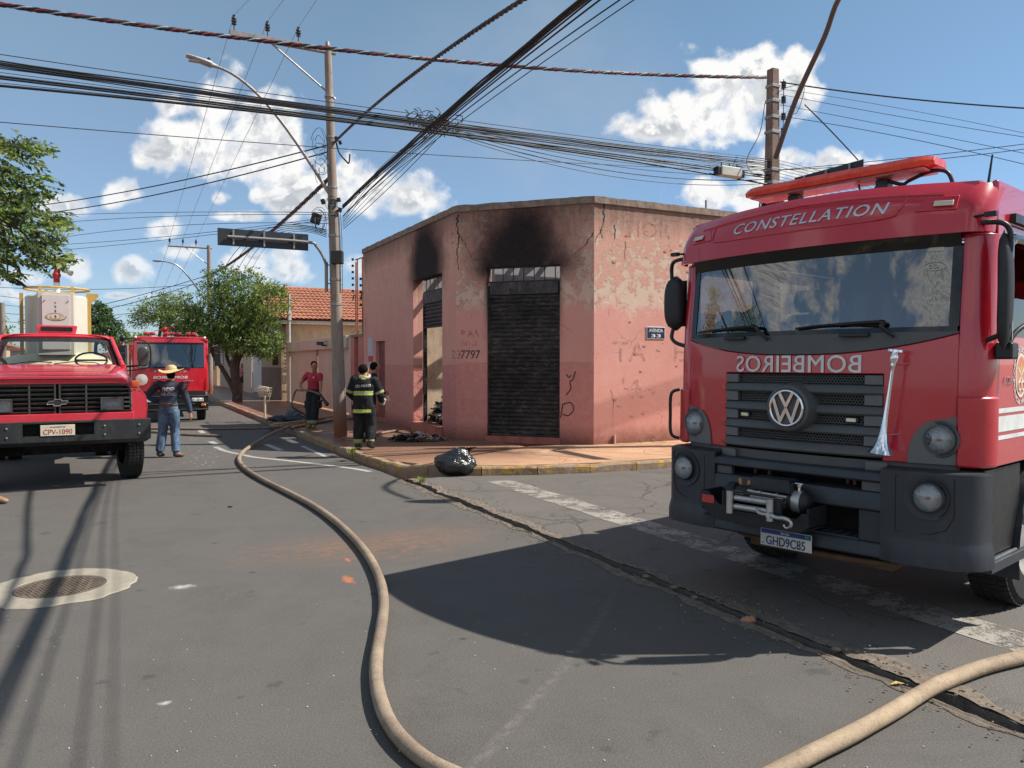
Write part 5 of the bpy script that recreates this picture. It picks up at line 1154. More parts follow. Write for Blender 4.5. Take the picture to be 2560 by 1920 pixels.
# grille
g = G(); g.box(-.965, .965, .27, .29, 1.11, 1.545); g.build('grille_backing', M_VOID, ct)
gz = [1.135, 1.197, 1.262, 1.327, 1.392, 1.457, 1.52]
for i, z in enumerate(gz):
    for s in (-1, 1):
        g = G(); x0, x1 = (.035, .955)
        if i in (1, 2, 3): x1 = .55
        g.box(s*x0, s*x1, .20, .26, z-.014, z+.014, lambda x, y, z_: (x, y+(.015 if z_ < z else 0), z_)); g.build('grille_bar', M_GRL, ct, bevel=.003)
        if i in (1, 2, 3): g = G(); g.box(s*.87, s*.955, .20, .26, z-.014, z+.014); g.build('grille_bar', M_GRL, ct, bevel=.003)
for x in (-.955, -.35, -.03, .03, .37, .955): g = G(); g.box(x-.012, x+.012, .205, .265, 1.115, 1.54); g.build('grille_post', M_GRL, ct, bevel=.003)
for s in (-1, 1):
    g = G(); 
    for a, b, c_, d in ((.555, .86, 1.15, 1.166), (.555, .86, 1.324, 1.34), (.555, .572, 1.166, 1.324), (.843, .86, 1.166, 1.324)): g.box(s*a, s*b, .165, .26, c_, d)
    hl = g.build('headlight', M_GRL, ct, bevel=.004)
    g = G(); g.grid(lambda a, b: Vector((s*a, .235+.03*(1-((a-.707)/.135)**2)*(1-((b-1.245)/.08)**2), b)), lin(.572, .843, 10), lin(1.166, 1.324, 8)); g.build('reflector', M_REFL, hl, smooth=60, fix=False)
    g = G(); g.grid(lambda a, b: Vector((s*a, .178-.008*(1-((a-.707)/.135)**2), b)), lin(.572, .843, 8), lin(1.166, 1.324, 4)); g.build('lens', M_LENS, hl, smooth=60, fix=False)
# bow-tie emblem
bt = [(-.135, -.022), (-.105, .022), (-.045, .022), (-.038, .045), (.045, .045), (.05, .022), (.135, .022), (.105, -.022), (.045, -.022), (.038, -.045), (-.045, -.045), (-.05, -.022)]
g = G(); g.prism(bt, .17, .18, lambda a, b, d: Vector((a, d, b*1.05+1.275))); em = g.build('emblem', M_BB, ct)
g = G(); P_ = [Vector((a, .168, b*1.05+1.275)) for a, b in bt+[bt[0]]]
for a, b in zip(P_, P_[1:]): g.tube([a, b], .0045, 4)
g.build('emblem_rim', M_ALU, em)
# fenders, cab sides
for s in (-1, 1):
    def fen(Y, u, d):      # u 0 (inner top) .. 1 (bottom outer)
        top = 1.46+.05*math.sin(min(1, max(0, (Y-.2)/.9))*1.5)
        if u < .5: f = u/.5; x = .98+.14*f+.05*math.sin(f*1.57); z = top-.10*f**3
        else: f = (u-.5)/.5; x = 1.17+.025*math.sin(f*3.14); z = top-.10-(top-.10-1.0)*f
        return Vector((s*(x-d), Y, z-d*.4))
    g = G(); g.shell(fen, [.19, .21, .3, .45, .7, 1., 1.3, 1.58], [0, .12, .25, .38, .5, .6, .75, .9, 1.], .02); g.build('fender', M_RED2, ct, smooth=50)
    g = G(); g.add([(s*.975, .19, 1.0), (s*.975, .19, 1.44), (s*1.06, .19, 1.43), (s*1.15, .19, 1.38), (s*1.19, .19, 1.2), (s*1.18, .19, 1.0)], [(0, 1, 2, 3, 4, 5)]); g.build('fender_front', M_RED2, ct)
    g = G(); g.box(s*1.0, s*1.10, .40, .50, 1.475, 1.58); g.build('turn_lamp', mat('amber_lens', (.65, .14, .02), .2, coat=.7), ct, bevel=.012, seg=3)
    g = G(); g.lathe([(.09, 0), (.095, .015), (.085, .05), (.03, .08)], (s*1.17, .86, 1.585), (0, 1, 0), 24); sl = g.build('spot_lamp', M_CHR, ct, smooth=40)
    g = G(); g.lathe([(.001, -.012), (.06, -.006), (.088, .0)], (s*1.17, .86, 1.585), (0, 1, 0), 24, cap=False); g.build('lens', mat('frosted_lens', (.45, .42, .38), .3, coat=.5), sl, smooth=60)
    # cab: a-pillar, door below, roof pillar
    pil = lambda a, b, r: (G().tube([a, b], r, 8))
    g = pil((s*.945, 1.50, 1.80), (s*.80, 2.05, 2.27), .035); g.tube([(s*.80, 2.05, 2.27), (s*.78, 3.1, 2.28)], .04, 8); g.tube([(s*.78, 3.1, 2.28), (s*.93, 3.15, 1.80)], .05, 8); g.build('cab_pillar', M_RED2, ct, smooth=60)
    g = G(); g.box(s*.93, s*1.0, 1.50, 3.2, 1.0, 1.82); g.build('door', M_RED2, ct, bevel=.02)
    g = G(); g.add([(s*.965, 1.56, 1.83), (s*.93, 3.1, 1.83), (s*.80, 3.1, 2.26), (s*.82, 2.05, 2.26)], [(0, 1, 2, 3)]); g.build('door_glass', M_GLS2, ct, fix=False)
    # loop mirror bracket and mirror
    g = G(); g.tube(smoothpath([(s*.93, 1.62, 2.17), (s*1.02, 1.5, 2.26), (s*1.27, 1.46, 2.22), (s*1.34, 1.46, 2.14), (s*1.36, 1.46, 1.95), (s*1.34, 1.46, 1.80), (s*1.25, 1.47, 1.755), (s*.99, 1.55, 1.72)], 5), .011, 6); g.tube([(s*.97, 1.6, 1.79), (s*1.2, 1.5, 1.81)], .018, 6); mb = g.build('mirror_bracket', M_BLK, ct, smooth=60)
    g = G(); g.loft([[Vector((s*1.24+w*.09*math.copysign(abs(math.cos(a))**.6, math.cos(a)), y, 1.96+h*.165*math.copysign(abs(math.sin(a))**.7, math.sin(a)))) for a in lin(0, 6.2832, 24)[:-1]] for y, w, h in ((1.42, .8, .9), (1.435, 1, 1), (1.48, 1, 1))]); g.build('mirror', mat('mirror_back', (.05, .045, .042), .4, coat=.3), mb, smooth=40)
# windscreen with dark border, see-through to the tank
def ws(X, f, d=0.):
    hw = .93+(.76-.93)*f; return Vector((X*hw, 1.585+.44*f+.06*abs(X)**2+d, 1.815+.475*f-.01*abs(X)))
g = G(); g.grid(lambda a, b: ws(a, b), lin(-1, 1, 12), lin(0, 1, 6)); g.build('windscreen', glass('clear_screen', (.9, .93, .9), .03, .9, .85), ct, smooth=50, fix=False)
g = G(); nx = lin(-1, 1, 24); ny = lin(0, 1, 12)
g.grid(lambda a, b: ws(a, b, -.004), [-1, -.93, -.9, -.86]+lin(-.8, .8, 8)+[.86, .9, .93, 1], [0, .04, .08, .12, .7, .76, .82, 1], skip=lambda a, b: not (abs(a) > .93 or b > .80 or b < .06 or (abs(a) > .86 and (b > .7)) )); g.build('screen_surround', mat('dark_surround', (.02, .018, .02), .35), ct, fix=False)
g = G(); g.tube([ws(x, 1.02, -.01) for x in lin(-1, 1, 14)], .03, 8); g.tube([ws(x, -.03, -.01) for x in lin(-1, 1, 14)], .02, 8); g.build('screen_frame', M_RED2, ct, smooth=60)
for (a, b, c_) in ((-.72, -.08, -.22), (-.05, .6, .72)):
    g = G(); g.tube([ws(a, .05, -.03), ws((a+b)/2, .14, -.045), ws(b, .10, -.04), ws(c_, -.02, -.02)], .008, 5); g.build('wiper', M_BLK, ct)
g = G(); g.shell(lambda X, Y, d: Vector((X, Y, 2.315+.03*(1-(X/.8)**2)-.06*max(0, abs(X)-.66)/.14-d)), [-.82, -.78, -.7]+lin(-.6, .6, 6)+[.7, .78, .82], [2.02, 2.1, 2.4, 2.8, 3.14], .02); g.build('roof', M_RED2, ct, smooth=50, bevel=.01)
g = G(); g.loft([[Vector((w*x, y, z)) for x, y in ((-.30, 2.2), (.30, 2.2), (.30, 2.7), (-.30, 2.7))] for z, w in ((2.33, .90), (2.40, .96), (2.46, 1.0), (2.485, .98))]); sc = g.build('roof_scoop', M_RED2, ct, bevel=.015, seg=3)
g = G(); g.box(-.23, .23, 2.185, 2.2, 2.385, 2.455); g.build('scoop_opening', M_VOID, sc, bevel=.004)
g = G(); g.box(-.93, .93, 3.12, 3.18, 1.0, 1.83); g.box(-.9, .9, 1.62, 1.9, 1.72, 1.80); g.build('cab_interior', M_INT, ct)
g = G(); g.tube([Vector((.50+.24*math.cos(a), 2.15+.12*math.sin(a), 1.90+.13*math.sin(a))) for a in lin(0, 6.2832, 24)], .016, 8, cap=False); g.tube([(.26, 2.15, 1.9), (.74, 2.15, 1.9)], .018, 6); g.build('steering_wheel', M_BLK, ct, smooth=60)
g = G(); g.tube([Vector((-.9+.16*math.cos(a), 2.6, 1.78+.16*math.sin(a))) for a in lin(0, 3.1, 10)], .03, 8); g.build('hand_rail', M_YEL, ct, smooth=60)
for s in (-1, 1): wheel(ct, (s*1.00, 1.10, .47), .47, .25, s, steer=R(8))
for s in (-1, 1):
    for q in (0, 1): wheel(ct, (s*(1.02-.28*q), 4.9, .47), .47, .24, s)
g = G(); g.box(-.42, .42, .3, 6.6, .60, .80); g.box(-.9, .9, .95, 1.15, .45, .6); g.box(-.35, .3, .5, 1.2, .50, .7); g.build('chassis', M_VOID, ct)
g = G(); g.tube([(1.13, 1.02, .60), (1.15, .98, .5), (1.13, 1.0, .40), (1.15, 1.0, .3)], .012, 6); g.ball((1.15, 1.0, .60), .035, 8, 5); g.build('rope_end', mat('rope', (.5, .45, .36), .9), ct)
# licence plate
g = G(); g.box(-.215, .215, -.012, -.004, .81, .965); lp = g.build('licence_plate', mat('cream_plate', (.62, .55, .42), .5, dirt=(.4, .28, .18), dirt_amt=.35), ct, bevel=.003)
MI = mat('red_ink', (.35, .05, .03), .5)
g = G(); text_geo(g, 'CPV-1090', .365, .072, lambda a, b, d: Vector((a, -.0125-max(0, d), .865+b)), ext=.001, bold=.015); g.build('lettering', MI, lp)
g = G(); text_geo(g, 'SP-BARRETOS', .19, .018, lambda a, b, d: Vector((a, -.0125-max(0, d), .935+b)), ext=.001, bold=.01); g.build('lettering', mat('dark_ink', (.08, .05, .04), .5), lp)
# water tank: round drum with flat front cabinet, rail, ladder post and water cannon
TC = Vector((0, 4.45, 0))
g = G(); g.lathe([(.50, 1.0), (.53, 1.05), (.53, 3.10), (.50, 3.13), (.001, 3.14)], TC, (0, 0, 1), 40, cap=False); tk = g.build('tank', M_TANK, ct, smooth=40)
g = G(); g.lathe([(.9, .98), (1.1, 1.2), (1.1, 1.7), (.85, 1.95), (.55, 2.05)], TC, (0, 0, 1), 40); g.build('lower_tank', mat('cream_tank', (.60, .55, .38), .5, dirt=(.4, .32, .2)), ct, smooth=40)
g = G(); g.loft([[Vector((x, y, z)) for x, y in ((-.34, 4.10), (-.30, 3.52), (.27, 3.50), (.33, 4.10))] for z in (2.0, 3.14)]); cb = g.build('cabinet', M_TANK, ct, bevel=.008)
g = G(); g.box(-.235, .205, 3.490, 3.512, 2.1, 3.09); g.build('cabinet_door', mat('satin_panel', (.55, .53, .50), .35, var=.04), cb, bevel=.004)
for s, x in ((-1, -.20), (1, .17)): g = G(); g.tube([(x-.015, 3.485, 2.955), (x+.015, 3.485, 2.985)], .007, 6); g.build('latch', M_BLK, cb)
def ring_arc(cx, cz, rx, rz, a0, a1, w, mt, y=3.487):
    g = G(); A = lin(a0, a1, 28); vs = []
    for i, a in enumerate(A):
        f = math.sin(math.pi*i/len(A))**.6; ww = w*max(.12, f); vs += [(cx+(rx-ww)*math.cos(a), y, cz+(rz-ww*.6)*math.sin(a)), (cx+(rx+ww)*math.cos(a), y, cz+(rz+ww*.6)*math.sin(a))]
    g.add(vs, [(2*i, 2*i+1, 2*i+3, 2*i+2) for i in range(len(A)-1)]); g.build('ripple_mark', mt, cb, fix=False)
cxe, cze = -.02, 2.70
ring_arc(cxe, cze, .165, .062, 2.9, 6.6, .012, M_GOLD); ring_arc(cxe, cze-.005, .165, .075, 3.0, 6.4, .006, M_BRN, 3.4865); ring_arc(cxe-.01, cze+.005, .13, .055, -.5, 4.0, .008, M_GOLD, 3.4862); ring_arc(cxe, cze, .08, .045, 2.2, 7.2, .009, M_GOLD, 3.4858)
for zc, r in ((2.70, .03), (2.80, .026), (2.88, .022), (2.95, .016)):
    g = G(); g.prism([(cxe-.01, zc+r), (cxe+r*.45, zc), (cxe+.006, zc-r), (cxe-r*.45, zc)], 3.484, 3.489, lambda a, b, d: Vector((a, d, b))); g.build('drop_mark', M_BRN, cb)
g = G(); g.tube([TC+Vector((.55*math.cos(a), .55*math.sin(a), 3.265)) for a in lin(0, 6.2832, 40)], .02, 8, cap=False); rl = g.build('rail', M_YEL, tk, smooth=60)
for x, y, w in ((-.27, 3.95, .05), (.25, 3.95, .05), (-.18, 4.9, .06), (.3, 4.8, .05)): g = G(); g.box(x-w/2, x+w/2, y-.02, y+.02, 3.12, 3.285); g.build('rail_post', M_YEL, rl)
g = G(); g.box(.50, .57, 4.30, 4.5, 1.0, 3.20); g.add([(.57, 4.3, 3.2), (.57, 4.3, 3.0), (.70, 4.3, 3.14), (.70, 4.3, 3.2)], [(0, 1, 2, 3)]); g.box(-.60, -.54, 4.1, 4.16, 1.0, 3.15); g.build('ladder_post', M_YEL, ct)
cn = G(); cn.tube([TC+Vector((0, 0, 3.14)), TC+Vector((0, 0, 3.40))], .055, 14); c0 = cn.build('riser', M_WHT, tk, smooth=50)
M_RB = mat('red_brass', (.38, .02, .02), .4, .2, dirt=(.12, .05, .04))
g = G(); q = TC+Vector((0, 0, 3.38)); g.tube(smoothpath([q, q+Vector((0, 0, .18)), q+Vector((.02, 0, .28)), q+Vector((.02, -.02, .36)), q+Vector((-.02, -.03, .38))], 4), .055, 12); g.ball(q+Vector((0, 0, .16)), .075, 12, 8); g.ball(q+Vector((.0, 0, .35)), .075, 12, 8); g.tube([q+Vector((.0, 0, .35)), q+Vector((-.32, -.05, .41))], .012, 6); g.build('cannon', M_RB, c0, smooth=50)
g = G(); g.tube([q+Vector((.04, -.02, .30)), q+Vector((.20, -.12, .215))], .035, 12); g.tube([q+Vector((.20, -.12, .215)), q+Vector((.25, -.15, .19))], [.045, .055], 12); g.tube([q+Vector((.14, -.08, .25)), q+Vector((.15, -.09, .245))], .05, 12); g.build('cannon_nozzle', M_STL, c0, smooth=40)
# ============================================================ second red fire truck down the street
iv = thing('fire_truck', 'red cab-over fire truck parked down the street behind the man in the straw hat', 'fire truck', (-10.62, 24.3, 0), R(24))
s_ = lambda z: 1.85+(z-1.85)*.96
def iy(X, z): return .12*(abs(X)/1.03)**2.4+(.0 if z < 1.7 else .22*(z-1.7))
FI = lambda X, z, d=0.: Vector((X, iy(X, z)+d, z))
xs_ = lin(-1.03, 1.03, 14)
def corn(g, z0, z1, s):
    g.shell(lambda f, z, d: Vector((s*(1.03+.07*math.sin(f*1.57)-d), iy(1.03, z)+.12*(1-math.cos(f*1.57))+d*.3, z)), [0, .25, .5, .75, 1], lin(z0, z1, 6), .03)
g = G(); g.shell(FI, xs_, lin(.98, 1.69, 5), .03); g.shell(FI, xs_, [2.50, 2.56, 2.62], .03); 
for s in (-1, 1): corn(g, .98, 2.62, s)
for s in (-1, 1): g.shell(lambda a, z, d: FI(s*a, z, d), [.965, 1.0, 1.03], lin(1.69, 2.50, 5), .03)
cab = g.build('cab_front', M_RED, iv, smooth=45)
g = G(); g.shell(lambda X, Y, d: Vector((X, Y, 2.63+.04*(1-(X/1.1)**2)-.03*(Y-.25)*0-d-.07*max(0, (abs(X)-.95)/.15))), [-1.1, -1.05, -.95]+lin(-.8, .8, 6)+[.95, 1.05, 1.1], [.27, .33, .6, 1.6, 2.4], .03); g.build('cab_roof', M_RED, iv, smooth=50)
for s in (-1, 1):
    g = G(); g.box(s*1.06, s*1.10, .3, 2.4, .98, 1.72); g.box(s*1.06, s*1.10, 1.2, 2.4, 1.72, 2.62); g.build('cab_side', M_RED, iv)
g = G(); g.grid(lambda a, b: FI(a, b, .012), lin(-.965, .965, 12), lin(1.69, 2.50, 6)); g.build('windscreen', M_GLS, iv, smooth=50, fix=False)
g = G(); g.grid(lambda a, b: FI(a, b, .01), lin(-.97, .97, 12), [1.69, 1.715]); g.grid(lambda a, b: FI(a, b, .01), lin(-.97, .97, 12), [2.44, 2.505]); g.build('windscreen_border', M_FRIT, iv, fix=False)
g = G(); g.box(-1.05, 1.05, 1.6, 1.65, 1.0, 2.6); g.box(-1.0, 1.0, .35, .75, 1.5, 1.68); g.build('cab_interior', M_INT, iv)
g = G(); g.tube([FI(-.5, 1.74, -.03), FI(-.1, 1.72, -.03)], .012, 5); g.tube([FI(.15, 1.74, -.03), FI(.6, 1.71, -.03)], .012, 5); g.build('wiper', M_BLK, iv)
g = G(); text_geo(g, 'BOMBEIROS', .98, .085, lambda a, b, d: FI(-.02+a, 1.41+b, -.004-max(0, d)), ext=.001, bold=.03, mirror=True); g.build('lettering', M_WHT, iv)
g = G(); text_geo(g, 'T E C T O R', .98, .05, lambda a, b, d: FI(-.02+a, 1.59+b, -.004-max(0, d)), ext=.001, bold=.02); g.build('lettering', M_SIL, iv)
g = G(); text_geo(g, 'ATTACK', .26, .035, lambda a, b, d: FI(.52+a, 1.30+b, -.004-max(0, d)), ext=.001, bold=.02); g.build('lettering', M_SIL, iv)
for z, w in ((1.24, .55), (1.14, .52), (1.05, .48)): g = G(); g.prism([(-w, z+.03), (w, z+.03), (w-.05, z-.02), (-w+.05, z-.02)], -.012, .02, lambda a, b, d: FI(a, b, d)); g.build('grille_slot', M_VOID, iv)
for s in (-1, 1):
    g = G(); g.prism([(s*.97, 1.02), (s*1.02, 1.02), (s*1.03, 1.36), (s*1.0, 1.36)], -.008, .02, lambda a, b, d: FI(a, b, d)); g.build('air_slot', M_VOID, iv)
    g = G(); g.tube([FI(s*.99, 1.02, -.012), FI(s*.985, 1.2, -.012), FI(s*1.02, 1.38, -.01)], .012, 5); g.build('slot_trim', M_RED, iv)
g = G(); g.shell(lambda X, z, d: Vector((X, -.06+.14*(abs(X)/1.08)**3+d, z)), lin(-1.08, 1.08, 12), [.36, .40, .60, .62, .78, .80, .83], .08); ib = g.build('bumper', M_BLK, iv, smooth=30)
g = G(); g.shell(lambda X, z, d: FI(X, z, d), lin(-1.0, 1.0, 8), [.83, .9, .975], .03); g.build('black_mask', M_VOID, iv)
for z in (.82, .575, .40): g = G(); g.tube([Vector((x, -.075+.14*(abs(x)/1.08)**3, z)) for x in lin(-1.08, 1.08, 14)], .014, 6); g.build('bumper_rib', M_GRL, ib, smooth=60)
for s in (-1, 1):
    g = G(); g.box(s*.58, s*.93, -.07, .05, .635, .76); h = g.build('headlight', mat('pale_lamp', (.45, .46, .47), .3, coat=.6), iv, bevel=.02)
    for k in (.67, .82): g = G(); g.lathe([(.05, 0), (.04, -.01), (.001, -.004)], (s*k, -.072, .70), (0, 1, 0), 14, cap=False); g.build('reflector', M_REFL, h, smooth=50)
    g = G(); g.box(s*.86, s*1.0, -.03, .03, .50, .57); g.build('turn_lamp', MATS['amber_lens'], iv, bevel=.01)
    wheel(iv, (s*.90, 1.0, .45), .45, .26, s)
    g = G(); g.tube([(s*1.08, .25, 2.38), (s*1.36, .18, 2.36)], .02, 6); g.box(s*1.29, s*1.45, .10, .22, 2.18, 2.40); g.box(s*1.28, s*1.46, .10, .22, 1.76, 2.16); g.build('mirror', M_BLK, iv, bevel=.03, seg=3)
g = G(); g.box(-.78, .72, .38, .44, 2.72, 2.745); br = g.build('beacon_bar', M_BLK, iv)
for x in (-.70, -.52, -.12, .06, .24, .52, .68):
    g = G(); g.lathe([(.085, 0), (.09, .03), (.08, .07), (.03, .085), (.001, .085)], (x, .41, 2.745), (0, 0, 1), 16); g.build('beacon', mat('red_beacon', (.5, .02, .02), .15, coat=.8), br, smooth=40)
g = G(); g.tube([(-.16, 1.2, 2.7), (-.16, 1.2, 2.95)], .07, 12); g.ball((-.16, 1.2, 2.93), .10, 10, 8); g.tube([(-.16, 1.18, 2.94), (.10, .9, 3.02)], .025, 8); g.tube([(-.2, 1.2, 2.94), (-.5, 1.1, 2.88)], .012, 5); g.build('cannon', M_RB, iv, smooth=40)
g = G(); g.box(-1.08, 1.08, 2.45, 7.5, .75, 2.75); g.build('equipment_body', M_RED, iv, bevel=.03); g = G(); g.box(-.4, .4, .3, 7, .45, .75); g.box(-1.0, 1.0, .6, .75, .30, .5); g.build('chassis', M_VOID, iv)
# open door and gear rack on the left of the cab
g = G(); g.box(-1.75, -1.12, .28, .34, .95, 2.45); od = g.build('open_door', M_RED, iv, bevel=.01)
g = G(); g.box(-1.62, -1.2, .25, .279, 1.7, 2.35); g.build('door_glass', M_GLS, od)
for x, z0, z1, r in ((-1.35, .9, 2.5, .05), (-1.22, 1.0, 2.45, .035), (-1.5, 1.2, 2.35, .04)): g = G(); g.tube([(x, .18, z0), (x, .18, z1)], r, 8); g.build('gear_tube', M_STL, od, smooth=50)
g = G(); g.ball((-1.35, .2, 2.62), .10, 10, 8); g.build('siren', M_BLK, od, smooth=60)
for s in (-1, 1): g = G(); g.ball((s*1.0, .36, 2.66), .045, 8, 6); g.build('corner_lamp', MATS['warm_strobe'], iv, smooth=60)
# ============================================================ poles, lamps, signs, cables
def concrete(name, a, b, foot=True):
    m, t, p, o = newmat(name); c = t.obj(); n = t.noise(t.mul(c, (3, 3, .6)), 2.5, 7, .72); f = t.noise(c, 40, 4, .7)
    col = t.mix(t.mr(n, .32, .7), a, b); col = t.mix(t.m('MULTIPLY', t.mr(t.noise(c, 5, 6, .75), .58, .7), .5), col, (.07, .055, .05))
    if foot: col = t.mix(t.mr(t.m('ADD', t.sep(c)[2], t.m('MULTIPLY', n, -.6)), .75, -.05), col, (.20, .075, .04))
    t.l.new(col, p.inputs['Base Color']); p.inputs['Roughness'].default_value = .9; bump(t, p, f, .4, .01); return m
M_POLE = concrete('pole_concrete', (.20, .155, .125), (.33, .27, .225)); M_GALV = mat('galvanised', (.30, .29, .28), .5, .5, var=.15, scale=5, dirt=(.2, .15, .12), dirt_amt=.3)
M_GREYP = mat('grey_pole_paint', (.24, .24, .235), .5, .3, var=.1); M_SIGN = mat('sign_back', (.035, .04, .048), .5, .3, var=.12, scale=2, dirt=(.09, .085, .08), dirt_amt=.3)
M_CAB = mat('cable_black', (.012, .013, .018), .6); M_PORC = mat('dark_insulator', (.035, .035, .045), .25, coat=.5); M_CABR = mat('cable_red', (.17, .022, .03), .6); M_CABG = mat('cable_grey', (.35, .35, .37), .6); M_CABD = mat('cable_dark_grey', (.06, .055, .06), .6); M_CABB = mat('cable_brown', (.12, .08, .075), .6)
P1 = Vector((-3.96, 17.98, .15)); P2 = Vector((5.33, 16.1, .15))
d1 = Vector((-SX, CX, 0)); d2 = Vector((CX, SX, 0))
def band(g, c, r, h=.05, n=16): g.lathe([(r, -h/2), (r+.012, -h/2), (r+.012, h/2), (r, h/2)], c, (0, 0, 1), n)
def insul(par, c, s=1.):
    g = G(); g.lathe([(.012*s, -.14*s), (.012*s, 0), (.05*s, .0), (.055*s, .02*s), (.03*s, .04*s), (.06*s, .06*s), (.06*s, .085*s), (.03*s, .1*s), (.055*s, .12*s), (.05*s, .15*s), (.025*s, .17*s), (.035*s, .2*s)], c, (0, 0, 1), 14); return g.build('insulator', M_PORC, par, smooth=40)
pole = thing('utility_pole', 'round concrete utility pole on the corner pavement beside the two firefighters', 'utility pole', P1)
lean = lambda z: Vector((-.030*z*.9, .0, z))
g = G(); hs = lin(0, 8.92, 14); g.tube([lean(z) for z in hs], [.155-.0085*z for z in hs], 24); g.build('shaft', M_POLE, pole, smooth=50)
TOP = lean(8.82)
g = G(); a_ = TOP+d2*.18; b_ = TOP-d2*2.12; n_ = d1*.055
g.add([q+n_*s+Vector((0, 0, h)) for q in (a_, b_) for s in (-1, 1) for h in (-.06, .06)], [(0, 1, 3, 2), (4, 6, 7, 5), (0, 4, 5, 1), (2, 3, 7, 6), (0, 2, 6, 4), (1, 5, 7, 3)]); xa = g.build('crossarm', M_GALV, pole, bevel=.006)
g = G(); g.tube([TOP-d2*1.25+Vector((0, 0, -.06)), lean(7.75)+d2*.14], .022, 8); band(g, lean(7.78), .10); g.build('brace', M_GALV, pole, smooth=40)
INS = [TOP-d2*2.03+Vector((0, 0, .2)), TOP-d2*1.33+Vector((0, 0, .2)), TOP-d2*.66+Vector((0, 0, .2))]
for q in INS: insul(xa, q, 1.)
for z in (5.72, 5.45, 5.30, 5.10, 4.62, 3.62, 3.05, 6.86): g = G(); band(g, lean(z), .155-.0085*z, .05); g.build('clamp_band', M_GALV, pole, smooth=30)
g = G(); g.tube([lean(8.9), lean(9.02)], [.06, .045], 10); g.build('cap', M_GALV, pole)
# knot of spare cable loops and boxes hanging on the pole
rn = random.Random(11)
for (z, n, r0, dx) in ((6.7, 4, .15, -.24), (6.15, 4, .13, -.2), (5.35, 8, .12, 0.), (4.95, 6, .14, -.30)):
    g = G()
    for k in range(n):
        c = lean(z)+d2*dx+Vector((0, -.1, rn.uniform(-.12, .1))); r = r0*rn.uniform(.5, 1.3); e = rn.uniform(.6, 2.2); ph = rn.uniform(0, 6)
        g.tube([c+d2*r*math.cos(a+ph)+Vector((0, 0, r*e*math.sin(a+ph)))+d1*.06*math.sin(2*a+k) for a in lin(0, rn.uniform(3.5, 6.2), 18)], .006, 4)
    tag(g.build('cable_loops', M_CAB, pole, smooth=60), kind='stuff')
for c, s in ((lean(5.42)+Vector((.16, -.1, 0)), .05), (lean(5.38)+Vector((-.2, -.1, 0)), .06), (lean(5.2)+Vector((.17, -.06, 0)), .055), (lean(6.8)+Vector((.16, -.1, 0)), .05), (lean(6.75)+Vector((.24, -.12, -.04)), .045)):
    g = G(); g.obox(c, (s*1.5, s*1.6, s*1.8), Matrix.Rotation(rn.uniform(-.4, .4), 3, 'Y')); g.build('cable_clamp', M_BLK, pole, bevel=.01)
g = G(); g.obox(lean(4.98)+Vector((-.36, -.16, 0)), (.20, .16, .24), Matrix.Rotation(.3, 3, 'Y')); g.build('splice_box', M_BLK, pole, bevel=.02)
g = G(); g.obox(lean(4.10)+Vector((.10, -.20, 0)), (.27, .18, .30)); g.build('junction_box', mat('grey_black_box', (.03, .032, .036), .5), pole, bevel=.02)
g = G(); g.tube(smoothpath([lean(6.85)+Vector((.12, -.1, 0)), lean(6.5)+Vector((.2, -.12, 0)), lean(6.3)+Vector((.35, -.12, 0)), lean(6.25)+Vector((.42, -.12, 0)), lean(6.45)+Vector((.45, -.12, 0))], 6), .018, 6); g.build('cable_tail', M_CAB, pole, smooth=60)
for dx in (.14, .18, .12): g = G(); g.tube(smoothpath([lean(5.2)+Vector((dx, -.1, 0)), lean(4.6)+Vector((dx+.02, -.1, 0)), lean(3.3)+Vector((dx+.0, -.12, 0))], 5), .007, 4); g.build('down_cable', M_CAB, pole)
# street lamp on its long arm
sl = thing('street_lamp', 'street lamp on a long curved grey arm reaching over the street from the corner pole', 'street lamp', P1)
g = G(); q0 = lean(5.65)-d2*.10+Vector((0, 0, 0)); tipz = 8.05
def armp(f): return lean(5.65)*(1-f)+lean(5.65)*f+(-d2)*(.12+2.35*f)+Vector((0, 0, 2.36*(math.sin(f*math.pi/2*.93)**1.0)+.05*f))
g.tube([armp(f) for f in lin(0, 1, 16)], [.038-.008*f for f in lin(0, 1, 16)], 10); g.tube([armp(0)+d2*.1-Vector((0, 0, .15)), armp(0.03)], .045, 8); arm = g.build('arm', mat('lamp_arm', (.30, .27, .26), .5, .2, var=.1), sl, smooth=60)
e = armp(1); dn = (armp(1)-armp(.97)).normalized(); g = G()
def hd_(f, w, h): 
    c = e+dn*(f)+Vector((0, 0, .0)); side = dn.cross(Vector((0, 0, 1))).normalized(); up = side.cross(dn)
    return [c+side*w*math.cos(a)+up*h*math.sin(a) for a in lin(0, 6.2832, 12)[:-1]]
g.loft([hd_(-.02, .04, .04), hd_(.08, .05, .05), hd_(.12, .10, .07), hd_(.28, .12, .06), hd_(.5, .12, .04), hd_(.62, .09, .03)]); h_ = g.build('lamp_head', mat('lamp_grey', (.36, .36, .36), .4), sl, smooth=40)
g = G(); g.obox(e+dn*.42+Vector((0, 0, -.05)), (.30, .14, .03), Matrix.Rotation(ROT, 3, 'Z')); g.build('lens', mat('milky_lens', (.5, .5, .48), .3), h_, bevel=.01); g = G(); g.lathe([(.035, 0), (.035, .05), (.02, .07)], e+dn*.16+Vector((0, 0, .06)), (0, 0, 1), 10); g.build('photocell', M_BLK, h_)
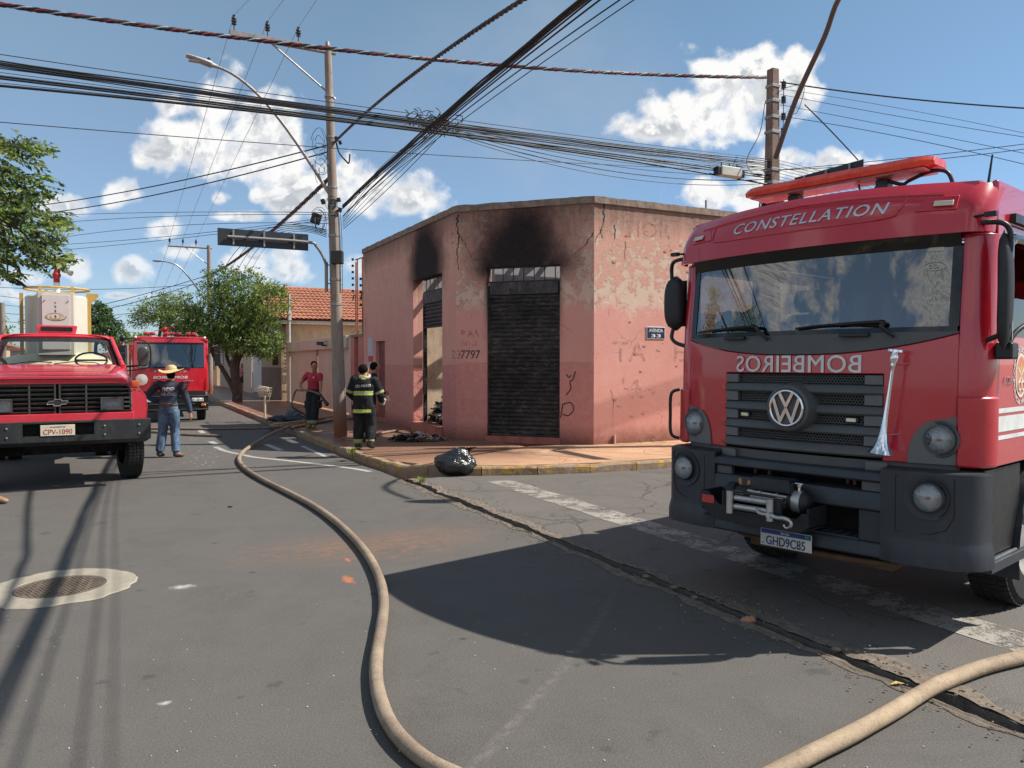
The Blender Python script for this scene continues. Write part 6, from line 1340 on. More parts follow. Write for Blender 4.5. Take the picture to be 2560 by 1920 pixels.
# street name sign seen from behind, hung from the corner pole
def sign(name, label, P, sd, dr, t0, t1, z0, z1, zarm, drop, nst=3):
    s = thing(name, label, 'road sign', P); nrm = Vector((-dr.y, dr.x, 0))*sd
    g = G(); a, b = dr*t0, dr*t1
    g.add([q+nrm*k*.012+Vector((0, 0, z)) for q in (a, b) for k in (0, 1) for z in (z0, z1)], [(0, 1, 3, 2), (4, 6, 7, 5), (0, 4, 5, 1), (2, 3, 7, 6), (0, 2, 6, 4), (1, 5, 7, 3)]); g.build('panel', M_SIGN, s)
    g = G(); g.tube(smoothpath([dr*(t1-.2)-nrm*.05+Vector((0, 0, zarm)), dr*(t0+.1)-nrm*.05+Vector((0, 0, zarm)), dr*(t0-.18)-nrm*.04+Vector((0, 0, zarm-.09)), dr*(.20)-nrm*.02+Vector((0, 0, zarm-drop*.55)), dr*(.185)-nrm*.0+Vector((0, 0, zarm-drop))], 6), .032, 10); g.tube([dr*.185+Vector((0, 0, zarm-drop*.5)), dr*.185+Vector((0, 0, zarm-drop-.25))], .04, 8); g.build('arm', M_GREYP, s, smooth=60)
    for k in range(nst): f = (k+.5)/nst; q = dr*(t0+(t1-t0)*f)-nrm*.03; g = G(); g.obox(q+Vector((0, 0, (z0+z1)/2)), (.035, .03, (z1-z0)*.86), Matrix.Rotation(math.atan2(dr.y, dr.x), 3, 'Z')); g.build('strap', M_GALV, s)
    for dz in (.45, .95): g = G(); g.tube([dr*.19+Vector((0, 0, zarm-drop*dz-.1)), -dr*.2+Vector((0, 0, zarm-drop*dz-.1))], .014, 6); g.build('bracket', M_GALV, s)
    return s
sign('street_sign', 'dark back of a wide street sign on a curved arm left of the corner pole', P1+Vector((-.12, 0, -.15)), -1, -d2, .69-.1, 2.52, 4.39, 4.76, 4.58, .85)
sign('street_sign', 'dark back of a street sign rising behind the red light bar of the large truck', P2+Vector((0, 0, -.15)), 1, -d1, .6, 2.2, 5.18, 5.52, 5.36, .9)
# square pole across the side street
p2 = thing('utility_pole', 'square brown concrete utility pole rising behind the large fire truck', 'utility pole', P2, ROT)
g = G(); g.loft([[Vector((x*w, y*w, z)) for x, y in ((-1, -1), (1, -1), (1, 1), (-1, 1))] for z, w in ((0, .17), (3.8, .128), (7.7, .085))]); g.build('shaft', mat('brown_concrete', (.21, .145, .115), .9, scale=3, var=.25, bmp=.5, bscale=30, dirt=(.09, .06, .05), dirt_amt=.5), p2, bevel=.01)
for i, z in enumerate((7.35, 7.05, 6.72, 6.42, 5.65, 5.38)): g = G(); w = .128-(z-3.8)*.011; g.box(-w-.015, w+.015, -w-.015, w+.015, z-.03, z+.03); g.build('clamp_band', M_GALV, p2, bevel=.004)
for z in (7.38, 7.08, 6.74, 6.44): g = G(); g.lathe([(.02, -.07), (.05, -.06), (.05, -.03), (.03, -.02), (.05, -.01), (.05, .02), (.03, .03), (.05, .04), (.045, .07)], (.20, -.10, z), (0, 0, 1), 12); g.build('insulator', M_PORC, p2, smooth=40)
g = G(); g.tube([(.20, -.10, 6.3), (.20, -.10, 7.5)], .012, 6); g.build('insulator_rod', M_GALV, p2)
rn = random.Random(17)
for z in (5.15, 4.85, 4.6, 4.95):
    g = G()
    for k in range(8):
        r = rn.uniform(.16, .26); g.tube([Vector((r*math.cos(a), r*math.sin(a), z+rn.uniform(-.1, .1)+.05*math.sin(3*a+k))) for a in lin(0, 6.2, 16)], .008, 4)
    tag(g.build('cable_loops', M_CAB, p2, smooth=60), kind='stuff')
g = G()
for k in range(9): c = Vector((rn.uniform(-.25, .3), -.2, rn.uniform(4.5, 5.2))); g.obox(c, (.07, .07, .09), Matrix.Rotation(rn.uniform(-.5, .5), 3, 'Y'))
g.build('cable_clamp', M_BLK, p2)['kind'] = 'stuff'
# long lamp arm leaning out of the picture
sl2 = thing('street_lamp', 'long brown lamp arm leaning from the square pole up out of the picture', 'street lamp', P2)
g = G(); A0 = at(1939, 395, 15.9)-P2; A1 = at(1990, 248, 15.0)-P2; A2 = at(2060, 95, 14.0)-P2; A3 = at(2098, -5, 13.2)-P2; A4 = at(2180, -120, 12.2)-P2; A5 = at(2330, -190, 11.2)-P2
g.tube(smoothpath([A0, A1, A2, A3, A4, A5], 5), [.052-.0006*i for i in range(26)], 10); g.build('arm', mat('lamp_arm_brown', (.13, .095, .085), .5, .2, var=.1), sl2, smooth=60)
g = G(); q = A5; g.ball(q+Vector((.35, -.15, .0)), (.42, .15, .08), 14, 8); g.build('lamp_head', MATS['lamp_grey'], sl2, smooth=60)
# stub of the lower brace visible between roof and pole
g = G(); g.tube([at(1935, 540, 15.8)-P2, at(1965, 480, 15.6)-P2], .04, 8); g.build('arm_foot', MATS['lamp_arm_brown'], sl2)
# far poles
def farpole(base, h, armt, label, lampdir=None, na=3):
    p = thing('utility_pole', label, 'utility pole', base)
    g = G(); g.tube([(0, 0, 0), (0, 0, h)], [.16, .10], 12); g.build('shaft', M_POLE, p, smooth=50)
    T = Vector((0, 0, h-.15)); g = G(); g.tube([T+d2*.15, T-d2*armt], .06, 6); xa = g.build('crossarm', M_GALV, p)
    g = G(); g.tube([T-d2*armt*.6, Vector((0, 0, h-1.1))], .02, 5); g.build('brace', M_GALV, p)
    out = []
    for k in range(na): q = T-d2*(armt-.1)*(1-k/na)+Vector((0, 0, .2)); insul(xa, q, 1.1); out.append(base+q)
    return p, out
B5 = Vector((-3.96-.45*28.7, 17.98+.893*28.7, .15)); fp5, I5 = farpole(B5, 8.25, 2.1, 'round pole with a crossarm standing behind the big street tree')
B6 = at(452, 860, 76); B6.z = .1; fp6, I6 = farpole(B6, 8.3, 2.6, 'small far pole with crossarm above the second fire truck')
sl3 = thing('street_lamp', 'slim silver street lamp arm curving left above the second fire truck', 'street lamp', B5)
g = G(); pts = [at(494, 722, 43.2), at(470, 690, 42.6), at(445, 665, 42.2), at(420, 655, 42.0), at(398, 652, 41.8)]
g.tube(smoothpath([q-B5 for q in pts], 5), .045, 8); g.build('arm', M_ALU, sl3, smooth=60); g = G(); g.ball(at(395, 652, 41.8)-B5, (.32, .12, .07), 10, 6); g.build('lamp_head', MATS['lamp_grey'], sl3, smooth=60)
p7 = thing('utility_pole', 'grey pole with wires at the far left edge beyond the pink wall', 'utility pole', at(8, 905, 22).xyz*1)
p7.location.z = .1
g = G(); g.tube([(0, 0, 0), (0, 0, 3.45)], [.09, .07], 8); g.build('shaft', M_POLE, p7, smooth=50)
# ---------------- cables
CG = {}
ORD = ('first', 'second', 'third', 'fourth', 'fifth', 'sixth', 'seventh', 'eighth', 'ninth')
def uniq(label, group):
    if not group: return label
    k = CG.get(group, 0); CG[group] = k+1; return ORD[min(k, 8)]+' '+label+', counted from the top'
def cable(a, b, r, label, group=None, mid=None, mt=None, n=26, braid=0, name='cable', wob=0., ext=0):
    """a, b: world points; mid: photo pixel the sagging curve passes through"""
    a = Vector(a); b = Vector(b); sag = 0
    if mid:
        um, vm = mid; best = None
        for k in range(1, 400):
            t = k/400; q = a.lerp(b, t)
            if q.y < .5: continue
            fwd = q.y*math.cos(PIT)-(q.z-CAMH)*math.sin(PIT); u = 1280+FPX*q.x/fwd
            if best is None or abs(u-um) < best[0]: best = (abs(u-um), t, q)
        t, q = best[1], best[2]; r_ = ray(um, vm); z = CAMH+r_.z/r_.y*q.y; sag = (q.z-z)/(4*t*(1-t))
    pts = []
    for i in range(n+1):
        t = i/n; q = a.lerp(b, t); q.z -= 4*sag*t*(1-t)
        if wob: q += Vector((mnoise.noise(Vector((t*9, r*999, 0))), 0, mnoise.noise(Vector((t*9, r*999, 5)))))*wob
        pts.append(q)
    def outside(q):
        if q.y < .5: return True
        f_ = q.y*math.cos(PIT)-(q.z-CAMH)*math.sin(PIT); u = 1280+FPX*q.x/f_; v = 960-FPX*(q.y*math.sin(PIT)+(q.z-CAMH)*math.cos(PIT))/f_
        return u < -5 or u > 2565 or v < -5
    if not ext and outside(pts[-1]): ext = 9
    if outside(pts[0]):
        d_ = (pts[0]-pts[1]).normalized(); d_.z = d_.z*.3
        for k in range(4): pts.insert(0, pts[0]+d_*2.5)
        a = pts[0].copy()
    if ext:
        d_ = (pts[-1]-pts[-2]).normalized(); d_.z *= .3
        for k in range(1, 5): pts.append(pts[-1]+d_*ext/4)
    root = pts[0].copy(); label = uniq(label, group)
    th = None
    if braid:
        n = len(pts)-1; N = n*7; fine = []
        for i in range(N+1):
            f = i/N*n; k = min(int(f), n-1); fine.append(pts[k].lerp(pts[k+1], f-k))
        th = thing(name, label, 'cable', root, 0, group); L = sum((pts[i+1]-pts[i]).length for i in range(n))
        for s_, m_ in enumerate(((M_CAB, M_CABR, M_CAB, M_CABG) if braid == 4 else (M_CABD, M_CABB, M_CABD))[:braid]):
            g = G(); ps = []
            for i, q in enumerate(fine):
                d = (fine[min(i+1, N)]-fine[max(i-1, 0)]).normalized(); x = d.cross(Vector((0, 0, 1))).normalized(); y = x.cross(d)
                an = L*i/N*2.0*math.pi/.62+s_*6.283/braid; ps.append(q-root+x*math.cos(an)*r*.95+y*math.sin(an)*r*.95)
            g.tube(ps, r*(.8 if m_ is not M_CABG else .45), 5); g.build('strand', m_, th, smooth=60, fix=False)
        return th
    g = G(); g.tube([q-root for q in pts], r, 5); o = g.build(name, mt or M_CAB, None, smooth=60, fix=False); o.location = root
    return tag(o, label, 'cable', group)
LFT = lambda u, v: None
def left_pt(v, u=-60, dd=0.):    # point on the plane of the cables along the cross direction through P2
    # line P2 + t*(-d2): intersect azimuth u
    k = (u-1280)/FPX; t = (P2.x-dd*0-k*P2.y)/(CX-k*SX); x, y = P2.x-CX*t, P2.y-SX*t
    q = at(u, v, y); return q
def ext(a, b, far=1.5):          # extend a->b
    a = Vector(a); b = Vector(b); return b+(b-a).normalized()*far
RP = lambda v, du=0: at(1925+du, v, 16.0)
# twisted power cable, top
cable(left_pt(2, -60), RP(193, -10), .021, 'thick twisted red, black and grey power cable crossing the top of the view', mid=(1076, 148), braid=4, name='power_cable')
# telecom bundles towards the square pole
GB = 'telephone cables strung from the left edge to the square pole'
LB_ = 'cable of the middle bundle running to the square pole'
for i, (v0, vm, v1, r) in enumerate(((150, 301, 404, .011), (155, 305, 408, .010), (158, 308, 412, .012), (161, 310, 415, .009), (165, 313, 420, .010), (170, 316, 424, .008))):
    cable(left_pt(v0-4, -40), RP(v1), r, LB_, GB, mid=(1076, vm), wob=.02)
cable(left_pt(130, -40), RP(398), .006, 'thin wire just above the middle bundle of telephone cables', mid=(1000, 280))
GC = 'pair of thick cables under the middle bundle'
for v0, vm, v1, r in ((190, 320, 440, .016), (196, 325, 446, .014)): cable(left_pt(v0-4, -40), RP(v1), r, 'thick cable of the pair below the middle bundle', GC, mid=(1040, vm))
cable(left_pt(211, -40), RP(462), .019, 'thickest single black cable, lowest of those reaching the knot', mid=(1090, 333))
for v0, v1, vm in ((176, 428, 314), (203, 436, 322)): cable(left_pt(v0, -40), RP(v1), .0045, 'thin wire among the telephone cables', 'thin wires among the telephone cables', mid=(1000, vm-4))
cable(left_pt(302, -40), RP(428), .006, 'lone thin wire passing low behind the corner pole towards the square pole', mid=(1280, 399))
for k, (v1, r, dm) in enumerate(((398, .006, 0), (406, .007, 3), (418, .008, 6), (424, .006, 9), (436, .007, 12), (448, .009, 16), (458, .006, 20))):
    cable(at(1090, 300+k*4, 13.5), RP(v1), r, 'cable of the sheaf between knot and square pole', 'sheaf of cables between the knot and the square pole', mid=(1500, 362+k*9+dm))
# amplifier box hung under the cables
ab = thing('amplifier_box', 'pale metal amplifier box hanging under the cables left of the square pole', 'box', at(1823, 430, 15.4), ROT)
g = G(); g.box(-.26, .26, -.09, .09, -.10, .09); g.build('housing', mat('pale_housing', (.52, .50, .42), .5, dirt=(.2, .18, .14)), ab, bevel=.02)
for s in (-1, 1): g = G(); g.box(s*.26, s*.34, -.07, .07, -.09, .07); g.build('end_cap', M_BLK, ab, bevel=.01)
for x in (-.2, 0, .2): g = G(); g.tube([(x, 0, .09), (x, 0, .17)], .012, 5); g.build('hanger', M_BLK, ab)
# bundle along the main street, from the corner pole up and over the camera side
GD = 'cables climbing from the corner pole to the top of the view'
K0 = lambda dz: P1+Vector((.1, -.1, 5.05+dz))
for i, (um, vm, ut, vt, r) in enumerate(((1090, 300, 1462, 0, .014), (1094, 302, 1470, 0, .016), (1099, 304, 1478, 0, .014), (1092, 306, 1484, 0, .010), (1104, 306, 1490, 0, .010))):
    cable(K0(.25-.02*i), at(ut+60, vt-60, 7.2), r, 'cable of the bundle climbing right from the corner pole', GD, mid=(um, vm), wob=.015, ext=12)
for (um, vm, ut, vt, r) in ((1120, 300, 1512, 0, .010), (1128, 304, 1570, 0, .008), (1148, 306, 1606, 0, .006)):
    cable(K0(.0), at(ut+60, vt-55, 7.2), r, 'thin cable right of the climbing bundle', 'thinner cables right of the climbing bundle', mid=(um, vm), ext=12)
for k in range(6):
    cable(K0(-.05-.05*k), at(1075+6*k, 335, 14.2), .005+.001*(k % 3), 'slack cable between corner pole and knot', 'slack cables between the corner pole and the knot', mid=(985+5*k, 388+9*k))
cable(P1+Vector((-.1, -.05, 6.72)), at(1420, -70, 8.0), .019, 'twisted grey power cable rising steeply right from the corner pole', mid=(1128, 118), braid=3, name='power_cable')
# knot where the bundles cross
rn = random.Random(5); kc = at(1085, 312, 13.2); kn = thing('cable_knot', 'tangled knot of ties and splices where the black cable bundles cross', 'cable knot', kc)
g = G()
for k in range(70):
    c = Vector((rn.gauss(0, .20), rn.gauss(0, .1), rn.gauss(0, .07))); c.z += -c.x*.15; a = rn.uniform(0, 3.14); L = rn.uniform(.05, .22)
    g.tube(smoothpath([c, c+Vector((math.cos(a)*L*.5, rn.uniform(-.05, .05), math.sin(a)*L*.6)), c+Vector((math.cos(a+.7)*L, 0, math.sin(a+.7)*L*.8))], 3), rn.uniform(.004, .011), 4)
tag(g.build('ties', M_CAB, kn), kind='stuff')
for c, m_ in (((.20, 0, .05), M_CABR), ((.0, 0, -.02), M_BLK), ((.1, 0, -.12), M_BLK), ((-.15, 0, 0), M_BLK)): g = G(); g.obox(c, (.12, .06, .07), Matrix.Rotation(.4, 3, 'Y')); g.build('splice', m_, kn, bevel=.01)
# three high voltage wires on the crossarm insulators
for k in range(3):
    q = P1+INS[k]+Vector((0, 0, .2)); e_ = (at(660, -40, 12.6), at(738, -40, 12.9), at(818, -40, 13.1))[k]
    cable(q, e_, .005, 'bare wire rising from the %s insulator on the crossarm' % ('left', 'middle', 'right')[k], mt=M_CABG, n=10); cable(q, I5[k]+Vector((0, 0, .2)), .007, 'bare wire falling from the %s insulator to the far pole' % ('left', 'middle', 'right')[k], mt=M_CABG, n=16)
    cable(I5[k], I6[k], .01, 'far bare wire between the two distant poles', 'far bare wires between distant poles', mt=M_CABG, n=8)
# cables running down the street to the far pole, and across to the left
cable(P1+Vector((-.2, 0, 5.95)), B5+Vector((0, 0, 6.6)), .035, 'twisted cable slanting down left from the corner pole towards the far pole', mid=(700, 560), braid=3, name='power_cable')
for k, (du, r) in enumerate(((0, .014), (7, .012), (13, .012), (20, .010), (30, .008))): cable(P1+Vector((-.3, 0, 4.75-.04*k)), B5+Vector((.4*k, 0, 5.1-.1*k)), r, 'cable of the sheaf slanting down to the tree', 'telephone sheaf between corner pole and tree', mid=(722+du, 562+4*k))
GE = 'cables crossing the street from the corner pole to the left'
ww = 'cable swinging left across the street from the corner pole to the tree top'
cable(P1+Vector((-.2, 0, 6.70)), at(-70, 530, 29), .016, 'upper of two long cables swinging left from the corner pole to the tree top', mid=(420, 458))
cable(P1+Vector((-.2, 0, 6.55)), at(-70, 548, 29), .016, 'lower of two long cables swinging left from the corner pole to the tree top', mid=(430, 478))
for (v0, um, vm, ue, ve) in ((4.95, 500, 530, -40, 548), (4.9, 520, 538, -60, 580), (4.85, 480, 585, -60, 618), (4.8, 500, 590, -60, 640), (4.7, 520, 560, -70, 640)):
    cable(P1+Vector((-.2, 0, v0+.2)), at(ue, ve, 26), .007, 'thin cable fanning out left of the corner pole', 'thin cables fanning out left over the street', mid=(um, vm))
for (ua, va, ub, vb, um, vm, r) in ((225, 794, 520, 688, 350, 738, .02), (225, 800, 520, 698, 350, 752, .02), (140, 706, 520, 708, 300, 722, .015), (225, 790, 510, 756, 370, 778, .014), (225, 760, 520, 766, 330, 764, .008), (225, 812, 400, 800, 310, 808, .012)):
    cable(at(ua-180, va+10, 44), at(ub, vb, 46), r, 'distant cable above the two left trucks', 'distant cables above the trucks', mid=(um, vm))
for k in range(4): cable(at(-40, 735+k*22, 30), at(240, 770+k*16, 40), .01, 'faint far cable behind the water tank', 'faint far cables behind the water tank', n=8)
# wires leaving the square pole to the right
for (v0, u1, v1, um, vm, r) in ((205, 2640, 275, 2300, 250, .014), (236, 2640, 355, 2300, 300, .005), (262, 2640, 400, 2300, 330, .005), (290, 2640, 430, 2300, 352, .006), (222, 2640, 350, 2350, 290, .004)):
    cable(at(1950, v0, 16), at(u1, v1, 13), r, 'wire leaving the square pole to the right', 'wires running right from the square pole', mid=(um, vm))
cable(at(2012, 262, 15.5), at(2145, 400, 14.3), .012, 'short black cable dropping from the wires to the sign behind the light bar', mid=(2080, 330))
for (u1, v1, um, vm) in ((2640, 350, 2380, 382), (2640, 362, 2400, 392)): cable(at(1945, 425, 16), at(u1, v1, 14), .007, 'low wire crossing behind the antenna', 'low wires behind the light bar', mid=(um, vm))
for k in range(9): cable(at(1935, 398+k*8, 16), at(2300, 500+k*7, 19), .006, 'cable passing behind the light bar', 'cables leaving the square pole behind the light bar', mid=(2100, 440+k*8), n=12)
for (a, b, m_) in ((at(1912, 262, 16), at(1905, 420, 16), (1875, 380)),):
    g = G(); g.tube(smoothpath([at(1912, 258, 16), at(1900, 330, 15.9), at(1870, 390, 15.9), at(1868, 415, 15.9), at(1885, 435, 15.9), at(1905, 440, 16)], 5), .008, 5); o = g.build('cable', M_CAB); tag(o, 'loose cable drooping down the left side of the square pole', 'cable')
g = G(); g.tube(smoothpath([at(1940, 235, 16), at(1970, 218, 15.9), at(2010, 215, 15.9), at(1998, 270, 15.9), at(1985, 285, 15.9), at(1975, 262, 15.9)], 5), .006, 5); tag(g.build('cable', M_CAB), 'loose cable loops right of the square pole top', 'cable')
# ============================================================ neighbouring walls and houses
SD = 23.25   # end of the pink building along the street
def street_thing(name, label, cat, o, s, group=None): return thing(name, label, cat, W(o, s, .15), ROT, group)
M_GATE = mat('cream_gate_paint', (.50, .43, .33), .6, scale=1.2, var=.1, dirt=(.3, .24, .18), dirt_amt=.35); M_BEIGE = mat('beige_render', (.62, .45, .29), .9, scale=1.2, var=.12, bmp=.2, dirt=(.25, .18, .12), dirt_amt=.4)
M_DADO = mat('brown_dado', (.15, .10, .085), .85, scale=2, var=.2, dirt=(.09, .06, .05)); M_PINKW = mat('pink_wall', (.50, .19, .15), .9, scale=1.4, var=.15, dirt=(.28, .12, .1), dirt_amt=.5)
def tilemat(name, a, b):
    m, t, p, o = newmat(name); c = t.obj(); n = t.noise(c, 5, 4, .7); v = t.node('ShaderNodeTexVoronoi', {'Vector': t.mul(c, (4.5, 2.6, 1)), 'Scale': 1.}).outputs['Color']
    col = t.mix(t.mr(n, .3, .7), a, b); col = t.mix(t.m('MULTIPLY', t.sep(v)[0], .4), col, (.22, .07, .045)); t.l.new(col, p.inputs['Base Color']); p.inputs['Roughness'].default_value = .9; return m
M_TILE = tilemat('clay_tiles', (.35, .125, .07), (.43, .18, .11)); M_TILE2 = tilemat('old_clay_tiles', (.26, .09, .05), (.36, .15, .09))
def tileroof(par, x0, x1, y0, y1, z0, z1, mt, pitch=.21, rows=11):
    """slope from eave (y0,z0) to ridge (y1,z1) with rows of half-round tiles"""
    g = G(); n = int(abs(x1-x0)/pitch)*6; xs = lin(x0, x1, n); L = math.hypot(y1-y0, z1-z0); ny, nz = -(z1-z0)/L, (y1-y0)/L
    for r in range(rows):
        f0, f1 = r/rows, (r+1.12)/rows; jit = [mnoise.noise(Vector((x*2.3, r*3.1, z0)))*.012 for x in xs]; P = []
        for f, lift in ((f0, .075), (f0, .055), (f1, .012)):
            for i, x in enumerate(xs):
                w = abs(math.sin(math.pi*(x-x0)/pitch))*.055; h = lift*(1 if lift != .075 else 1)+w+jit[i]-(.03 if lift == .075 else 0)
                P.append((x, y0+(y1-y0)*f+ny*h-abs(0), z0+(z1-z0)*f+nz*h))
        m = len(xs); g.add(P, [(k*m+i, k*m+i+1, (k+1)*m+i+1, (k+1)*m+i) for k in range(2) for i in range(m-1)])
    o = g.build('roof_tiles', mt, par, smooth=50, fix=False); o['kind'] = 'stuff'; return o
# pink gate pillar with rusty rods
pp = street_thing('gate_pillar', 'pink pillar with rusty rods and meter recess between building and cream gate', 'pillar', WL-.02, SD+.02)
g = G(); g.box(0, .35, 0, .55, 0, 2.52); g.box(0, .35, 1.0, 1.44, 0, 2.52); g.box(0, .35, .55, 1.0, 0, 1.3); g.box(.12, .35, .55, 1.0, 1.3, 2.52); g.build('wall', M_PINKW, pp)
g = G(); g.box(-.02, .4, -.0, 1.46, 2.522, 2.60); g.build('coping', M_CAP, pp)
M_RUST = mat('rusty_rod', (.30, .10, .05), .8, var=.3, scale=10)
for y, z in ((.95, 5.05), (1.12, 5.0), (.38, 5.05), (.25, 5.0)): g = G(); g.tube([(.1, y, 2.6), (.1, y, z-.1)], .022, 6); g.build('rod', M_RUST, pp)
g = G(); g.tube([(.1, .22, 4.95), (.1, 1.15, 4.98)], .02, 6); g.build('rod', M_RUST, pp)
for y, n in ((1.2, 6), (.30, 5)):
    for k in range(n): g = G(); g.lathe([(.02, 0), (.05, .02), (.03, .04), (.05, .06), (.02, .08)], (.02, y, 3.95+.2*k-(.5 if y < 1 else 0)), (0, 0, 1), 8); g.build('insulator', M_PORC, pp)
for y in (1.15, .2): g = G(); g.tube(smoothpath([(.1, y, 3.1), (.1, y, 3.7), (.1, y+.1, 3.86), (.1, y+.28, 3.84), (.1, y+.36, 3.72)], 5), .02, 6); g.build('conduit', M_BLK, pp, smooth=60)
g = G()
for k in range(14): c = Vector((.1+random.uniform(-.15, .1), random.uniform(0, 1.3), 2.65+random.uniform(0, .08))); g.tube([c, c+Vector((0, random.uniform(-.3, .3), random.uniform(-.05, .08)))], .012, 4)
tag(g.build('wire_scraps', M_GALV, pp), kind='stuff')
# high cream gate
gt = street_thing('gate', 'tall cream sheet metal gate behind the man in the red shirt', 'gate', WL, SD+1.5)
g = G(); g.box(.02, .30, 10.3, 10.95, 0, 2.60); g.box(.02, .30, 0, .38, 0, 2.60); g.build('gate_post', M_GATE, gt, bevel=.01)
g = G(); g.box(-.06, .26, .38, 10.3, 2.20, 2.60); g.build('lintel', M_GATE, gt, bevel=.01)
for a, b in ((.40, 4.95), (5.15, 10.28)):
    n = 12
    for k in range(n): w = (b-a)/n; g = G(); g.box(.08, .11, a+w*k+.006, a+w*(k+1)-.006, .06, 2.19); g.build('panel', M_GATE, gt, bevel=.004)
g = G(); g.box(.03, .2, 4.97, 5.13, .0, 2.19); g.build('gate_post', mat('gate_post_dark', (.30, .23, .15), .6), gt)
g = G(); g.box(-.25, -.1, 2.9, 3.05, 2.30, 2.36); g.tube([(0, 2.97, 2.5), (-.2, 2.97, 2.42)], .015, 5); g.obox((-.30, 3.0, 2.40), (.22, .12, .12)); g.build('security_camera', M_BLK, gt)
g = G(); g.tube([(.1, 10.6, 2.6), (.1, 10.6, 4.75)], .045, 8); g.tube([(.1, 10.85, 2.6), (.1, 10.85, 4.6)], .035, 8); g.tube([(.1, 10.3, 3.85), (.1, 11.1, 3.9)], .03, 6); g.box(.05, .18, 10.5, 10.9, 3.6, 4.0); g.build('service_mast', mat('pale_conduit', (.5, .48, .44), .7), gt)
for k in range(8): g = G(); g.tube([(.0, 11.05, 1.35+k*.16), (.0, 11.2, 1.35+k*.16)], .04, 6); g.build('meter_window', mat('meter_grey', (.30, .29, .27), .6, var=.3), gt)
# beige house with tiled roof
hs = street_thing('house', 'low beige house with orange clay tile roof behind the cream gate', 'house', WL, SD+13.4)
g = G(); g.box(0, 11.5, 0, .2, 0, 3.62); g.build('side_wall', M_BEIGE, hs)
g = G()
for (a, b, c_, d) in ((0, .75, 1.5, 3.65), (.75, 2.4, 1.5, 1.6), (.75, 2.4, 2.6, 3.65), (2.4, 5.6, 1.5, 3.65)): g.box(-.02, .2, a, b, c_, d)
g.add([(-.02, 0, 3.65), (-.02, 5.6, 3.65), (-.02, 3.6, 5.2)], [(0, 1, 2)]); g.build('front_wall', mat('olive_beige', (.36, .29, .18), .9, var=.15, dirt=(.2, .15, .1)), hs)
g = G(); g.box(-.025, .2, 0, 5.6, 0, 1.497); g.build('dado', M_DADO, hs)
g = G(); g.box(.10, .14, .76, 2.39, 1.61, 2.59); w_ = g.build('window', mat('dark_pane', (.03, .035, .04), .15), hs); g = G()
for y in (.76, 1.3, 1.85, 2.33): g.box(.03, .09, y, y+.06, 1.61, 2.59)
g.build('window_frame', mat('brown_frame', (.10, .06, .04), .6), w_)
tileroof(hs, -.55, 11.8, -.45, 3.9, 3.68, 5.45, M_TILE)
g = G(); g.box(-.5, 11.8, -.40, .0, 3.50, 3.64); g.build('eave_board', mat('pale_eave', (.5, .45, .38), .8), hs)
g = G(); g.tube([(x, 3.92, 5.50+.015*math.sin(x*14)) for x in lin(-.55, 11.8, 60)], .09, 8); g.build('ridge_tiles', M_TILE, hs, smooth=50)
g = G(); g.add([(-.55, 3.9, 5.45), (11.8, 3.9, 5.45), (11.8, 8.2, 3.6), (-.55, 8.2, 3.6)], [(0, 1, 2, 3)]); g.build('roof_back', M_TILE2, hs)
# row of further walls and houses on the right side, half hidden by the tree
def lowhouse(label, o, s, w, L, h, rise, wm, tm, side=1):
    r = street_thing('house', label, 'house', o, s); g = G(); g.box(0, side*w, 0, L, 0, h); g.build('wall', wm, r)
    g = G(); g.loft([[Vector((x, y, z)) for x, z in ((-side*.4, h-.1), (side*w/2, h+rise), (side*(w+.4), h-.1))] for y in (-.3, L+.3)]); g.build('roof', tm, r)
    for y in (1.2, L-2.4):
        g = G(); g.box(-side*.02, -side*.045, y, y+1.2, 1.2, 2.3); wn = g.build('window', MATS['dark_pane'], r); g = G(); g.box(-side*.046, -side*.07, y+.57, y+.63, 1.2, 2.3); g.build('window_frame', MATS['brown_frame'], wn)
    return r
wg = street_thing('gate', 'white slatted metal gate just past the beige house', 'gate', WL, SD+19.2); 
for k in range(16): g = G(); g.box(.05, .08, k*.2, k*.2+.15, .1, 2.4); g.build('slat', mat('white_gate_paint', (.5, .53, .56), .6), wg)
g = G(); g.box(.02, .2, -.15, 0, 0, 2.5); g.box(.02, .2, 3.2, 3.4, 0, 2.5); g.build('post', M_GATE, wg)
wl2 = street_thing('wall', 'pale plastered garden wall beyond the white gate, behind the street tree', 'wall', WL, SD+22.7); g = G(); g.box(0, .2, 0, 6, 0, 2.4); g.build('panel', mat('pale_wall', (.45, .38, .31), .9, dirt=(.2, .15, .1)), wl2)
lowhouse('grey house behind the street tree with a shallow roof', WL, SD+29, 9, 9, 3., 1.3, mat('grey_render', (.32, .30, .27), .9), M_TILE2); lowhouse('cream house further down the right side of the street', WL, SD+40, 9, 10, 3., 1.4, M_BEIGE, M_TILE); lowhouse('last pale house visible on the right side of the street', WL, SD+56, 9, 14, 3.2, 1.4, M_GATE, M_TILE2)
# left side of the street
pk = street_thing('building', 'salmon pink building at the left edge beyond the old truck', 'building', -9.3, 62)
g = G(); g.box(-12, 0, 0, 22, 0, 5.4); g.build('wall', mat('salmon_wall', (.62, .26, .17), .9, var=.06), pk)
g = G(); g.box(-12.2, .1, -.1, 22.1, 5.4, 5.6); g.build('parapet', mat('salmon_wall2', (.5, .2, .14), .9), pk)
lowhouse('house with weathered brown tile roof between pink building and water tank', -10.5, 88, 14, 12, 3.6, 3.2, M_BEIGE, M_TILE2, -1); lowhouse('low house far down the left side of the street', -9.5, 104, 10, 16, 3.2, 1.6, M_GATE, M_TILE2, -1); lowhouse('cream house at the left far behind the tanker truck', -9.5, 34, 10, 14, 2.6, .9, M_BEIGE, M_TILE, -1)
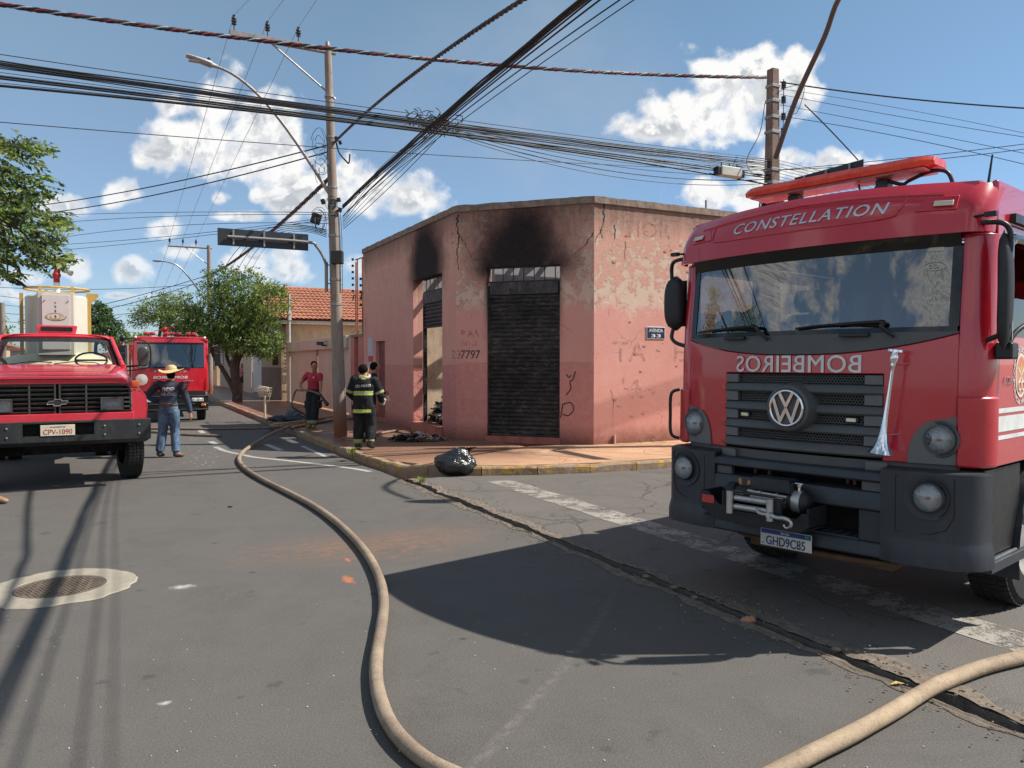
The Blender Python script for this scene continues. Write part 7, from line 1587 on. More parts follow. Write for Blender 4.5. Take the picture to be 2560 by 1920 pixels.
# far end of the street
lowhouse('dim house closing the far end of the street', -5, 170, 16, 10, 3.2, 1.6, M_BEIGE, M_TILE2)
# ============================================================ trees
def leafmat(name, col, tr=.35):
    if name in MATS: return MATS[name]
    m, t, p, o = newmat(name); c = t.obj(); n = t.noise(c, 1.3, 3)
    cc = t.mix(t.mr(n, .3, .7), tuple(q*.75 for q in col), tuple(q*1.25 for q in col)); t.l.new(cc, p.inputs['Base Color']); p.inputs['Roughness'].default_value = .5
    tl = t.node('ShaderNodeBsdfTranslucent', {'Color': (col[0]*1.8, col[1]*1.7, col[2]*.8, 1)}); mx = t.node('ShaderNodeMixShader', {0: tr, 1: p.outputs[0], 2: tl.outputs[0]}); t.l.new(mx.outputs[0], o.inputs[0]); MATS[name] = m; return m
M_BARK = mat('bark', (.085, .06, .045), .95, scale=4, var=.4, bmp=.9, bscale=14)
LG = [leafmat('leaf_mid', (.10, .165, .045)), leafmat('leaf_light', (.20, .26, .07)), leafmat('leaf_dark', (.028, .065, .018))]  # lit and shaded foliage painted as three tones, dealt to clumps at random
def foliage(rs, blobs, ncl, per, size, spread, elong=2.2, hang=.3, shell_=.55):
    """leaf clumps: returns numpy verts and faces; leaves gather in twig-sized clumps"""
    V = []; wts = np.array([b[1][0]*b[1][1]*b[1][2] for b in blobs])**.7; wts = wts/wts.sum()
    for k in range(ncl):
        c, r = blobs[rs.choice(len(blobs), p=wts)]; d = rs.normal(size=3); d /= np.linalg.norm(d); rad = shell_+(1-shell_)*rs.random()**.6
        rad *= 1+.22*mnoise.noise(Vector(d*2.3+np.array(c)))
        cc = np.array(c)+d*np.array(r)*rad; n = max(3, int(per*(.5+rs.random())))
        tw = d*.7+rs.normal(size=3)*.5; tw[2] -= hang*.4; tw /= np.linalg.norm(tw)
        for j in range(n):
            p = cc+tw*(rs.random()-.3)*spread*2+rs.normal(size=3)*spread*.45
            a = tw*.6+rs.normal(size=3)*.7; a[2] -= hang; a /= np.linalg.norm(a); b = np.cross(a, rs.normal(size=3)); b /= max(1e-6, np.linalg.norm(b)); s = size*(.6+.7*rs.random()); w = s/elong
            V += [p-a*s*.5, p-a*s*.05+b*w*.5, p+a*s*.5, p-a*s*.05-b*w*.5]
    return V
def leafobj(name, V, mats, par, rs, probs):
    n = len(V)//4; me = bpy.data.meshes.new(name); me.from_pydata([tuple(q) for q in V], [], [(4*i, 4*i+1, 4*i+2, 4*i+3) for i in range(n)])
    for m in mats: me.materials.append(m)
    # whole clumps share a tone
    idx = []; i = 0
    while i < n:
        k = rs.integers(6, 16); idx += [rs.choice(len(mats), p=probs)]*k; i += k
    me.polygons.foreach_set('material_index', np.array(idx[:n], dtype=np.int32)); me.update()
    o = bpy.data.objects.new(name, me); COL.objects.link(o); o.parent = par; return o
def tree(label, base, limbs, blobs, ncl, per, size, spread, mats=LG, probs=(.5, .3, .2), seed=1, name='street_tree', elong=2.2, hang=.3, shell_=.5, limbr=None):
    rs = np.random.default_rng(seed); t = thing(name, label, 'tree', base)
    g = G()
    for pts, r0, r1 in limbs:
        P_ = smoothpath([Vector(p) for p in pts], 5); n = len(P_); g.tube([p+Vector((mnoise.noise(p*1.7), mnoise.noise(p*1.7+Vector((5, 0, 0))), 0))*.05 for p in P_], [r0+(r1-r0)*i/(n-1) for i in range(n)], 8)
    g.build('trunk', M_BARK, t, smooth=60)
    br = G()
    for k in range(limbr or 30):
        c, r = blobs[rs.integers(len(blobs))]; pts, _, _ = limbs[rs.integers(len(limbs))]; s = Vector(pts[-1]); e = Vector(c)+Vector(rs.normal(size=3)*.55*np.array(r)); m_ = (s+e)/2+Vector(rs.normal(size=3)*.15)
        br.tube([s, m_, e], [.03*size/.12+.012, .016*size/.12+.008, .006], 5)
    br.build('branches', M_BARK, t, smooth=60)
    leafobj('crown', foliage(rs, blobs, ncl, per, size, spread, elong, hang, shell_), mats, t, rs, probs); return t
bt_ = G_(593, 1004, .15)
tree('dense round green street tree leaning over the pavement behind the trucks', bt_,
     [([(0, 0, 0), (.0, 0, .7), (-.15, 0, 1.5), (.0, .1, 2.3), (.1, .1, 3.0)], .24, .12), ([(-.05, 0, .3), (-.45, 0, 1.1), (-.9, -.1, 1.9), (-1.2, 0, 2.6)], .13, .06), ([(0, 0, .9), (.05, 0, 1.8), (.5, .1, 2.5), (1.0, 0, 2.9)], .13, .05), ([(-.1, 0, 1.2), (-.5, .2, 2.0), (-.5, .3, 3.0)], .09, .05)],
     [((-.3, 0, 3.6), (1.5, 1.4, 1.2)), ((.9, 0, 3.0), (1.1, 1.1, .9)), ((-1.6, 0, 3.1), (1.1, 1.1, .9)), ((1.25, 0, 4.4), (1.1, 1.1, .8)), ((.2, .1, 4.9), (1.3, 1.2, .95)), ((-1.2, 0, 4.3), (1.2, 1.2, .8)), ((-2.3, 0, 3.6), (.9, .9, .7)), ((.6, -.3, 2.6), (1.1, .8, .6)), ((-.6, .2, 5.4), (.9, .8, .6)), ((1.7, 0, 4.9), (.5, .5, .4)), ((-.8, 0, 2.7), (1.1, .9, .6)), ((1.2, 0, 2.4), (.8, .7, .45))],
     1500, 14, .17, .18, seed=3, elong=3.2, probs=(.48, .36, .16))
tree('thin pale tree top showing above the second fire truck', at(395, 905, 46), [([(0, 0, -.2), (.1, 0, 1.6), (.4, 0, 2.8)], .14, .07)],
     [((.0, 0, 3.0), (1.2, 1, .7)), ((1.3, 0, 2.4), (1.2, 1, .8)), ((-.8, 0, 2.6), (.7, .7, .5)), ((.7, 0, 3.5), (.8, .7, .5))], 420, 12, .22, .28, mats=[LG[0], leafmat('leaf_pale', (.16, .21, .08)), LG[1]], seed=5, elong=4)
tree('small round tree between the water tank and the second fire truck', at(240, 905, 58), [([(0, 0, -.2), (0, 0, 1.2), (.1, 0, 2.4)], .16, .08)],
     [((-.1, 0, 3.4), (1.2, 1.1, .9)), ((.4, 0, 2.4), (1.3, 1.2, .8)), ((-.6, 0, 2.6), (1., 1., .8))], 420, 12, .30, .25, mats=[leafmat('leaf_blue', (.04, .09, .045)), LG[0], LG[2]], seed=6)
for k, (u, d, h) in enumerate(((600, 75, 5.), (640, 90, 6.), (300, 130, 5.5), (355, 120, 4.5), (680, 70, 5.2), (-30, 120, 8))):
    tree(('distant tree behind the crown of the street tree', 'farthest tree behind the street tree', 'distant tree above the old truck bonnet mirror', 'distant tree left of the second fire truck', 'distant tree beside the beige house', 'distant tree at the far left edge')[k]+', dark green', at(u, 905, d), [([(0, 0, -.3), (0, 0, h*.4), (.1, 0, h*.6)], .2, .1)], [((0, 0, h*.7), (h*.35, h*.35, h*.25)), ((h*.2, 0, h*.55), (h*.3, h*.3, h*.22)), ((-h*.25, 0, h*.55), (h*.25, h*.25, h*.2))], 130, 10, .6, .5, seed=20+k, name='distant_tree', limbr=6)['group'] = 'distant trees down the street'
# near tree at the left: compound leaves
def near_tree():
    rs = np.random.default_rng(9); base = W(-7.3, 12.2, .15); t = thing('street_tree', 'leafy tree with small paired leaflets reaching in from the left edge', 'tree', base)
    g = G(); crown = at(-20, 560, 9.6)-base
    for pts, r0, r1 in (([(0, 0, -.15), (.1, .1, 1.4), (.5, .3, 2.6)], .16, .12), ([(.5, .3, 2.6), (2.2, .9, 3.4), tuple(crown+Vector((.1, 0, .1)))], .10, .04), ([(.5, .3, 2.6), (1.5, .2, 3.9), tuple(crown+Vector((-.2, 0, .9)))], .08, .03), ([(.5, .3, 2.6), (.2, 0, 4), (-.4, -.2, 5)], .1, .04)):
        P_ = smoothpath([Vector(p) for p in pts], 6); n = len(P_); g.tube(P_, [r0+(r1-r0)*i/(n-1) for i in range(n)], 8)
    g.build('trunk', M_BARK, t, smooth=60)
    V = []; tw = G()
    clusters = [(-40, 420, 60, 60), (20, 370, 45, 22), (75, 362, 30, 14), (100, 375, 18, 10), (30, 470, 60, 55), (90, 460, 45, 30), (60, 520, 60, 40), (130, 545, 35, 28), (100, 480, 25, 16), (20, 570, 60, 40), (100, 590, 40, 30), (150, 560, 22, 16), (40, 620, 60, 35), (140, 625, 30, 22), (110, 650, 40, 22), (10, 660, 40, 30), (165, 640, 14, 12), (-60, 540, 80, 90), (5, 425, 35, 22), (70, 400, 30, 12), (20, 700, 20, 10), (-60, 640, 60, 60)]
    lb2 = G(); root_ = crown+Vector((.1, 0, .1)); root2 = crown+Vector((-.2, 0, .9))
    for c in clusters:
        e = at(c[0], c[1], 9.6)-base; s_ = root_ if e.z < root2.z-.3 else root2; m_ = (s_+e)/2+Vector((0, .05, .06)); lb2.tube([s_, m_, e], [.026, .015, .006], 5)
    lb2.build('branches', M_BARK, t, smooth=60)
    area = np.array([c[2]*c[3] for c in clusters], float)**.85; area /= area.sum()
    for k in range(440):
        cu, cv, ru, rv = clusters[rs.choice(len(clusters), p=area)]; a = rs.random()*6.283; q = rs.random()**.5
        u, v = cu+ru*q*math.cos(a), cv+rv*q*math.sin(a); dep = 9.6+rs.normal()*.35
        p = np.array(at(u, v, dep)-base); ax = np.array([.75, rs.normal()*.5, -.25+rs.normal()*.35]); ax /= np.linalg.norm(ax)
        side = np.cross(ax, np.array([0, 0, 1.])+rs.normal(size=3)*.35); side /= np.linalg.norm(side); L = .26+.12*rs.random(); n = 6
        tw.tube([Vector(p-ax*L*.5), Vector(p+ax*L*.5+np.array([0, 0, -.03]))], .0025, 3, cap=False)
        for i in range(n):
            f = (i+.5)/n; b = p+ax*L*(f-.5)+np.array([0, 0, -.03*f])
            for s in (-1, 1):
                d = side*s*.85+ax*.45+np.array([0, 0, -.25])+rs.normal(size=3)*.15; d /= np.linalg.norm(d); w = np.cross(d, rs.normal(size=3)); w /= np.linalg.norm(w); ll = .085*(.8+.4*rs.random())*(1-.3*abs(f-.6)); wd = ll*.46
                V += [b, b+d*ll*.5+w*wd*.5, b+d*ll, b+d*ll*.5-w*wd*.5]
    tag(tw.build('twigs', M_BARK, t, fix=False), kind='stuff')
    leafobj('crown', V, [leafmat('near_leaf', (.07, .125, .028)), leafmat('near_leaf_light', (.17, .23, .055)), leafmat('near_leaf_dark', (.022, .05, .015))], t, rs, (.45, .33, .22))  # leaflet tones again colour in lit and shaded foliage
    # the rest of the crown, out of the picture to the left
    leafobj('crown', foliage(rs, [(tuple(Vector((.2, -.2, 4.6))), (1.9, 1.9, 1.3)), ((1.0, .3, 3.9), (1.4, 1.3, 1.))], 500, 12, .10, .2), LG, t, rs, (.5, .3, .2))
near_tree()
# ============================================================ people
def fuse(name, g, mats, parent, voxel=.012, smooth=2, region=None, loc=None):
    me = bpy.data.meshes.new('tmp'); me.from_pydata([tuple(q) for q in g.v], [], g.f); o = bpy.data.objects.new('tmp', me); COL.objects.link(o)
    bm = bmesh.new(); bm.from_mesh(me); bmesh.ops.recalc_face_normals(bm, faces=bm.faces); bm.to_mesh(me); bm.free()
    r = o.modifiers.new('r', 'REMESH'); r.mode = 'VOXEL'; r.voxel_size = voxel
    oe, dg = ev(o); m2 = bpy.data.meshes.new_from_object(oe); bpy.data.objects.remove(o); bpy.data.meshes.remove(me)
    bm = bmesh.new(); bm.from_mesh(m2)
    for _ in range(smooth): bmesh.ops.smooth_vert(bm, verts=bm.verts, factor=.5, use_axis_x=True, use_axis_y=True, use_axis_z=True)
    bm.to_mesh(m2); bm.free(); m2.name = name
    mats = mats if isinstance(mats, (list, tuple)) else [mats]; m2.materials.clear()
    for m in mats: m2.materials.append(m)
    if region: m2.polygons.foreach_set('material_index', np.array([region(p.center) for p in m2.polygons], dtype=np.int32))
    m2.polygons.foreach_set('use_smooth', [True]*len(m2.polygons)); m2.update()
    ob = bpy.data.objects.new(name, m2); COL.objects.link(ob); ob.parent = parent
    if loc: ob.location = loc
    return ob
def wrinkle(ob, amp=.008, sc=9., zsc=1.):
    for v in ob.data.vertices:
        c = v.co; n = mnoise.noise(Vector((c.x*sc, c.y*sc, c.z*sc*zsc)))+.5*mnoise.noise(Vector((c.x*sc*2.3, c.y*sc*2.3, c.z*sc*2.3*zsc+7))); v.co = c+v.normal*n*amp
    ob.data.update()
def cloth(name, col, **k): return mat(name, col, .9, scale=9, var=.18, bmp=.35, bscale=90, spec=.2, **k)
SK = lambda n, c: mat(n, c, .55, scale=14, var=.1)
M_HAIR = mat('black_hair', (.008, .007, .006), .9, scale=40, var=.3, spec=.1)
def seg(g, a, b, r0, r1, n=12, mid=None):
    a, b = Vector(a), Vector(b); m = (a+b)/2; rm = mid or (r0+r1)/2*1.04; g.tube([a-(b-a).normalized()*r0*.5, a, m, b, b+(b-a).normalized()*r1*.5], [r0*.6, r0, rm, r1, r1*.6], n)
def hand(g, w, d, palm_n, curl=.5, s=1.):
    """five separate bent fingers and a thumb leaving the palm's side; w wrist, d direction, palm_n out of the palm"""
    d = Vector(d).normalized(); nrm = Vector(palm_n); nrm = (nrm-d*nrm.dot(d)).normalized(); sd = d.cross(nrm); w = Vector(w)
    pc = w+d*.045*s; g.loft([[q0+sd*x*wd+nrm*y*.013*s for x, y in ((-1, -1), (0, -1.2), (1, -1), (1.1, 0), (1, 1), (0, 1.2), (-1, 1), (-1.1, 0))] for q0, wd in ((w-d*.02*s, .024*s), (w+d*.02*s, .032*s), (w+d*.06*s, .040*s), (w+d*.095*s, .038*s))])
    for k, (o_, L) in enumerate(((-.030, .062), (-.010, .072), (.010, .078), (.030, .068))):
        p = w+d*.085*s+sd*o_*s; pts = [p]; dd = d.copy()
        for j in range(3): dd = (dd+nrm*curl*.75).normalized(); p = p+dd*L*s*(.42, .33, .25)[j]; pts.append(p)
        g.tube(pts, [.0105*s, .0095*s, .0085*s, .007*s], 6)
    p = w+d*.025*s+sd*.030*s; t_ = (d*.6+sd*.8+nrm*.3).normalized(); g.tube([p, p+t_*.035*s, p+(t_*.035+(d*.8+sd*.2+nrm*.5).normalized()*.05)*s], [.013*s, .011*s, .009*s], 6)
def head(g, c, f, s=1.):
    """f: direction the face looks to"""
    f = Vector(f).normalized(); side = f.cross(Vector((0, 0, 1))).normalized(); up = side.cross(f); c = Vector(c)
    def ring(h, w, dep, off): return [c+up*h*s+f*(off+dep*math.sin(a))*s+side*w*math.cos(a)*s for a in lin(0, 6.2832, 16)[:-1]]
    g.loft([ring(-.125, .025, .03, .055), ring(-.11, .042, .05, .035), ring(-.08, .058, .075, .015), ring(-.04, .068, .088, .004), ring(0, .074, .094, 0), ring(.04, .077, .098, -.004), ring(.075, .070, .088, -.008), ring(.10, .050, .064, -.010), ring(.118, .02, .03, -.01)])
    g.tube([c+f*.085*s+up*.02*s, c+f*.108*s-up*.022*s, c+f*.092*s-up*.034*s], [.009*s, .015*s, .012*s], 6)      # nose
    g.tube([c+f*.088*s-up*.062*s-side*.022*s, c+f*.096*s-up*.06*s, c+f*.088*s-up*.062*s+side*.022*s], [.006*s, .009*s, .006*s], 6)   # lips
    g.tube([c+f*.088*s+up*.030*s-side*.045*s, c+f*.097*s+up*.034*s, c+f*.088*s+up*.030*s+side*.045*s], [.008*s, .009*s, .008*s], 6)  # brow
    for k in (-1, 1): g.ball(c+side*k*.078*s-f*.005*s-up*.01*s, (.014*s, .018*s, .03*s), 8, 6)
def body(root, J, skin, face=(0, 1, 0), hands=((0, 0, -1), (0, 0, -1)), palms=((1, 0, 0), (-1, 0, 0)), curl=.5, s=1., voxel=.010, wide=1.):
    g = G(); pe, ch, nk, hd = [Vector(J[k]) for k in ('pelvis', 'chest', 'neck', 'head')]
    g.tube([pe-(ch-pe)*.25, pe, pe.lerp(ch, .45), ch, ch.lerp(nk, .75)], [(.12, .10), (.155*wide, .11*wide), (.135*wide, .10*wide), (.165*wide, .115), (.09, .08)], 16)
    g.tube([nk-Vector((0, 0, .06)), nk.lerp(hd, .55)], [.062, .055], 10); head(g, hd, face, s)
    for k, hdv, pn in (('L', hands[0], palms[0]), ('R', hands[1], palms[1])):
        sh, el, wr = Vector(J['sh'+k]), Vector(J['el'+k]), Vector(J['wr'+k]); seg(g, ch.lerp(nk, .45), sh, .07, .062); seg(g, sh, el, .054, .042, mid=.052); seg(g, el, wr, .041, .027, mid=.038); hand(g, wr, hdv, pn, curl, s)
        hp, kn, an = Vector(J['hip'+k]), Vector(J['kn'+k]), Vector(J['an'+k]); seg(g, hp, kn, .085, .056, mid=.078); seg(g, kn, an, .054, .036, mid=.054); seg(g, an, Vector(J['toe'+k]), .036, .03)
    return fuse('body', g, skin, root, voxel, 2)
def eyes(root, hd, f, par, s=1.):
    f = Vector(f).normalized(); side = f.cross(Vector((0, 0, 1))).normalized(); hd = Vector(hd)
    for k in (-1, 1): g = G(); g.ball(hd+f*.083*s+side*k*.031*s+Vector((0, 0, .008*s)), .012*s, 8, 6); g.build('eye', mat('eye', (.05, .03, .025), .2), par, smooth=60)
def trousers(root, J, mt, infl=.02, cuff=.07, voxel=.012, region=None, mats=None):
    g = G(); pe = Vector(J['pelvis']); w = pe+Vector((0, 0, .10)); g.tube([pe-Vector((0, 0, .09)), pe, w], [(.12+infl, .10+infl), (.165+infl, .115+infl), (.148+infl, .105+infl)], 16)
    for k in 'LR':
        hp, kn, an = Vector(J['hip'+k]), Vector(J['kn'+k]), Vector(J['an'+k]); e = an+(kn-an)*.06
        g.tube([hp+Vector((0, 0, .02)), hp.lerp(kn, .45), kn, kn.lerp(e, .5), e], [.092+infl, .080+infl, .058+infl*1.1, .058+infl*1.2, cuff], 14)
    o = fuse('trousers', g, mats or mt, root, voxel, 2, region); wrinkle(o, .007, 8, .7); return o
def boots(root, J, mt, s=1., name='boot'):
    for k in 'LR':
        an, toe = Vector(J['an'+k]), Vector(J['toe'+k]); d = (toe-an); d.z *= 1.; g = G()
        g.tube([an+Vector((0, 0, .10)), an+Vector((0, 0, .02)), an-Vector((0, 0, .035))], [.058*s, .052*s, .055*s], 12); h = d.normalized(); heel = an-h*.05-Vector((0, 0, .045))
        z0 = -.045
        g.tube([heel, an+Vector((0, 0, -.03)), an.lerp(toe, .6)+Vector((0, 0, -.012)), toe, toe+h*.03], [(.04*s, .035*s), (.05*s, .05*s), (.052*s, .04*s), (.045*s, .03*s), (.02*s, .015*s)], 12)
        fuse(name, g, mt, root, .010, 2)
def sleeve(g, J, k, frac, r0, r1):
    sh, el, wr = Vector(J['sh'+k]), Vector(J['el'+k]), Vector(J['wr'+k])
    if frac <= 1: e = sh.lerp(el, frac); g.tube([sh, sh.lerp(e, .5), e], [r0, r0*.98, r1], 12)
    else: e = el.lerp(wr, frac-1); g.tube([sh, sh.lerp(el, .5), el, el.lerp(e, .5), e], [r0, r0*.95, (r0+r1)/2*1.05, (r0+r1)/2*.95, r1], 12)
def top(root, J, name, mt, infl, bottom, frac, r0, r1, wide=1., region=None, mats=None, collar=.07, voxel=.012, wr=(.007, 7, 1)):
    g = G(); pe, ch, nk = [Vector(J[k]) for k in ('pelvis', 'chest', 'neck')]; b = pe+Vector((0, 0, bottom))
    g.tube([b, pe.lerp(ch, .25) if bottom < .05 else b.lerp(ch, .3), pe.lerp(ch, .6), ch, ch.lerp(nk, .55), ch.lerp(nk, .95)], [((.158+infl)*wide, (.115+infl)*wide), ((.155+infl)*wide, (.115+infl)*wide), ((.150+infl)*wide, (.112+infl)*wide), ((.172+infl)*wide, .125+infl), (.135+infl, .10+infl), (collar, collar)], 18)
    for k in 'LR': g.tube([ch.lerp(nk, .3), Vector(J['sh'+k])+Vector((0, 0, .0))], [.09+infl*.5, r0*1.02], 12); g.ball(J['sh'+k], r0*1.06, 14, 10); sleeve(g, J, k, frac, r0, r1)
    o = fuse(name, g, mats or mt, root, voxel, 2, region); wrinkle(o, *wr); return o
from mathutils.bvhtree import BVHTree
def onto(ob, g, s, w, h, cx, cz, lift=.004, tilt=0., **kw):
    bv = BVHTree.FromPolygons([v.co for v in ob.data.vertices], [p.vertices for p in ob.data.polygons]); V, F_ = text_pts(s, w, h, **kw); out = []
    for a, b, d in V:
        x, z = cx+a, cz+b+tilt*a; r = bv.ray_cast(Vector((x, -1, z)), Vector((0, 1, 0))); y = r[0].y if r[0] is not None else -.15
        out.append((x, y-lift-max(0, d), z))
    g.add(out, F_)
def ysurf(ob, x, z):
    bv = BVHTree.FromPolygons([v.co for v in ob.data.vertices], [p.vertices for p in ob.data.polygons]); r = bv.ray_cast(Vector((x, -1, z)), Vector((0, 1, 0))); return r[0].y if r[0] is not None else -.15
# --- man in straw hat, seen from behind, left hand on hip ---------------
ht = thing('person', 'man in wide straw hat, dark long sleeved shirt and blue jeans seen from behind', 'person', (-6.73, 15.28, 0), R(8))
J = dict(pelvis=(0, 0, .96), chest=(.02, .02, 1.30), neck=(.03, .02, 1.50), head=(.035, .06, 1.64), shL=(-.19, .02, 1.44), elL=(-.41, -.06, 1.21), wrL=(-.21, .10, 1.08), shR=(.23, .02, 1.41), elR=(.34, .03, 1.13), wrR=(.39, .06, .86),
         hipL=(-.09, 0, .91), hipR=(.09, 0, .91), knL=(-.13, .03, .49), anL=(-.18, -.03, .10), toeL=(-.15, .10, .04), knR=(.10, .05, .49), anR=(.12, .00, .085), toeR=(.24, .03, .035))
S1 = SK('tan_skin', (.36, .17, .10))
b = body(ht, J, S1, (.1, 1, -.1), hands=((.5, .8, -.3), (.15, .1, -1)), palms=((-.8, .5, 0), (-1, .1, 0)), wide=1.1)
def denim():
    m, t, p, o = newmat('faded_denim'); c = t.obj(); n = t.noise(t.mul(c, (1, 1, .5)), 5, 6, .7); t.l.new(t.mix(t.mr(n, .38, .68), (.025, .05, .10), (.17, .27, .40)), p.inputs['Base Color']); p.inputs['Roughness'].default_value = .9; bump(t, p, t.noise(c, 60, 4), .4, .005); return m
tr = trousers(ht, J, denim(), .026, .080)
def blouse():
    m, t, p, o = newmat('navy_graded_shirt'); c = t.obj(); X, Y, Z = t.sep(c)[0:3]; n = t.noise(c, 12, 5, .7)
    col = t.mix(t.mr(Z, 1.28, 1.12), (.022, .020, .032), (.03, .06, .10)); bot = t.m('MULTIPLY', t.m('MULTIPLY', t.mr(Z, 1.12, 1.03), t.mr(t.m('ABSOLUTE', X), .22, .19)), t.mr(t.noise(t.mul(c, (3, 3, 14)), 4, 5, .7), .4, .6)); col = t.mix(bot, col, (.32, .20, .14))
    t.l.new(t.mix(t.mr(n, .5, .8), col, (.06, .06, .075)), p.inputs['Base Color']); p.inputs['Roughness'].default_value = .85; return m
sh_ = top(ht, J, 'shirt', blouse(), .022, .03, 1.93, .078, .046, wr=(.007, 9, .6))
def back(a, b, d): return Vector((.015+a, ysurf(sh_, .015+a, b), b))
M_PR = mat('pale_print', (.38, .40, .45), .8)
g = G(); onto(sh_, g, 'NELORE', .27, .065, .015, 1.245, ext=.001, bold=.03); g.build('lettering', M_PR, ht)
g = G(); rn = random.Random(3)
for (cx_, cz_, r_) in ((-.08, 1.37, .03), (-.04, 1.36, .028), (.0, 1.37, .035), (.04, 1.36, .03), (.09, 1.37, .03), (-.06, 1.335, .02), (.07, 1.335, .025), (-.02, 1.33, .02), (.11, 1.345, .02), (-.10, 1.345, .018)):
    pts = [(cx_+r_*rn.uniform(.4, 1.1)*math.cos(a), cz_+r_*rn.uniform(.3, .8)*math.sin(a)) for a in lin(0, 6.283, 9)[:-1]]; g.prism(pts, 0, .002, lambda a, b, d: back(a, b, 0)+Vector((0, -d-.0035, 0)))
g.build('cattle_print', M_PR, ht)['kind'] = 'stuff'
g = G(); g.tube([back(x, 1.30+.01*math.cos(x*9), 0)+Vector((0, -.003, 0)) for x in lin(-.12, .13, 8)], .003, 4); g.build('lettering_line', M_PR, ht)
g = G(); g.tube([Vector((.178*math.cos(a), .132*math.sin(a), 1.045+.01*math.sin(3*a))) for a in lin(0, 6.2832, 24)], .018, 6, cap=False); g.build('belt', mat('olive_belt', (.12, .09, .04), .7), ht, smooth=60)
boots(ht, J, mat('brown_leather', (.075, .045, .035), .6, dirt=(.2, .15, .1)))
def strawm():
    m, t, p, o = newmat('straw'); c = t.obj(); w = t.noise(t.mul(c, (1, 1, 5)), 40, 4, .7); t.l.new(t.mix(t.mr(w, .3, .7), (.50, .33, .15), (.68, .50, .27)), p.inputs['Base Color']); p.inputs['Roughness'].default_value = .85; bump(t, p, w, .5, .006); return m
g = G(); g.ball((.035, .035, 1.63), (.082, .092, .10), 12, 8); g.build('hair', M_HAIR, ht, smooth=60); g = G(); g.tube([Vector((.03+.07*math.cos(a), .03+.065*math.sin(a), 1.495)) for a in lin(0, 6.2832, 18)], .022, 8, cap=False); g.build('collar', mat('navy_collar', (.03, .03, .045), .9), ht, smooth=60)
g = G(); hc = Vector((.035, .055, 1.70)); rings = []
for r, h in ((.21, -.010), (.215, -.004), (.17, .004), (.12, .012), (.098, .03), (.092, .07), (.080, .105), (.060, .118), (.02, .112), (.001, .11)):
    row = []
    for j in range(36):
        a = j/36*6.2832; k = max(0, (r-.10)/.115); up_ = .045*k*k*math.cos(a*1)**2-.035*k*math.sin(a)*0-.045*k*abs(math.sin(a))*.8
        den = -.02*(1 if h > .1 else 0)*math.cos(a)**2
        row.append(hc+Vector((r*1.08*math.cos(a), r*(1.0)*math.sin(a), h+up_+.012*k*mnoise.noise(Vector((math.cos(a)*2, math.sin(a)*2, 1)))+den+.06*r*math.cos(a)+.0)))
    rings.append(row)
inner = [[p-Vector((0, 0, .006)) for p in row] for row in rings]
g.loft(inner[::-1][2:]+rings, False, True); h_ = g.build('hat', strawm(), ht, smooth=50); g = G(); g.tube([hc+Vector((.097*1.06*math.cos(a), .099*math.sin(a), .035+.005*math.cos(a))) for a in lin(0, 6.2832, 24)], .006, 5, cap=False); g.build('hat_band', mat('straw_dark', (.25, .14, .06), .8), h_)
# --- firefighter lettered SAO PAULO, from behind -------------------------
ff = thing('person', 'firefighter from behind in black jacket lettered SÃO PAULO with yellow bands', 'person', (-2.92, 15.3, .15), R(-4))
J = dict(pelvis=(0, 0, .92), chest=(.03, .03, 1.24), neck=(.02, .07, 1.44), head=(-.01, .15, 1.545), shL=(-.18, .03, 1.37), elL=(-.29, .04, 1.10), wrL=(-.22, .26, .98), shR=(.22, .03, 1.35), elR=(.33, .06, 1.08), wrR=(.30, .28, .92),
         hipL=(-.10, 0, .86), hipR=(.10, 0, .86), knL=(-.10, .06, .48), anL=(-.12, .02, .10), toeL=(-.10, .16, .04), knR=(.13, .08, .47), anR=(.14, -.06, .13), toeR=(.17, .07, .045))
S2 = SK('brown_skin', (.30, .14, .085)); body(ff, J, S2, (.35, 1, -.6), hands=((.3, .8, -.3), (-.3, .8, -.3)), palms=((1, 0, .2), (-1, 0, .2)), curl=.7)
M_TURN = mat('turnout_cloth', (.016, .017, .020), .9, scale=6, var=.3, bmp=.5, bscale=60, dirt=(.07, .065, .06), dirt_amt=.45, spec=.2); M_HIV = mat('lime_band', (.42, .50, .08), .6, scale=20, var=.2, dirt=(.2, .22, .08)); M_SLV = mat('dull_silver_band', (.30, .32, .28), .5, var=.2, scale=20); M_HIV2 = mat('faded_band', (.26, .29, .13), .7, scale=20, var=.25)
def jreg(c):
    z = c.z
    if abs(c.x) < .215:
        q = z-.06*(c.x*.5)
        if .735+.02*c.x < z < .80+.02*c.x: return 1
        if 1.075 < q < 1.105 or 1.13 < q < 1.155: return 1
        if 1.105 <= q <= 1.13: return 2
    return 0
jk = top(ff, J, 'jacket', None, .045, -.22, 1.85, .088, .062, 1.05, region=jreg, mats=[M_TURN, M_HIV, M_SLV], collar=.085, voxel=.0115, wr=(.011, 6, .8))
for k in 'LR':
    el, wr = Vector(J['el'+k]), Vector(J['wr'+k]); sh = Vector(J['sh'+k]); g = G(); q = sh.lerp(el, .82); d = (el-sh).normalized(); g.tube([q-d*.025, q+d*.025], [.094, .094], 14); g.build('sleeve_band', M_HIV2, jk, smooth=40)
g = G(); onto(jk, g, 'SÃO PAULO', .30, .066, .025, 1.262, lift=.012, tilt=.07, ext=.001, bold=.035); g.build('lettering', mat('silver_text', (.5, .5, .5), .6), jk)
g = G(); g.tube([(.0, -.085, 1.42), (.05, -.10, 1.405), (.11, -.08, 1.43)], [(.03, .01), (.032, .012), (.02, .01)], 8) if False else g.tube([(.0, -.12, 1.40), (.05, -.135, 1.385), (.11, -.12, 1.41)], .022, 8); g.build('collar_tab', M_HIV, jk)
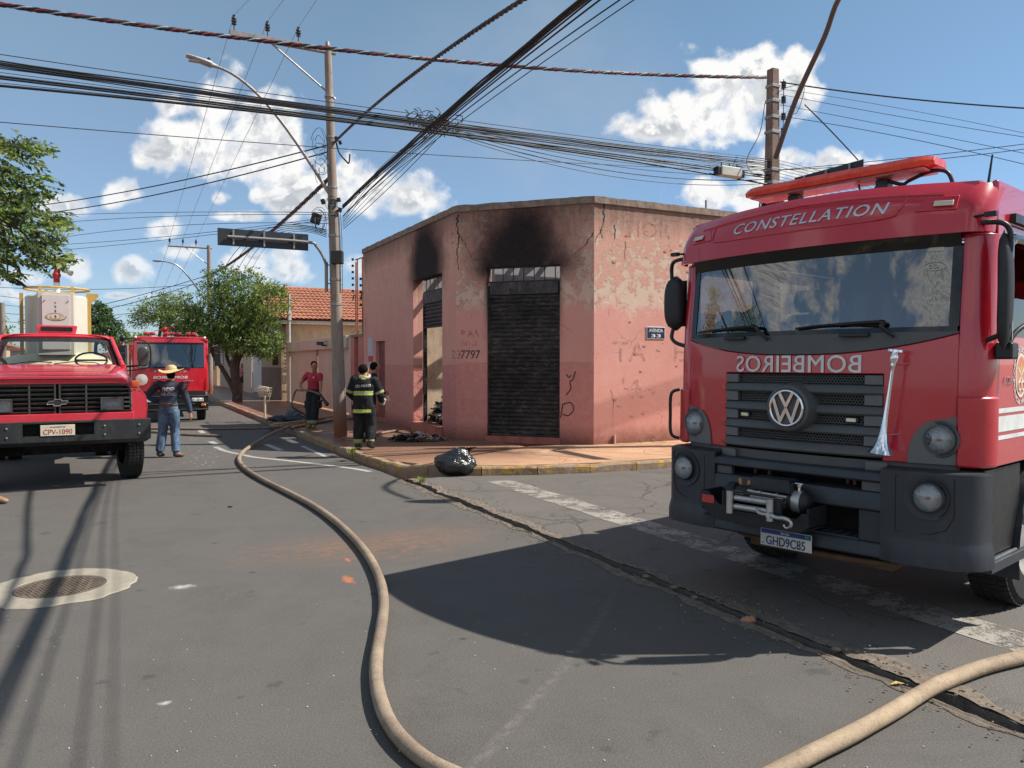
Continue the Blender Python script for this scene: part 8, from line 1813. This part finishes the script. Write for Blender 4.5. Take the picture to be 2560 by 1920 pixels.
g = G(); g.tube([Vector((.02+.085*math.cos(a), .05+.095*math.sin(a), 1.435+.02*math.sin(a)+.012*math.sin(3*a))) for a in lin(0, 6.2832, 20)], .036, 8, cap=False); g.build('hood', cloth('ecru_hood', (.42, .36, .26)), ff, smooth=60)
g = G(); hd = Vector(J['head']); g.ball(hd+Vector((-.02, -.03, .035)), (.10, .112, .105), 14, 10); hr = g.build('hair', M_HAIR, ff, smooth=60)
def treg(c): return 1 if (.13 < c.z < .21) else 0
trousers(ff, J, None, .045, .085, mats=[M_TURN, M_HIV2], region=treg)
boots(ff, J, mat('black_boot', (.014, .014, .015), .5, dirt=(.12, .08, .06)), 1.15)
g = G(); g.obox((.33, .30, .93), (.08, .09, .14), Matrix.Rotation(.4, 3, 'Y')); gl = g.build('glove', mat('cream_glove', (.50, .46, .30), .8), ff, bevel=.025, seg=3)
for a in (-.3, .2, .6): g = G(); g.tube([(.35, .30, .97), (.40+.03*a, .30, 1.0+.05*a), (.44, .30, .98+.07*a)], .007, 5); g.build('strap', M_SLV, gl)
# --- second firefighter, mostly hidden in front of the first -------------
f2 = thing('person', 'second firefighter almost hidden behind the one lettered SÃO PAULO', 'person', (-3.12, 16.9, .15), R(-60))
J2 = dict(pelvis=(0, 0, .93), chest=(0, .06, 1.26), neck=(0, .10, 1.46), head=(0, .17, 1.60), shL=(-.19, .06, 1.40), elL=(-.26, .1, 1.12), wrL=(-.15, .3, 1.05), shR=(.19, .06, 1.40), elR=(.26, .12, 1.12), wrR=(.15, .33, 1.05), hipL=(-.09, 0, .88), hipR=(.09, 0, .88), knL=(-.12, .10, .47), anL=(-.13, .05, .09), toeL=(-.13, .2, .04), knR=(.10, 0, .47), anR=(.12, -.14, .09), toeR=(.12, .0, .04))
body(f2, J2, S2, (0, 1, -.5), hands=((.3, .8, 0), (-.3, .8, 0)), palms=((1, 0, 0), (-1, 0, 0)), voxel=.013); j2 = top(f2, J2, 'jacket', M_TURN, .045, -.2, 1.85, .085, .06, voxel=.014); trousers(f2, J2, None, .04, .08, mats=[M_TURN, M_HIV2], region=treg, voxel=.014); boots(f2, J2, MATS['black_boot'], 1.1)
g = G(); g.ball(Vector(J2['head'])+Vector((0, -.03, .03)), (.088, .10, .10), 12, 8); g.build('hair', M_HAIR, f2, smooth=60)
# --- man in red T-shirt with the hose -----------------------------------
rm_ = thing('person', 'man in red T-shirt and dark trousers holding a hose in front of the cream gate', 'person', (-5.20, 20.42, .15), R(180-22))
# local +Y looks towards the camera, slightly to the right; +X is the picture's left
J = dict(pelvis=(0, 0, .93), chest=(-.03, .03, 1.27), neck=(-.05, .03, 1.47), head=(-.08, .07, 1.615), shL=(.19, .0, 1.40), elL=(.40, .02, 1.16), wrL=(.24, .22, 1.04), shR=(-.24, .04, 1.38), elR=(-.30, .10, 1.10), wrR=(-.40, .26, .96),
         hipL=(.09, 0, .88), hipR=(-.09, 0, .88), knL=(.11, .04, .48), anL=(.09, .02, .09), toeL=(.08, .15, .04), knR=(-.07, .03, .48), anR=(-.03, .02, .09), toeR=(-.10, .15, .04))
b = body(rm_, J, S1, (-.45, 1, -.15), hands=((-.8, .35, -.1), (-.5, .3, -.6)), palms=((0, .3, -1), (.6, .3, -.2)), curl=.9); eyes(rm_, J['head'], (-.45, 1, -.15), b)
def redt():
    m, t, p, o = newmat('red_tshirt'); c = t.obj(); n = t.noise(c, 9, 5); t.l.new(t.mix(t.mr(n, .3, .7), (.36, .022, .045), (.46, .035, .06)), p.inputs['Base Color']); p.inputs['Roughness'].default_value = .9; return m
top(rm_, J, 'shirt', redt(), .008, .05, .55, .072, .062, 1.02, collar=.062); g = G(); g.lathe([(.026, 0), (.024, .004), (.001, .004)], (-.12, .155, 1.33), (-.2, 1, .1), 14); g.build('shirt_badge', mat('badge_white', (.55, .45, .42), .7), rm_)
g = G(); hd = Vector(J['head']); g.ball(hd+Vector((.02, -.018, .058)), (.088, .102, .085), 14, 10); g.build('hair', M_HAIR, rm_, smooth=60)
tr = trousers(rm_, J, None, .035, .085, mats=[mat('navy_turnout', (.014, .018, .026), .9, scale=7, var=.25, bmp=.4, bscale=70), M_HIV2], region=treg)
for s in (-1, 1): g = G(); g.obox((s*.20, .02, .62), (.07, .16, .20)); g.build('cargo_pocket', MATS['navy_turnout'], tr, bevel=.03, seg=3)
boots(rm_, J, mat('yellow_boot', (.22, .18, .06), .7, dirt=(.06, .05, .03), dirt_amt=.7), 1.1)
RMI = rm_.matrix_basis.copy(); hw = [RMI @ Vector(q) for q in ((.22, .28, .99), (-.02, .32, 1.0), (-.22, .33, .97), (-.44, .32, .90), (-.62, .34, .72), (-.72, .36, .60))]
# --- person cut off by the left edge --------------------------------------
gp = thing('person', 'person in pale green shirt and blue trousers cut off by the left edge', 'person', (-7.16, 10.25, 0), R(20))
J = dict(pelvis=(0, 0, .95), chest=(0, .0, 1.30), neck=(0, 0, 1.5), head=(0, -.02, 1.64), shL=(-.19, 0, 1.42), elL=(-.25, 0, 1.14), wrL=(-.27, -.05, .9), shR=(.19, 0, 1.42), elR=(.24, -.04, 1.14), wrR=(.26, -.14, .95), hipL=(-.1, 0, .9), hipR=(.1, 0, .9), knL=(-.1, -.02, .48), anL=(-.1, .05, .09), toeL=(-.12, -.1, .04), knR=(.12, -.06, .48), anR=(.30, -.10, .09), toeR=(.46, -.2, .04))
body(gp, J, S1, (.2, -1, 0), hands=((0, -.2, -1), (0, -.3, -1)), voxel=.014); top(gp, J, 'shirt', cloth('pale_green_shirt', (.30, .50, .26)), .045, -.02, .6, .075, .07, 1.12, voxel=.014); trousers(gp, J, cloth('bright_blue_trousers', (.02, .06, .42)), .03, .07, voxel=.014); boots(gp, J, mat('tan_shoe', (.24, .15, .09), .7))
g = G(); g.ball((0, .0, 1.68), (.085, .1, .09), 12, 8); g.build('hair', M_HAIR, gp, smooth=60)
# --- far figure on the pavement past the tree ----------------------------
fw = thing('person', 'tiny distant person in pink top and dark shorts on the pavement past the tree', 'person', G_(543, 985, .15)+Vector((0, 4, 0)), R(150))
J = dict(pelvis=(0, 0, .9), chest=(0, 0, 1.22), neck=(0, 0, 1.42), head=(0, .02, 1.55), shL=(-.17, 0, 1.34), elL=(-.3, .05, 1.12), wrL=(-.15, .15, 1.2), shR=(.17, 0, 1.34), elR=(.2, 0, 1.08), wrR=(.2, .1, .88), hipL=(-.09, 0, .86), hipR=(.09, 0, .86), knL=(-.1, .05, .46), anL=(-.1, 0, .08), toeL=(-.1, .12, .03), knR=(.1, .0, .46), anR=(.1, -.05, .08), toeR=(.1, .08, .03))
body(fw, J, S1, (0, 1, 0), voxel=.016); top(fw, J, 'top', cloth('pink_top', (.35, .16, .17)), .015, .0, .5, .07, .065, voxel=.016)
g = G(); [g.tube([Vector(J['pelvis'])+Vector((s*.06, 0, .08)), Vector(J['hip'+k]), Vector(J['kn'+k])+Vector((0, 0, .05))], [.11, .11, .085], 10) for s, k in ((-1, 'L'), (1, 'R'))]; g.build('shorts', cloth('dark_shorts', (.03, .03, .04)), fw, smooth=60); g = G(); g.ball((0, -.02, 1.59), (.085, .1, .1), 10, 8); g.build('hair', M_HAIR, fw, smooth=60)
# ============================================================ hoses
def hosemat(name, a, b):
    m, t, p, o = newmat(name); c = t.obj(); n = t.noise(c, 5, 7, .72, .5); f = t.noise(c, 60, 4, .75); big = t.noise(c, 1.1, 4)
    col = t.mix(t.mr(n, .32, .68), a, b); col = t.mix(t.m('MULTIPLY', t.mr(big, .42, .62), .6), col, (.14, .095, .07)); rb = t.noise(t.mul(c, (3, 3, 3)), 9, 3, .5, 2.); col = t.mix(t.m('MULTIPLY', t.mr(rb, .55, .62), .35), col, (.12, .085, .065)); col = t.mix(t.m('MULTIPLY', t.mr(f, .5, .8), .3), col, (.55, .47, .36)); t.l.new(col, p.inputs['Base Color']); p.inputs['Roughness'].default_value = .8; bump(t, p, t.m('ADD', f, n), .35, .006); return m
M_HOSE = hosemat('canvas_hose', (.20, .145, .10), (.34, .265, .19)); M_HOSE2 = hosemat('pale_hose', (.29, .205, .125), (.46, .355, .235)); M_HOSE3 = hosemat('dirty_hose', (.16, .10, .075), (.26, .18, .13))
def hose(pts, r, mt, label, seg_=9, flat=.93, seam=True):
    P_ = smoothpath(pts, seg_); n = len(P_); root = P_[0].copy(); g = G(); rr = []
    for i, q in enumerate(P_): k = 1+.035*mnoise.noise(q*3.1)+.02*mnoise.noise(q*11); rr.append((r*k, r*k*flat))
    rings = []; fine = P_
    for i, p in enumerate(fine):
        t = (fine[min(i+1, n-1)]-fine[max(i-1, 0)]).normalized(); a = t.cross(Vector((0, 0, 1)))
        if a.length < .2: a = t.cross(Vector((0, 1, 0)))
        a.normalize(); b_ = a.cross(t); row = []
        for j in range(20):
            an = 6.2832*j/20; k = 1+.025*mnoise.noise(Vector((p.x*2+an, p.y*2, an*1.3)))
            row.append(p-root+a*math.cos(an)*rr[i][0]*k+b_*math.sin(an)*rr[i][1]*k)
        rings.append(row)
    g.loft(rings); o = g.build('fire_hose', mt, None, smooth=70); o.location = root; return tag(o, label, 'hose')
hz = .041
def OP(L, z=hz): return [O_(x, y, z) for x, y in L]
hp_ = OP([(700, 915), (652, 925), (600, 944), (560, 958), (530, 972), (517, 988), (520, 1002), (540, 1020), (575, 1040), (622, 1063), (670, 1088), (715, 1118), (757, 1155), (795, 1200), (820, 1250), (829, 1300), (824, 1350), (816, 1400), (812, 1450), (818, 1500), (838, 1555), (872, 1602), (925, 1645), (1000, 1682), (1090, 1722), (1180, 1790), (1290, 1900), (1400, 2100), (1460, 2500)])
for q in hp_[:3]: q.z += .15
hp_[3].z += .06
hose(hp_, .040, M_HOSE, 'long canvas fire hose winding from the kerb to the bottom of the view')
hose(OP([(3600, 1330), (3000, 1350), (2650, 1375), (2400, 1395), (2280, 1400), (2212, 1418), (2120, 1442), (2020, 1482), (1930, 1535), (1850, 1580), (1760, 1625), (1690, 1662), (1600, 1710), (1520, 1770), (1460, 1850), (1420, 2000)], .045), .043, M_HOSE2, 'pale fire hose crossing the bottom right corner over the gutter', 12)
Z3h = lambda x, y, z=.035: G_(x*.36163, 640+y*.36167, z)
hose([Z3h(700, 1195), Z3h(1060, 1192), Z3h(1400, 1196), Z3h(1700, 1192), Z3h(1880, 1190), G_(*Z4(60, 1188), .19), G_(*Z4(200, 1180), .19), G_(*Z4(330, 1165), .19), G_(*Z4(540, 1135), .2), G_(*Z4(700, 1120), .2)], .034, M_HOSE3, 'dirty hose lying across the street from behind the old truck to the corner pavement', 8)
hose([Z3h(760, 1205), Z3h(1050, 1215), Z3h(1250, 1232), Z3h(1420, 1240), Z3h(1530, 1243)], .034, M_HOSE3, 'short dirty hose end lying behind the legs of the man in the hat', 8)
hose([G_(*Z4(600, 1258), .19), G_(*Z4(660, 1262), .19), G_(*Z4(740, 1262), .19), G_(*Z4(860, 1225), .19), G_(*Z4(980, 1205), .19)], .03, M_HOSE3, 'hose on the pavement between the pole foot and the pink wall', 6)
# hose held by the man in red, looping down to the ground
hl_ = [G_(*Z4(215, 1178), .19), G_(*Z4(300, 1172), .19), G_(*Z4(335, 1160), .20)]
foot = hl_[-1]; lp_ = [foot, Vector((foot.x+.04, foot.y-.1, .45)), RMI @ Vector((.50, .22, .55)), RMI @ Vector((.46, .22, .85)), RMI @ Vector((.34, .25, 1.0))]+hw[0:4]
hose(hl_+lp_[1:], .026, M_HOSE3, 'hose looping up from the pavement into the hands of the man in red', 6)
nz = thing('hose_nozzle', 'black pistol grip nozzle held by the man in the red T-shirt', 'nozzle', hw[3]); d_ = (hw[5]-hw[3]).normalized()
g = G(); g.lathe([(.028, 0), (.03, .06), (.022, .07), (.035, .12), (.03, .22), (.045, .26), (.05, .36), (.04, .37)], (0, 0, 0), d_, 14); n0 = g.build('barrel', M_BLK, nz, smooth=40); g = G(); q = d_*.2; g.tube([q, q+Vector((-.16, .0, -.03))], .022, 8); g.build('grip', M_BLK, n0, smooth=60)
# ============================================================ bag of rubbish on the gutter
def trash():
    c = G_(*Z4(1385, 1512)); c.z = 0; t = thing('rubbish_bag', 'full black plastic rubbish bag slumped against the yellow kerb', 'bag', c)
    g = G(); nu, nv = 96, 64; rings = []
    for i in range(nv+1):
        th = math.pi*min(max(i/nv, .01), .99); row = []
        for j in range(nu):
            ph = 6.2832*j/nu; d = Vector((math.sin(th)*math.cos(ph), math.sin(th)*math.sin(ph), -math.cos(th)))
            k = 1+.12*mnoise.noise(d*1.8+Vector((3, 1, 0)))+.07*abs(mnoise.noise(d*4.5))+.035*(1-abs(mnoise.noise(Vector((d.x*9, d.y*9, d.z*3)))))+.02*mnoise.noise(d*17)
            w = Vector((d.x*.40*k-.02-.04*d.z, d.y*.27*k, .20+d.z*.235*k)); pk = max(0, d.z-.35)*.16*math.exp(-((d.x-.45)**2)/.16); w.z += pk*1.1
            if w.z < .004: w.z = .004
            row.append(w)
        rings.append(row)
    g.loft(rings); m, tt, p, o = newmat('black_bin_liner'); p.inputs['Base Color'].default_value = (.012, .012, .013, 1); p.inputs['Roughness'].default_value = .22; cc = tt.obj(); p.inputs['Specular IOR Level'].default_value = .8
    rid = tt.m('ABSOLUTE', tt.m('SUBTRACT', tt.noise(tt.mul(cc, (1, 1, .45)), 8, 3, .55, .9), .5)); bump(tt, p, rid, .8, .06)
    g.build('bag_body', m, t, smooth=70)
    g = G(); rn = random.Random(2)
    for k in range(11):      # gathered, knotted neck with torn flaps
        a = rn.uniform(-1.2, 1.2); x0 = .12+rn.uniform(-.06, .14); L = rn.uniform(.08, .2); g.loft([[Vector((x0, -.03+.04*rn.random(), .44)), Vector((x0+.03, .02, .43))], [Vector((x0+.5*L*a, -.04, .44+L*.5)), Vector((x0+.5*L*a+.05, .02, .44+L*.45))], [Vector((x0+L*a, -.06*a, .44+L*.55)), Vector((x0+L*a+.06, -.03, .43+L*.5))]], False, False, False)
    g.build('bag_neck', m, t, smooth=60, fix=False)
trash()
bpy.data.objects['rubbish_bag'].scale = (.84, .86, .88)
# ============================================================ charred debris and cloths
def debris(name, label, c, rx, ry, rz, n, cols, seed, cat='debris', sz=(.05, .16)):
    rn = random.Random(seed); t = thing(name, label, cat, c); gs = [G() for _ in cols]
    for k in range(n):
        a = rn.uniform(0, 6.283); q = rn.random()**.6; x, y = rx*q*math.cos(a), ry*q*math.sin(a); z = rz*max(0, 1-q*q)*rn.random()+.01; s = rn.uniform(*sz); i = rn.randrange(len(cols)); M = Matrix.Rotation(rn.uniform(0, 6.28), 3, 'Z') @ Matrix.Rotation(rn.uniform(-.9, .9), 3, 'X')
        n_ = 5; P = []; N = []
        for u in range(n_):
            for v in range(n_):
                fu, fv = u/(n_-1)-.5, v/(n_-1)-.5; h = .45*s*mnoise.noise(Vector((fu*3+k, fv*3, seed))); e = 1+.3*mnoise.noise(Vector((k, u*1.3, v*1.7))); p = M @ Vector((fu*s*1.5*e, fv*s*e, h)); p += Vector((x, y, z+.02)); p.z = max(p.z, .004); P.append(p)
        gs[i].add(P, [(u*n_+v, u*n_+v+1, (u+1)*n_+v+1, (u+1)*n_+v) for u in range(n_-1) for v in range(n_-1)])
    for i, (g, m) in enumerate(zip(gs, cols)):
        if g.f: o = g.build('scraps', m, t, smooth=50, fix=False); o['kind'] = 'stuff'
    return t
CB, CW, CT, CN = mat('char_black', (.02, .018, .018), .8), mat('ash_white', (.42, .40, .38), .9, var=.4, scale=20), mat('burnt_tan', (.30, .17, .12), .9, var=.3), mat('dark_cloth', (.03, .035, .045), .9)
debris('burnt_debris', 'flat heap of charred cloth and scraps on the pavement below the open doorway', G_(*Z4(1110, 1275), .155), .62, .28, .14, 90, [CB, CB, CW, CT, CN], 1)
pw = W(WL+.62, SD-LL+1.75, .40)
debris('burnt_debris', 'tall pile of burnt scraps inside the half open street side doorway', pw, .55, .8, .85, 170, [CB, CB, CW, CT, CN], 2, sz=(.08, .22))
q = lump('cardboard_bag', Vector((0, 0, .12)), (.22, .16, .15), mat('tan_sack', (.36, .20, .15), .9, var=.2), None, .3, 3, seed=4); q.location = W(WL+.32, SD-LL+1.25, .38); tag(q, 'tan scorched sack at the sill of the open street side doorway', 'sack')
c = G_(*Z4(230, 1140), .15); ct_ = thing('dropped_coat', 'dark blue coat dropped on the pavement near the red shirted man', 'coat', c)
lump('coat_body', Vector((0, 0, .06)), (.55, .28, .10), mat('slate_cloth', (.035, .055, .075), .85, scale=8, var=.3, bmp=.5, bscale=20), ct_, .5, 2.6, seed=7, flat=.003); lump('coat_fold', Vector((.12, .05, .20)), (.20, .15, .16), mat('grey_fold', (.11, .14, .16), .85), ct_, .5, 3, seed=8)
for k, (a, b) in enumerate((((105, 1172), (540, 1105)), ((250, 1185), (540, 1128)))):
    p0, p1 = G_(*Z4(*a), .185), G_(*Z4(*b), .185); g = G(); d = (p1-p0); L = d.length; M = Matrix.Rotation(math.atan2(d.y, d.x), 3, 'Z'); g.obox((0, 0, 0), (L, .10, .03), M); o = g.build('plank', mat('pine_plank', (.46, .27, .13), .8, scale=3, var=.2)); o.location = (p0+p1)/2+Vector((0, 0, .01)); tag(o, ('long pine plank lying on the pavement beside the coat', 'second pine plank nearer the foot of the man in red')[k], 'plank')
rn = random.Random(6)
for k, (x, y) in enumerate(((470, 1210), (505, 1208), (640, 1195), (652, 1270))):
    p = G_(*Z4(x, y), .165); g = G(); g.obox((0, 0, 0), (.22, .05, .02), Matrix.Rotation(rn.uniform(-.4, .4), 3, 'Z')); o = g.build('wood_offcut', MATS['pine_plank']); o.location = p; tag(o, ('offcut left of the pole foot', 'offcut touching the left side of the pole foot', 'offcut right of the pole foot', 'offcut nearest the kerb at the pole')[k]+', short piece of pale pine', 'wood', 'pine offcuts around the pole foot')
# litter basket on a post
lb_ = thing('litter_basket', 'cream wire litter basket on a short post near the street tree', 'litter basket', G_(*Z3(1832, 1115), .15)); MC = mat('cream_metal', (.55, .46, .34), .6)
g = G(); g.tube([(0, 0, 0), (0, 0, .95)], .045, 8); g.build('post', MC, lb_)
g = G()
for z, w in ((.92, .20), (1.04, .225), (1.16, .24), (1.28, .26)): g.tube([(-w, -w*.7, z), (w, -w*.7, z), (w, w*.7, z), (-w, w*.7, z), (-w, -w*.7, z)], .012, 4)
for f in lin(-1, 1, 6):
    for s in (-1, 1): g.tube([(f*.20, s*.14, .92), (f*.26, s*.182, 1.28)], .010, 4)
for s in (-1, 1): g.tube([(s*.26, 0, 1.1), (s*.16, 0, .7), (0, 0, .5)], .01, 4)
g.build('basket', MC, lb_); g = G(); g.obox((-.05, 0, 1.24), (.28, .18, .16), Matrix.Rotation(.15, 3, 'Y')); g.v = [(x, y, z-.35) for x, y, z in g.v]; tag(g.build('carton', mat('pale_carton', (.55, .45, .33), .8), None), 'pale carton stuffed in the litter basket', 'box').location = lb_.location
lb_.scale = (.75, .75, .72)
# manhole: iron cover in a ring of concrete
mc = G_(150, 1468); mh = thing('manhole_cover', 'round studded iron manhole cover in a pale concrete collar', 'manhole cover', (mc.x, mc.y, 0), R(20))
def conc():
    m, t, p, o = newmat('pale_concrete'); c = t.obj(); n = t.noise(c, 5, 7, .7); f = t.noise(c, 70, 4, .8); t.l.new(t.mix(t.mr(n, .3, .7), (.24, .21, .165), (.34, .30, .24)), p.inputs['Base Color']); p.inputs['Roughness'].default_value = .9; bump(t, p, f, .6, .006); return m
g = G(); R0 = [(.575+.035*mnoise.noise(Vector((math.cos(a)*2, math.sin(a)*2, 0)))+.03*mnoise.noise(Vector((math.cos(a)*6, math.sin(a)*6, 3)))) for a in lin(0, 6.2832, 72)[:-1]]; A = lin(0, 6.2832, 72)[:-1]
g.loft([[Vector((r*math.cos(a), r*math.sin(a), .003)) for r, a in zip(R0, A)], [Vector(((r-.012)*math.cos(a), (r-.012)*math.sin(a), .011)) for r, a in zip(R0, A)], [Vector((.345*math.cos(a), .345*math.sin(a), .010)) for a in A], [Vector((.335*math.cos(a), .335*math.sin(a), -.0)) for a in A]], False, False); g.build('concrete_ring', conc(), mh, smooth=30)
IR = mat('rusty_iron', (.15, .115, .09), .75, .3, scale=6, var=.3, bmp=.4, bscale=60, dirt=(.05, .04, .035)); g = G(); g.lathe([(.335, .002), (.33, .008), (.315, .008), (.31, .004), (.001, .004)], (0, 0, 0), (0, 0, 1), 48, cap=False); cv = g.build('cover', IR, mh, smooth=30)
g = G()
for i in range(-9, 10):
    for j in range(-9, 10):
        x, y = i*.032+(.016 if j % 2 else 0), j*.030
        if math.hypot(x, y) < .295: g.obox((x, y, .0065), (.022, .011, .007), Matrix.Rotation(.78 if (i+j) % 2 else -.78, 3, 'Z'))
tag(g.build('cover_stud', IR, cv), kind='stuff')
# chips of brick, leaves, crumbs on the road
BR = mat('brick_chip', (.42, .20, .12), .9)
for k, (x, y, s) in enumerate(((1617, 1339, .05), (1455, 1268, .03), (1395, 1245, .03), (1500, 1290, .025), (1805, 1402, .03))):
    p = O_(x, y, .02); o = lump('stone', Vector((0, 0, 0)), (s, s*.7, s*.5), BR if k == 0 else MATS['grit'], None, .5, 2, 14, 9, seed=k); o.location = p; tag(o, ('flat orange brick chip lying in the gutter slot', 'small stone beside the gutter slot, farthest of the four', 'small stone beside the gutter slot, second farthest', 'small stone beside the gutter slot, third farthest', 'small stone beside the gutter slot nearest the camera')[k], 'stone', None if k == 0 else 'stones along the gutter slot')
g = G(); g.add([(-.04, 0, .0), (0, .018, .012), (.045, .0, .004), (0, -.018, .010)], [(0, 1, 2, 3)]); o = g.build('leaf', mat('yellow_leaf', (.5, .38, .05), .7), fix=False); o.location = O_(1938, 1478, .014); tag(o, 'single yellow leaf beside the gutter in the foreground', 'leaf')
g = G(); g.obox((0, 0, .008), (.05, .03, .014)); o = g.build('pebble', CB); o.location = O_(497, 1096, 0); tag(o, 'small dark lump alone on the open asphalt', 'pebble')
g = G(); rn = random.Random(9)
for k in range(260):
    p = O_(rn.uniform(0, 2212), rn.uniform(1000, 1659)); s = rn.uniform(.002, .006)
    g.ball((p.x, p.y, s*.4), (s, s*rn.uniform(.6, 1.4), s*.5), 5, 3)
for k in range(60):
    p = Z3h(rn.uniform(1250, 1500), rn.uniform(1260, 1460), 0); s = rn.uniform(.006, .018); g.ball((p.x, p.y, s*.3), (s, s, s*.4), 5, 3)
tag(g.build('road_crumbs', mat('pale_crumb', (.42, .38, .33), .9, var=.4, scale=30)), kind='stuff')
# weeds at the kerb and wall foot
def weed(c, n, h, label, seed, group=None):
    rn = random.Random(seed); g = G()
    for k in range(n):
        a = rn.uniform(0, 6.283); L = h*rn.uniform(.6, 1.2); d = Vector((math.cos(a), math.sin(a), 0)); s = Vector((-d.y, d.x, 0))*h*.07; q = Vector((rn.gauss(0, h*.12), rn.gauss(0, h*.12), 0)); m_ = q+d*L*.35+Vector((0, 0, L*.6)); e = q+d*L*.85+Vector((0, 0, L*.55)); g.add([q-s*.4, q+s*.4, m_+s, m_-s, e], [(0, 1, 2, 3), (3, 2, 4)])
    o = g.build('weed', LG[1], fix=False); o.location = c; return tag(o, label, 'weed', group)
weed(G_(*Z4(665, 1372), .12), 26, .20, 'bright green weed growing on the kerb by the firefighter', 1); weed(G_(*Z4(1150, 1570), .0), 26, .14, 'low pale weed beside the gutter behind the rubbish bag', 2)
for k, x in enumerate((1.2, 1.5, 1.75, 2.3, 2.6, 3.3)): p = on_wall(PB, aR, x, .15, .05); weed(p, 10, .09, 'dry weed tuft along the sunny wall foot, '+ORD[k]+' from the corner', 5+k, 'weeds along the sunny wall foot')
bpy.data.scenes.remove(WS)
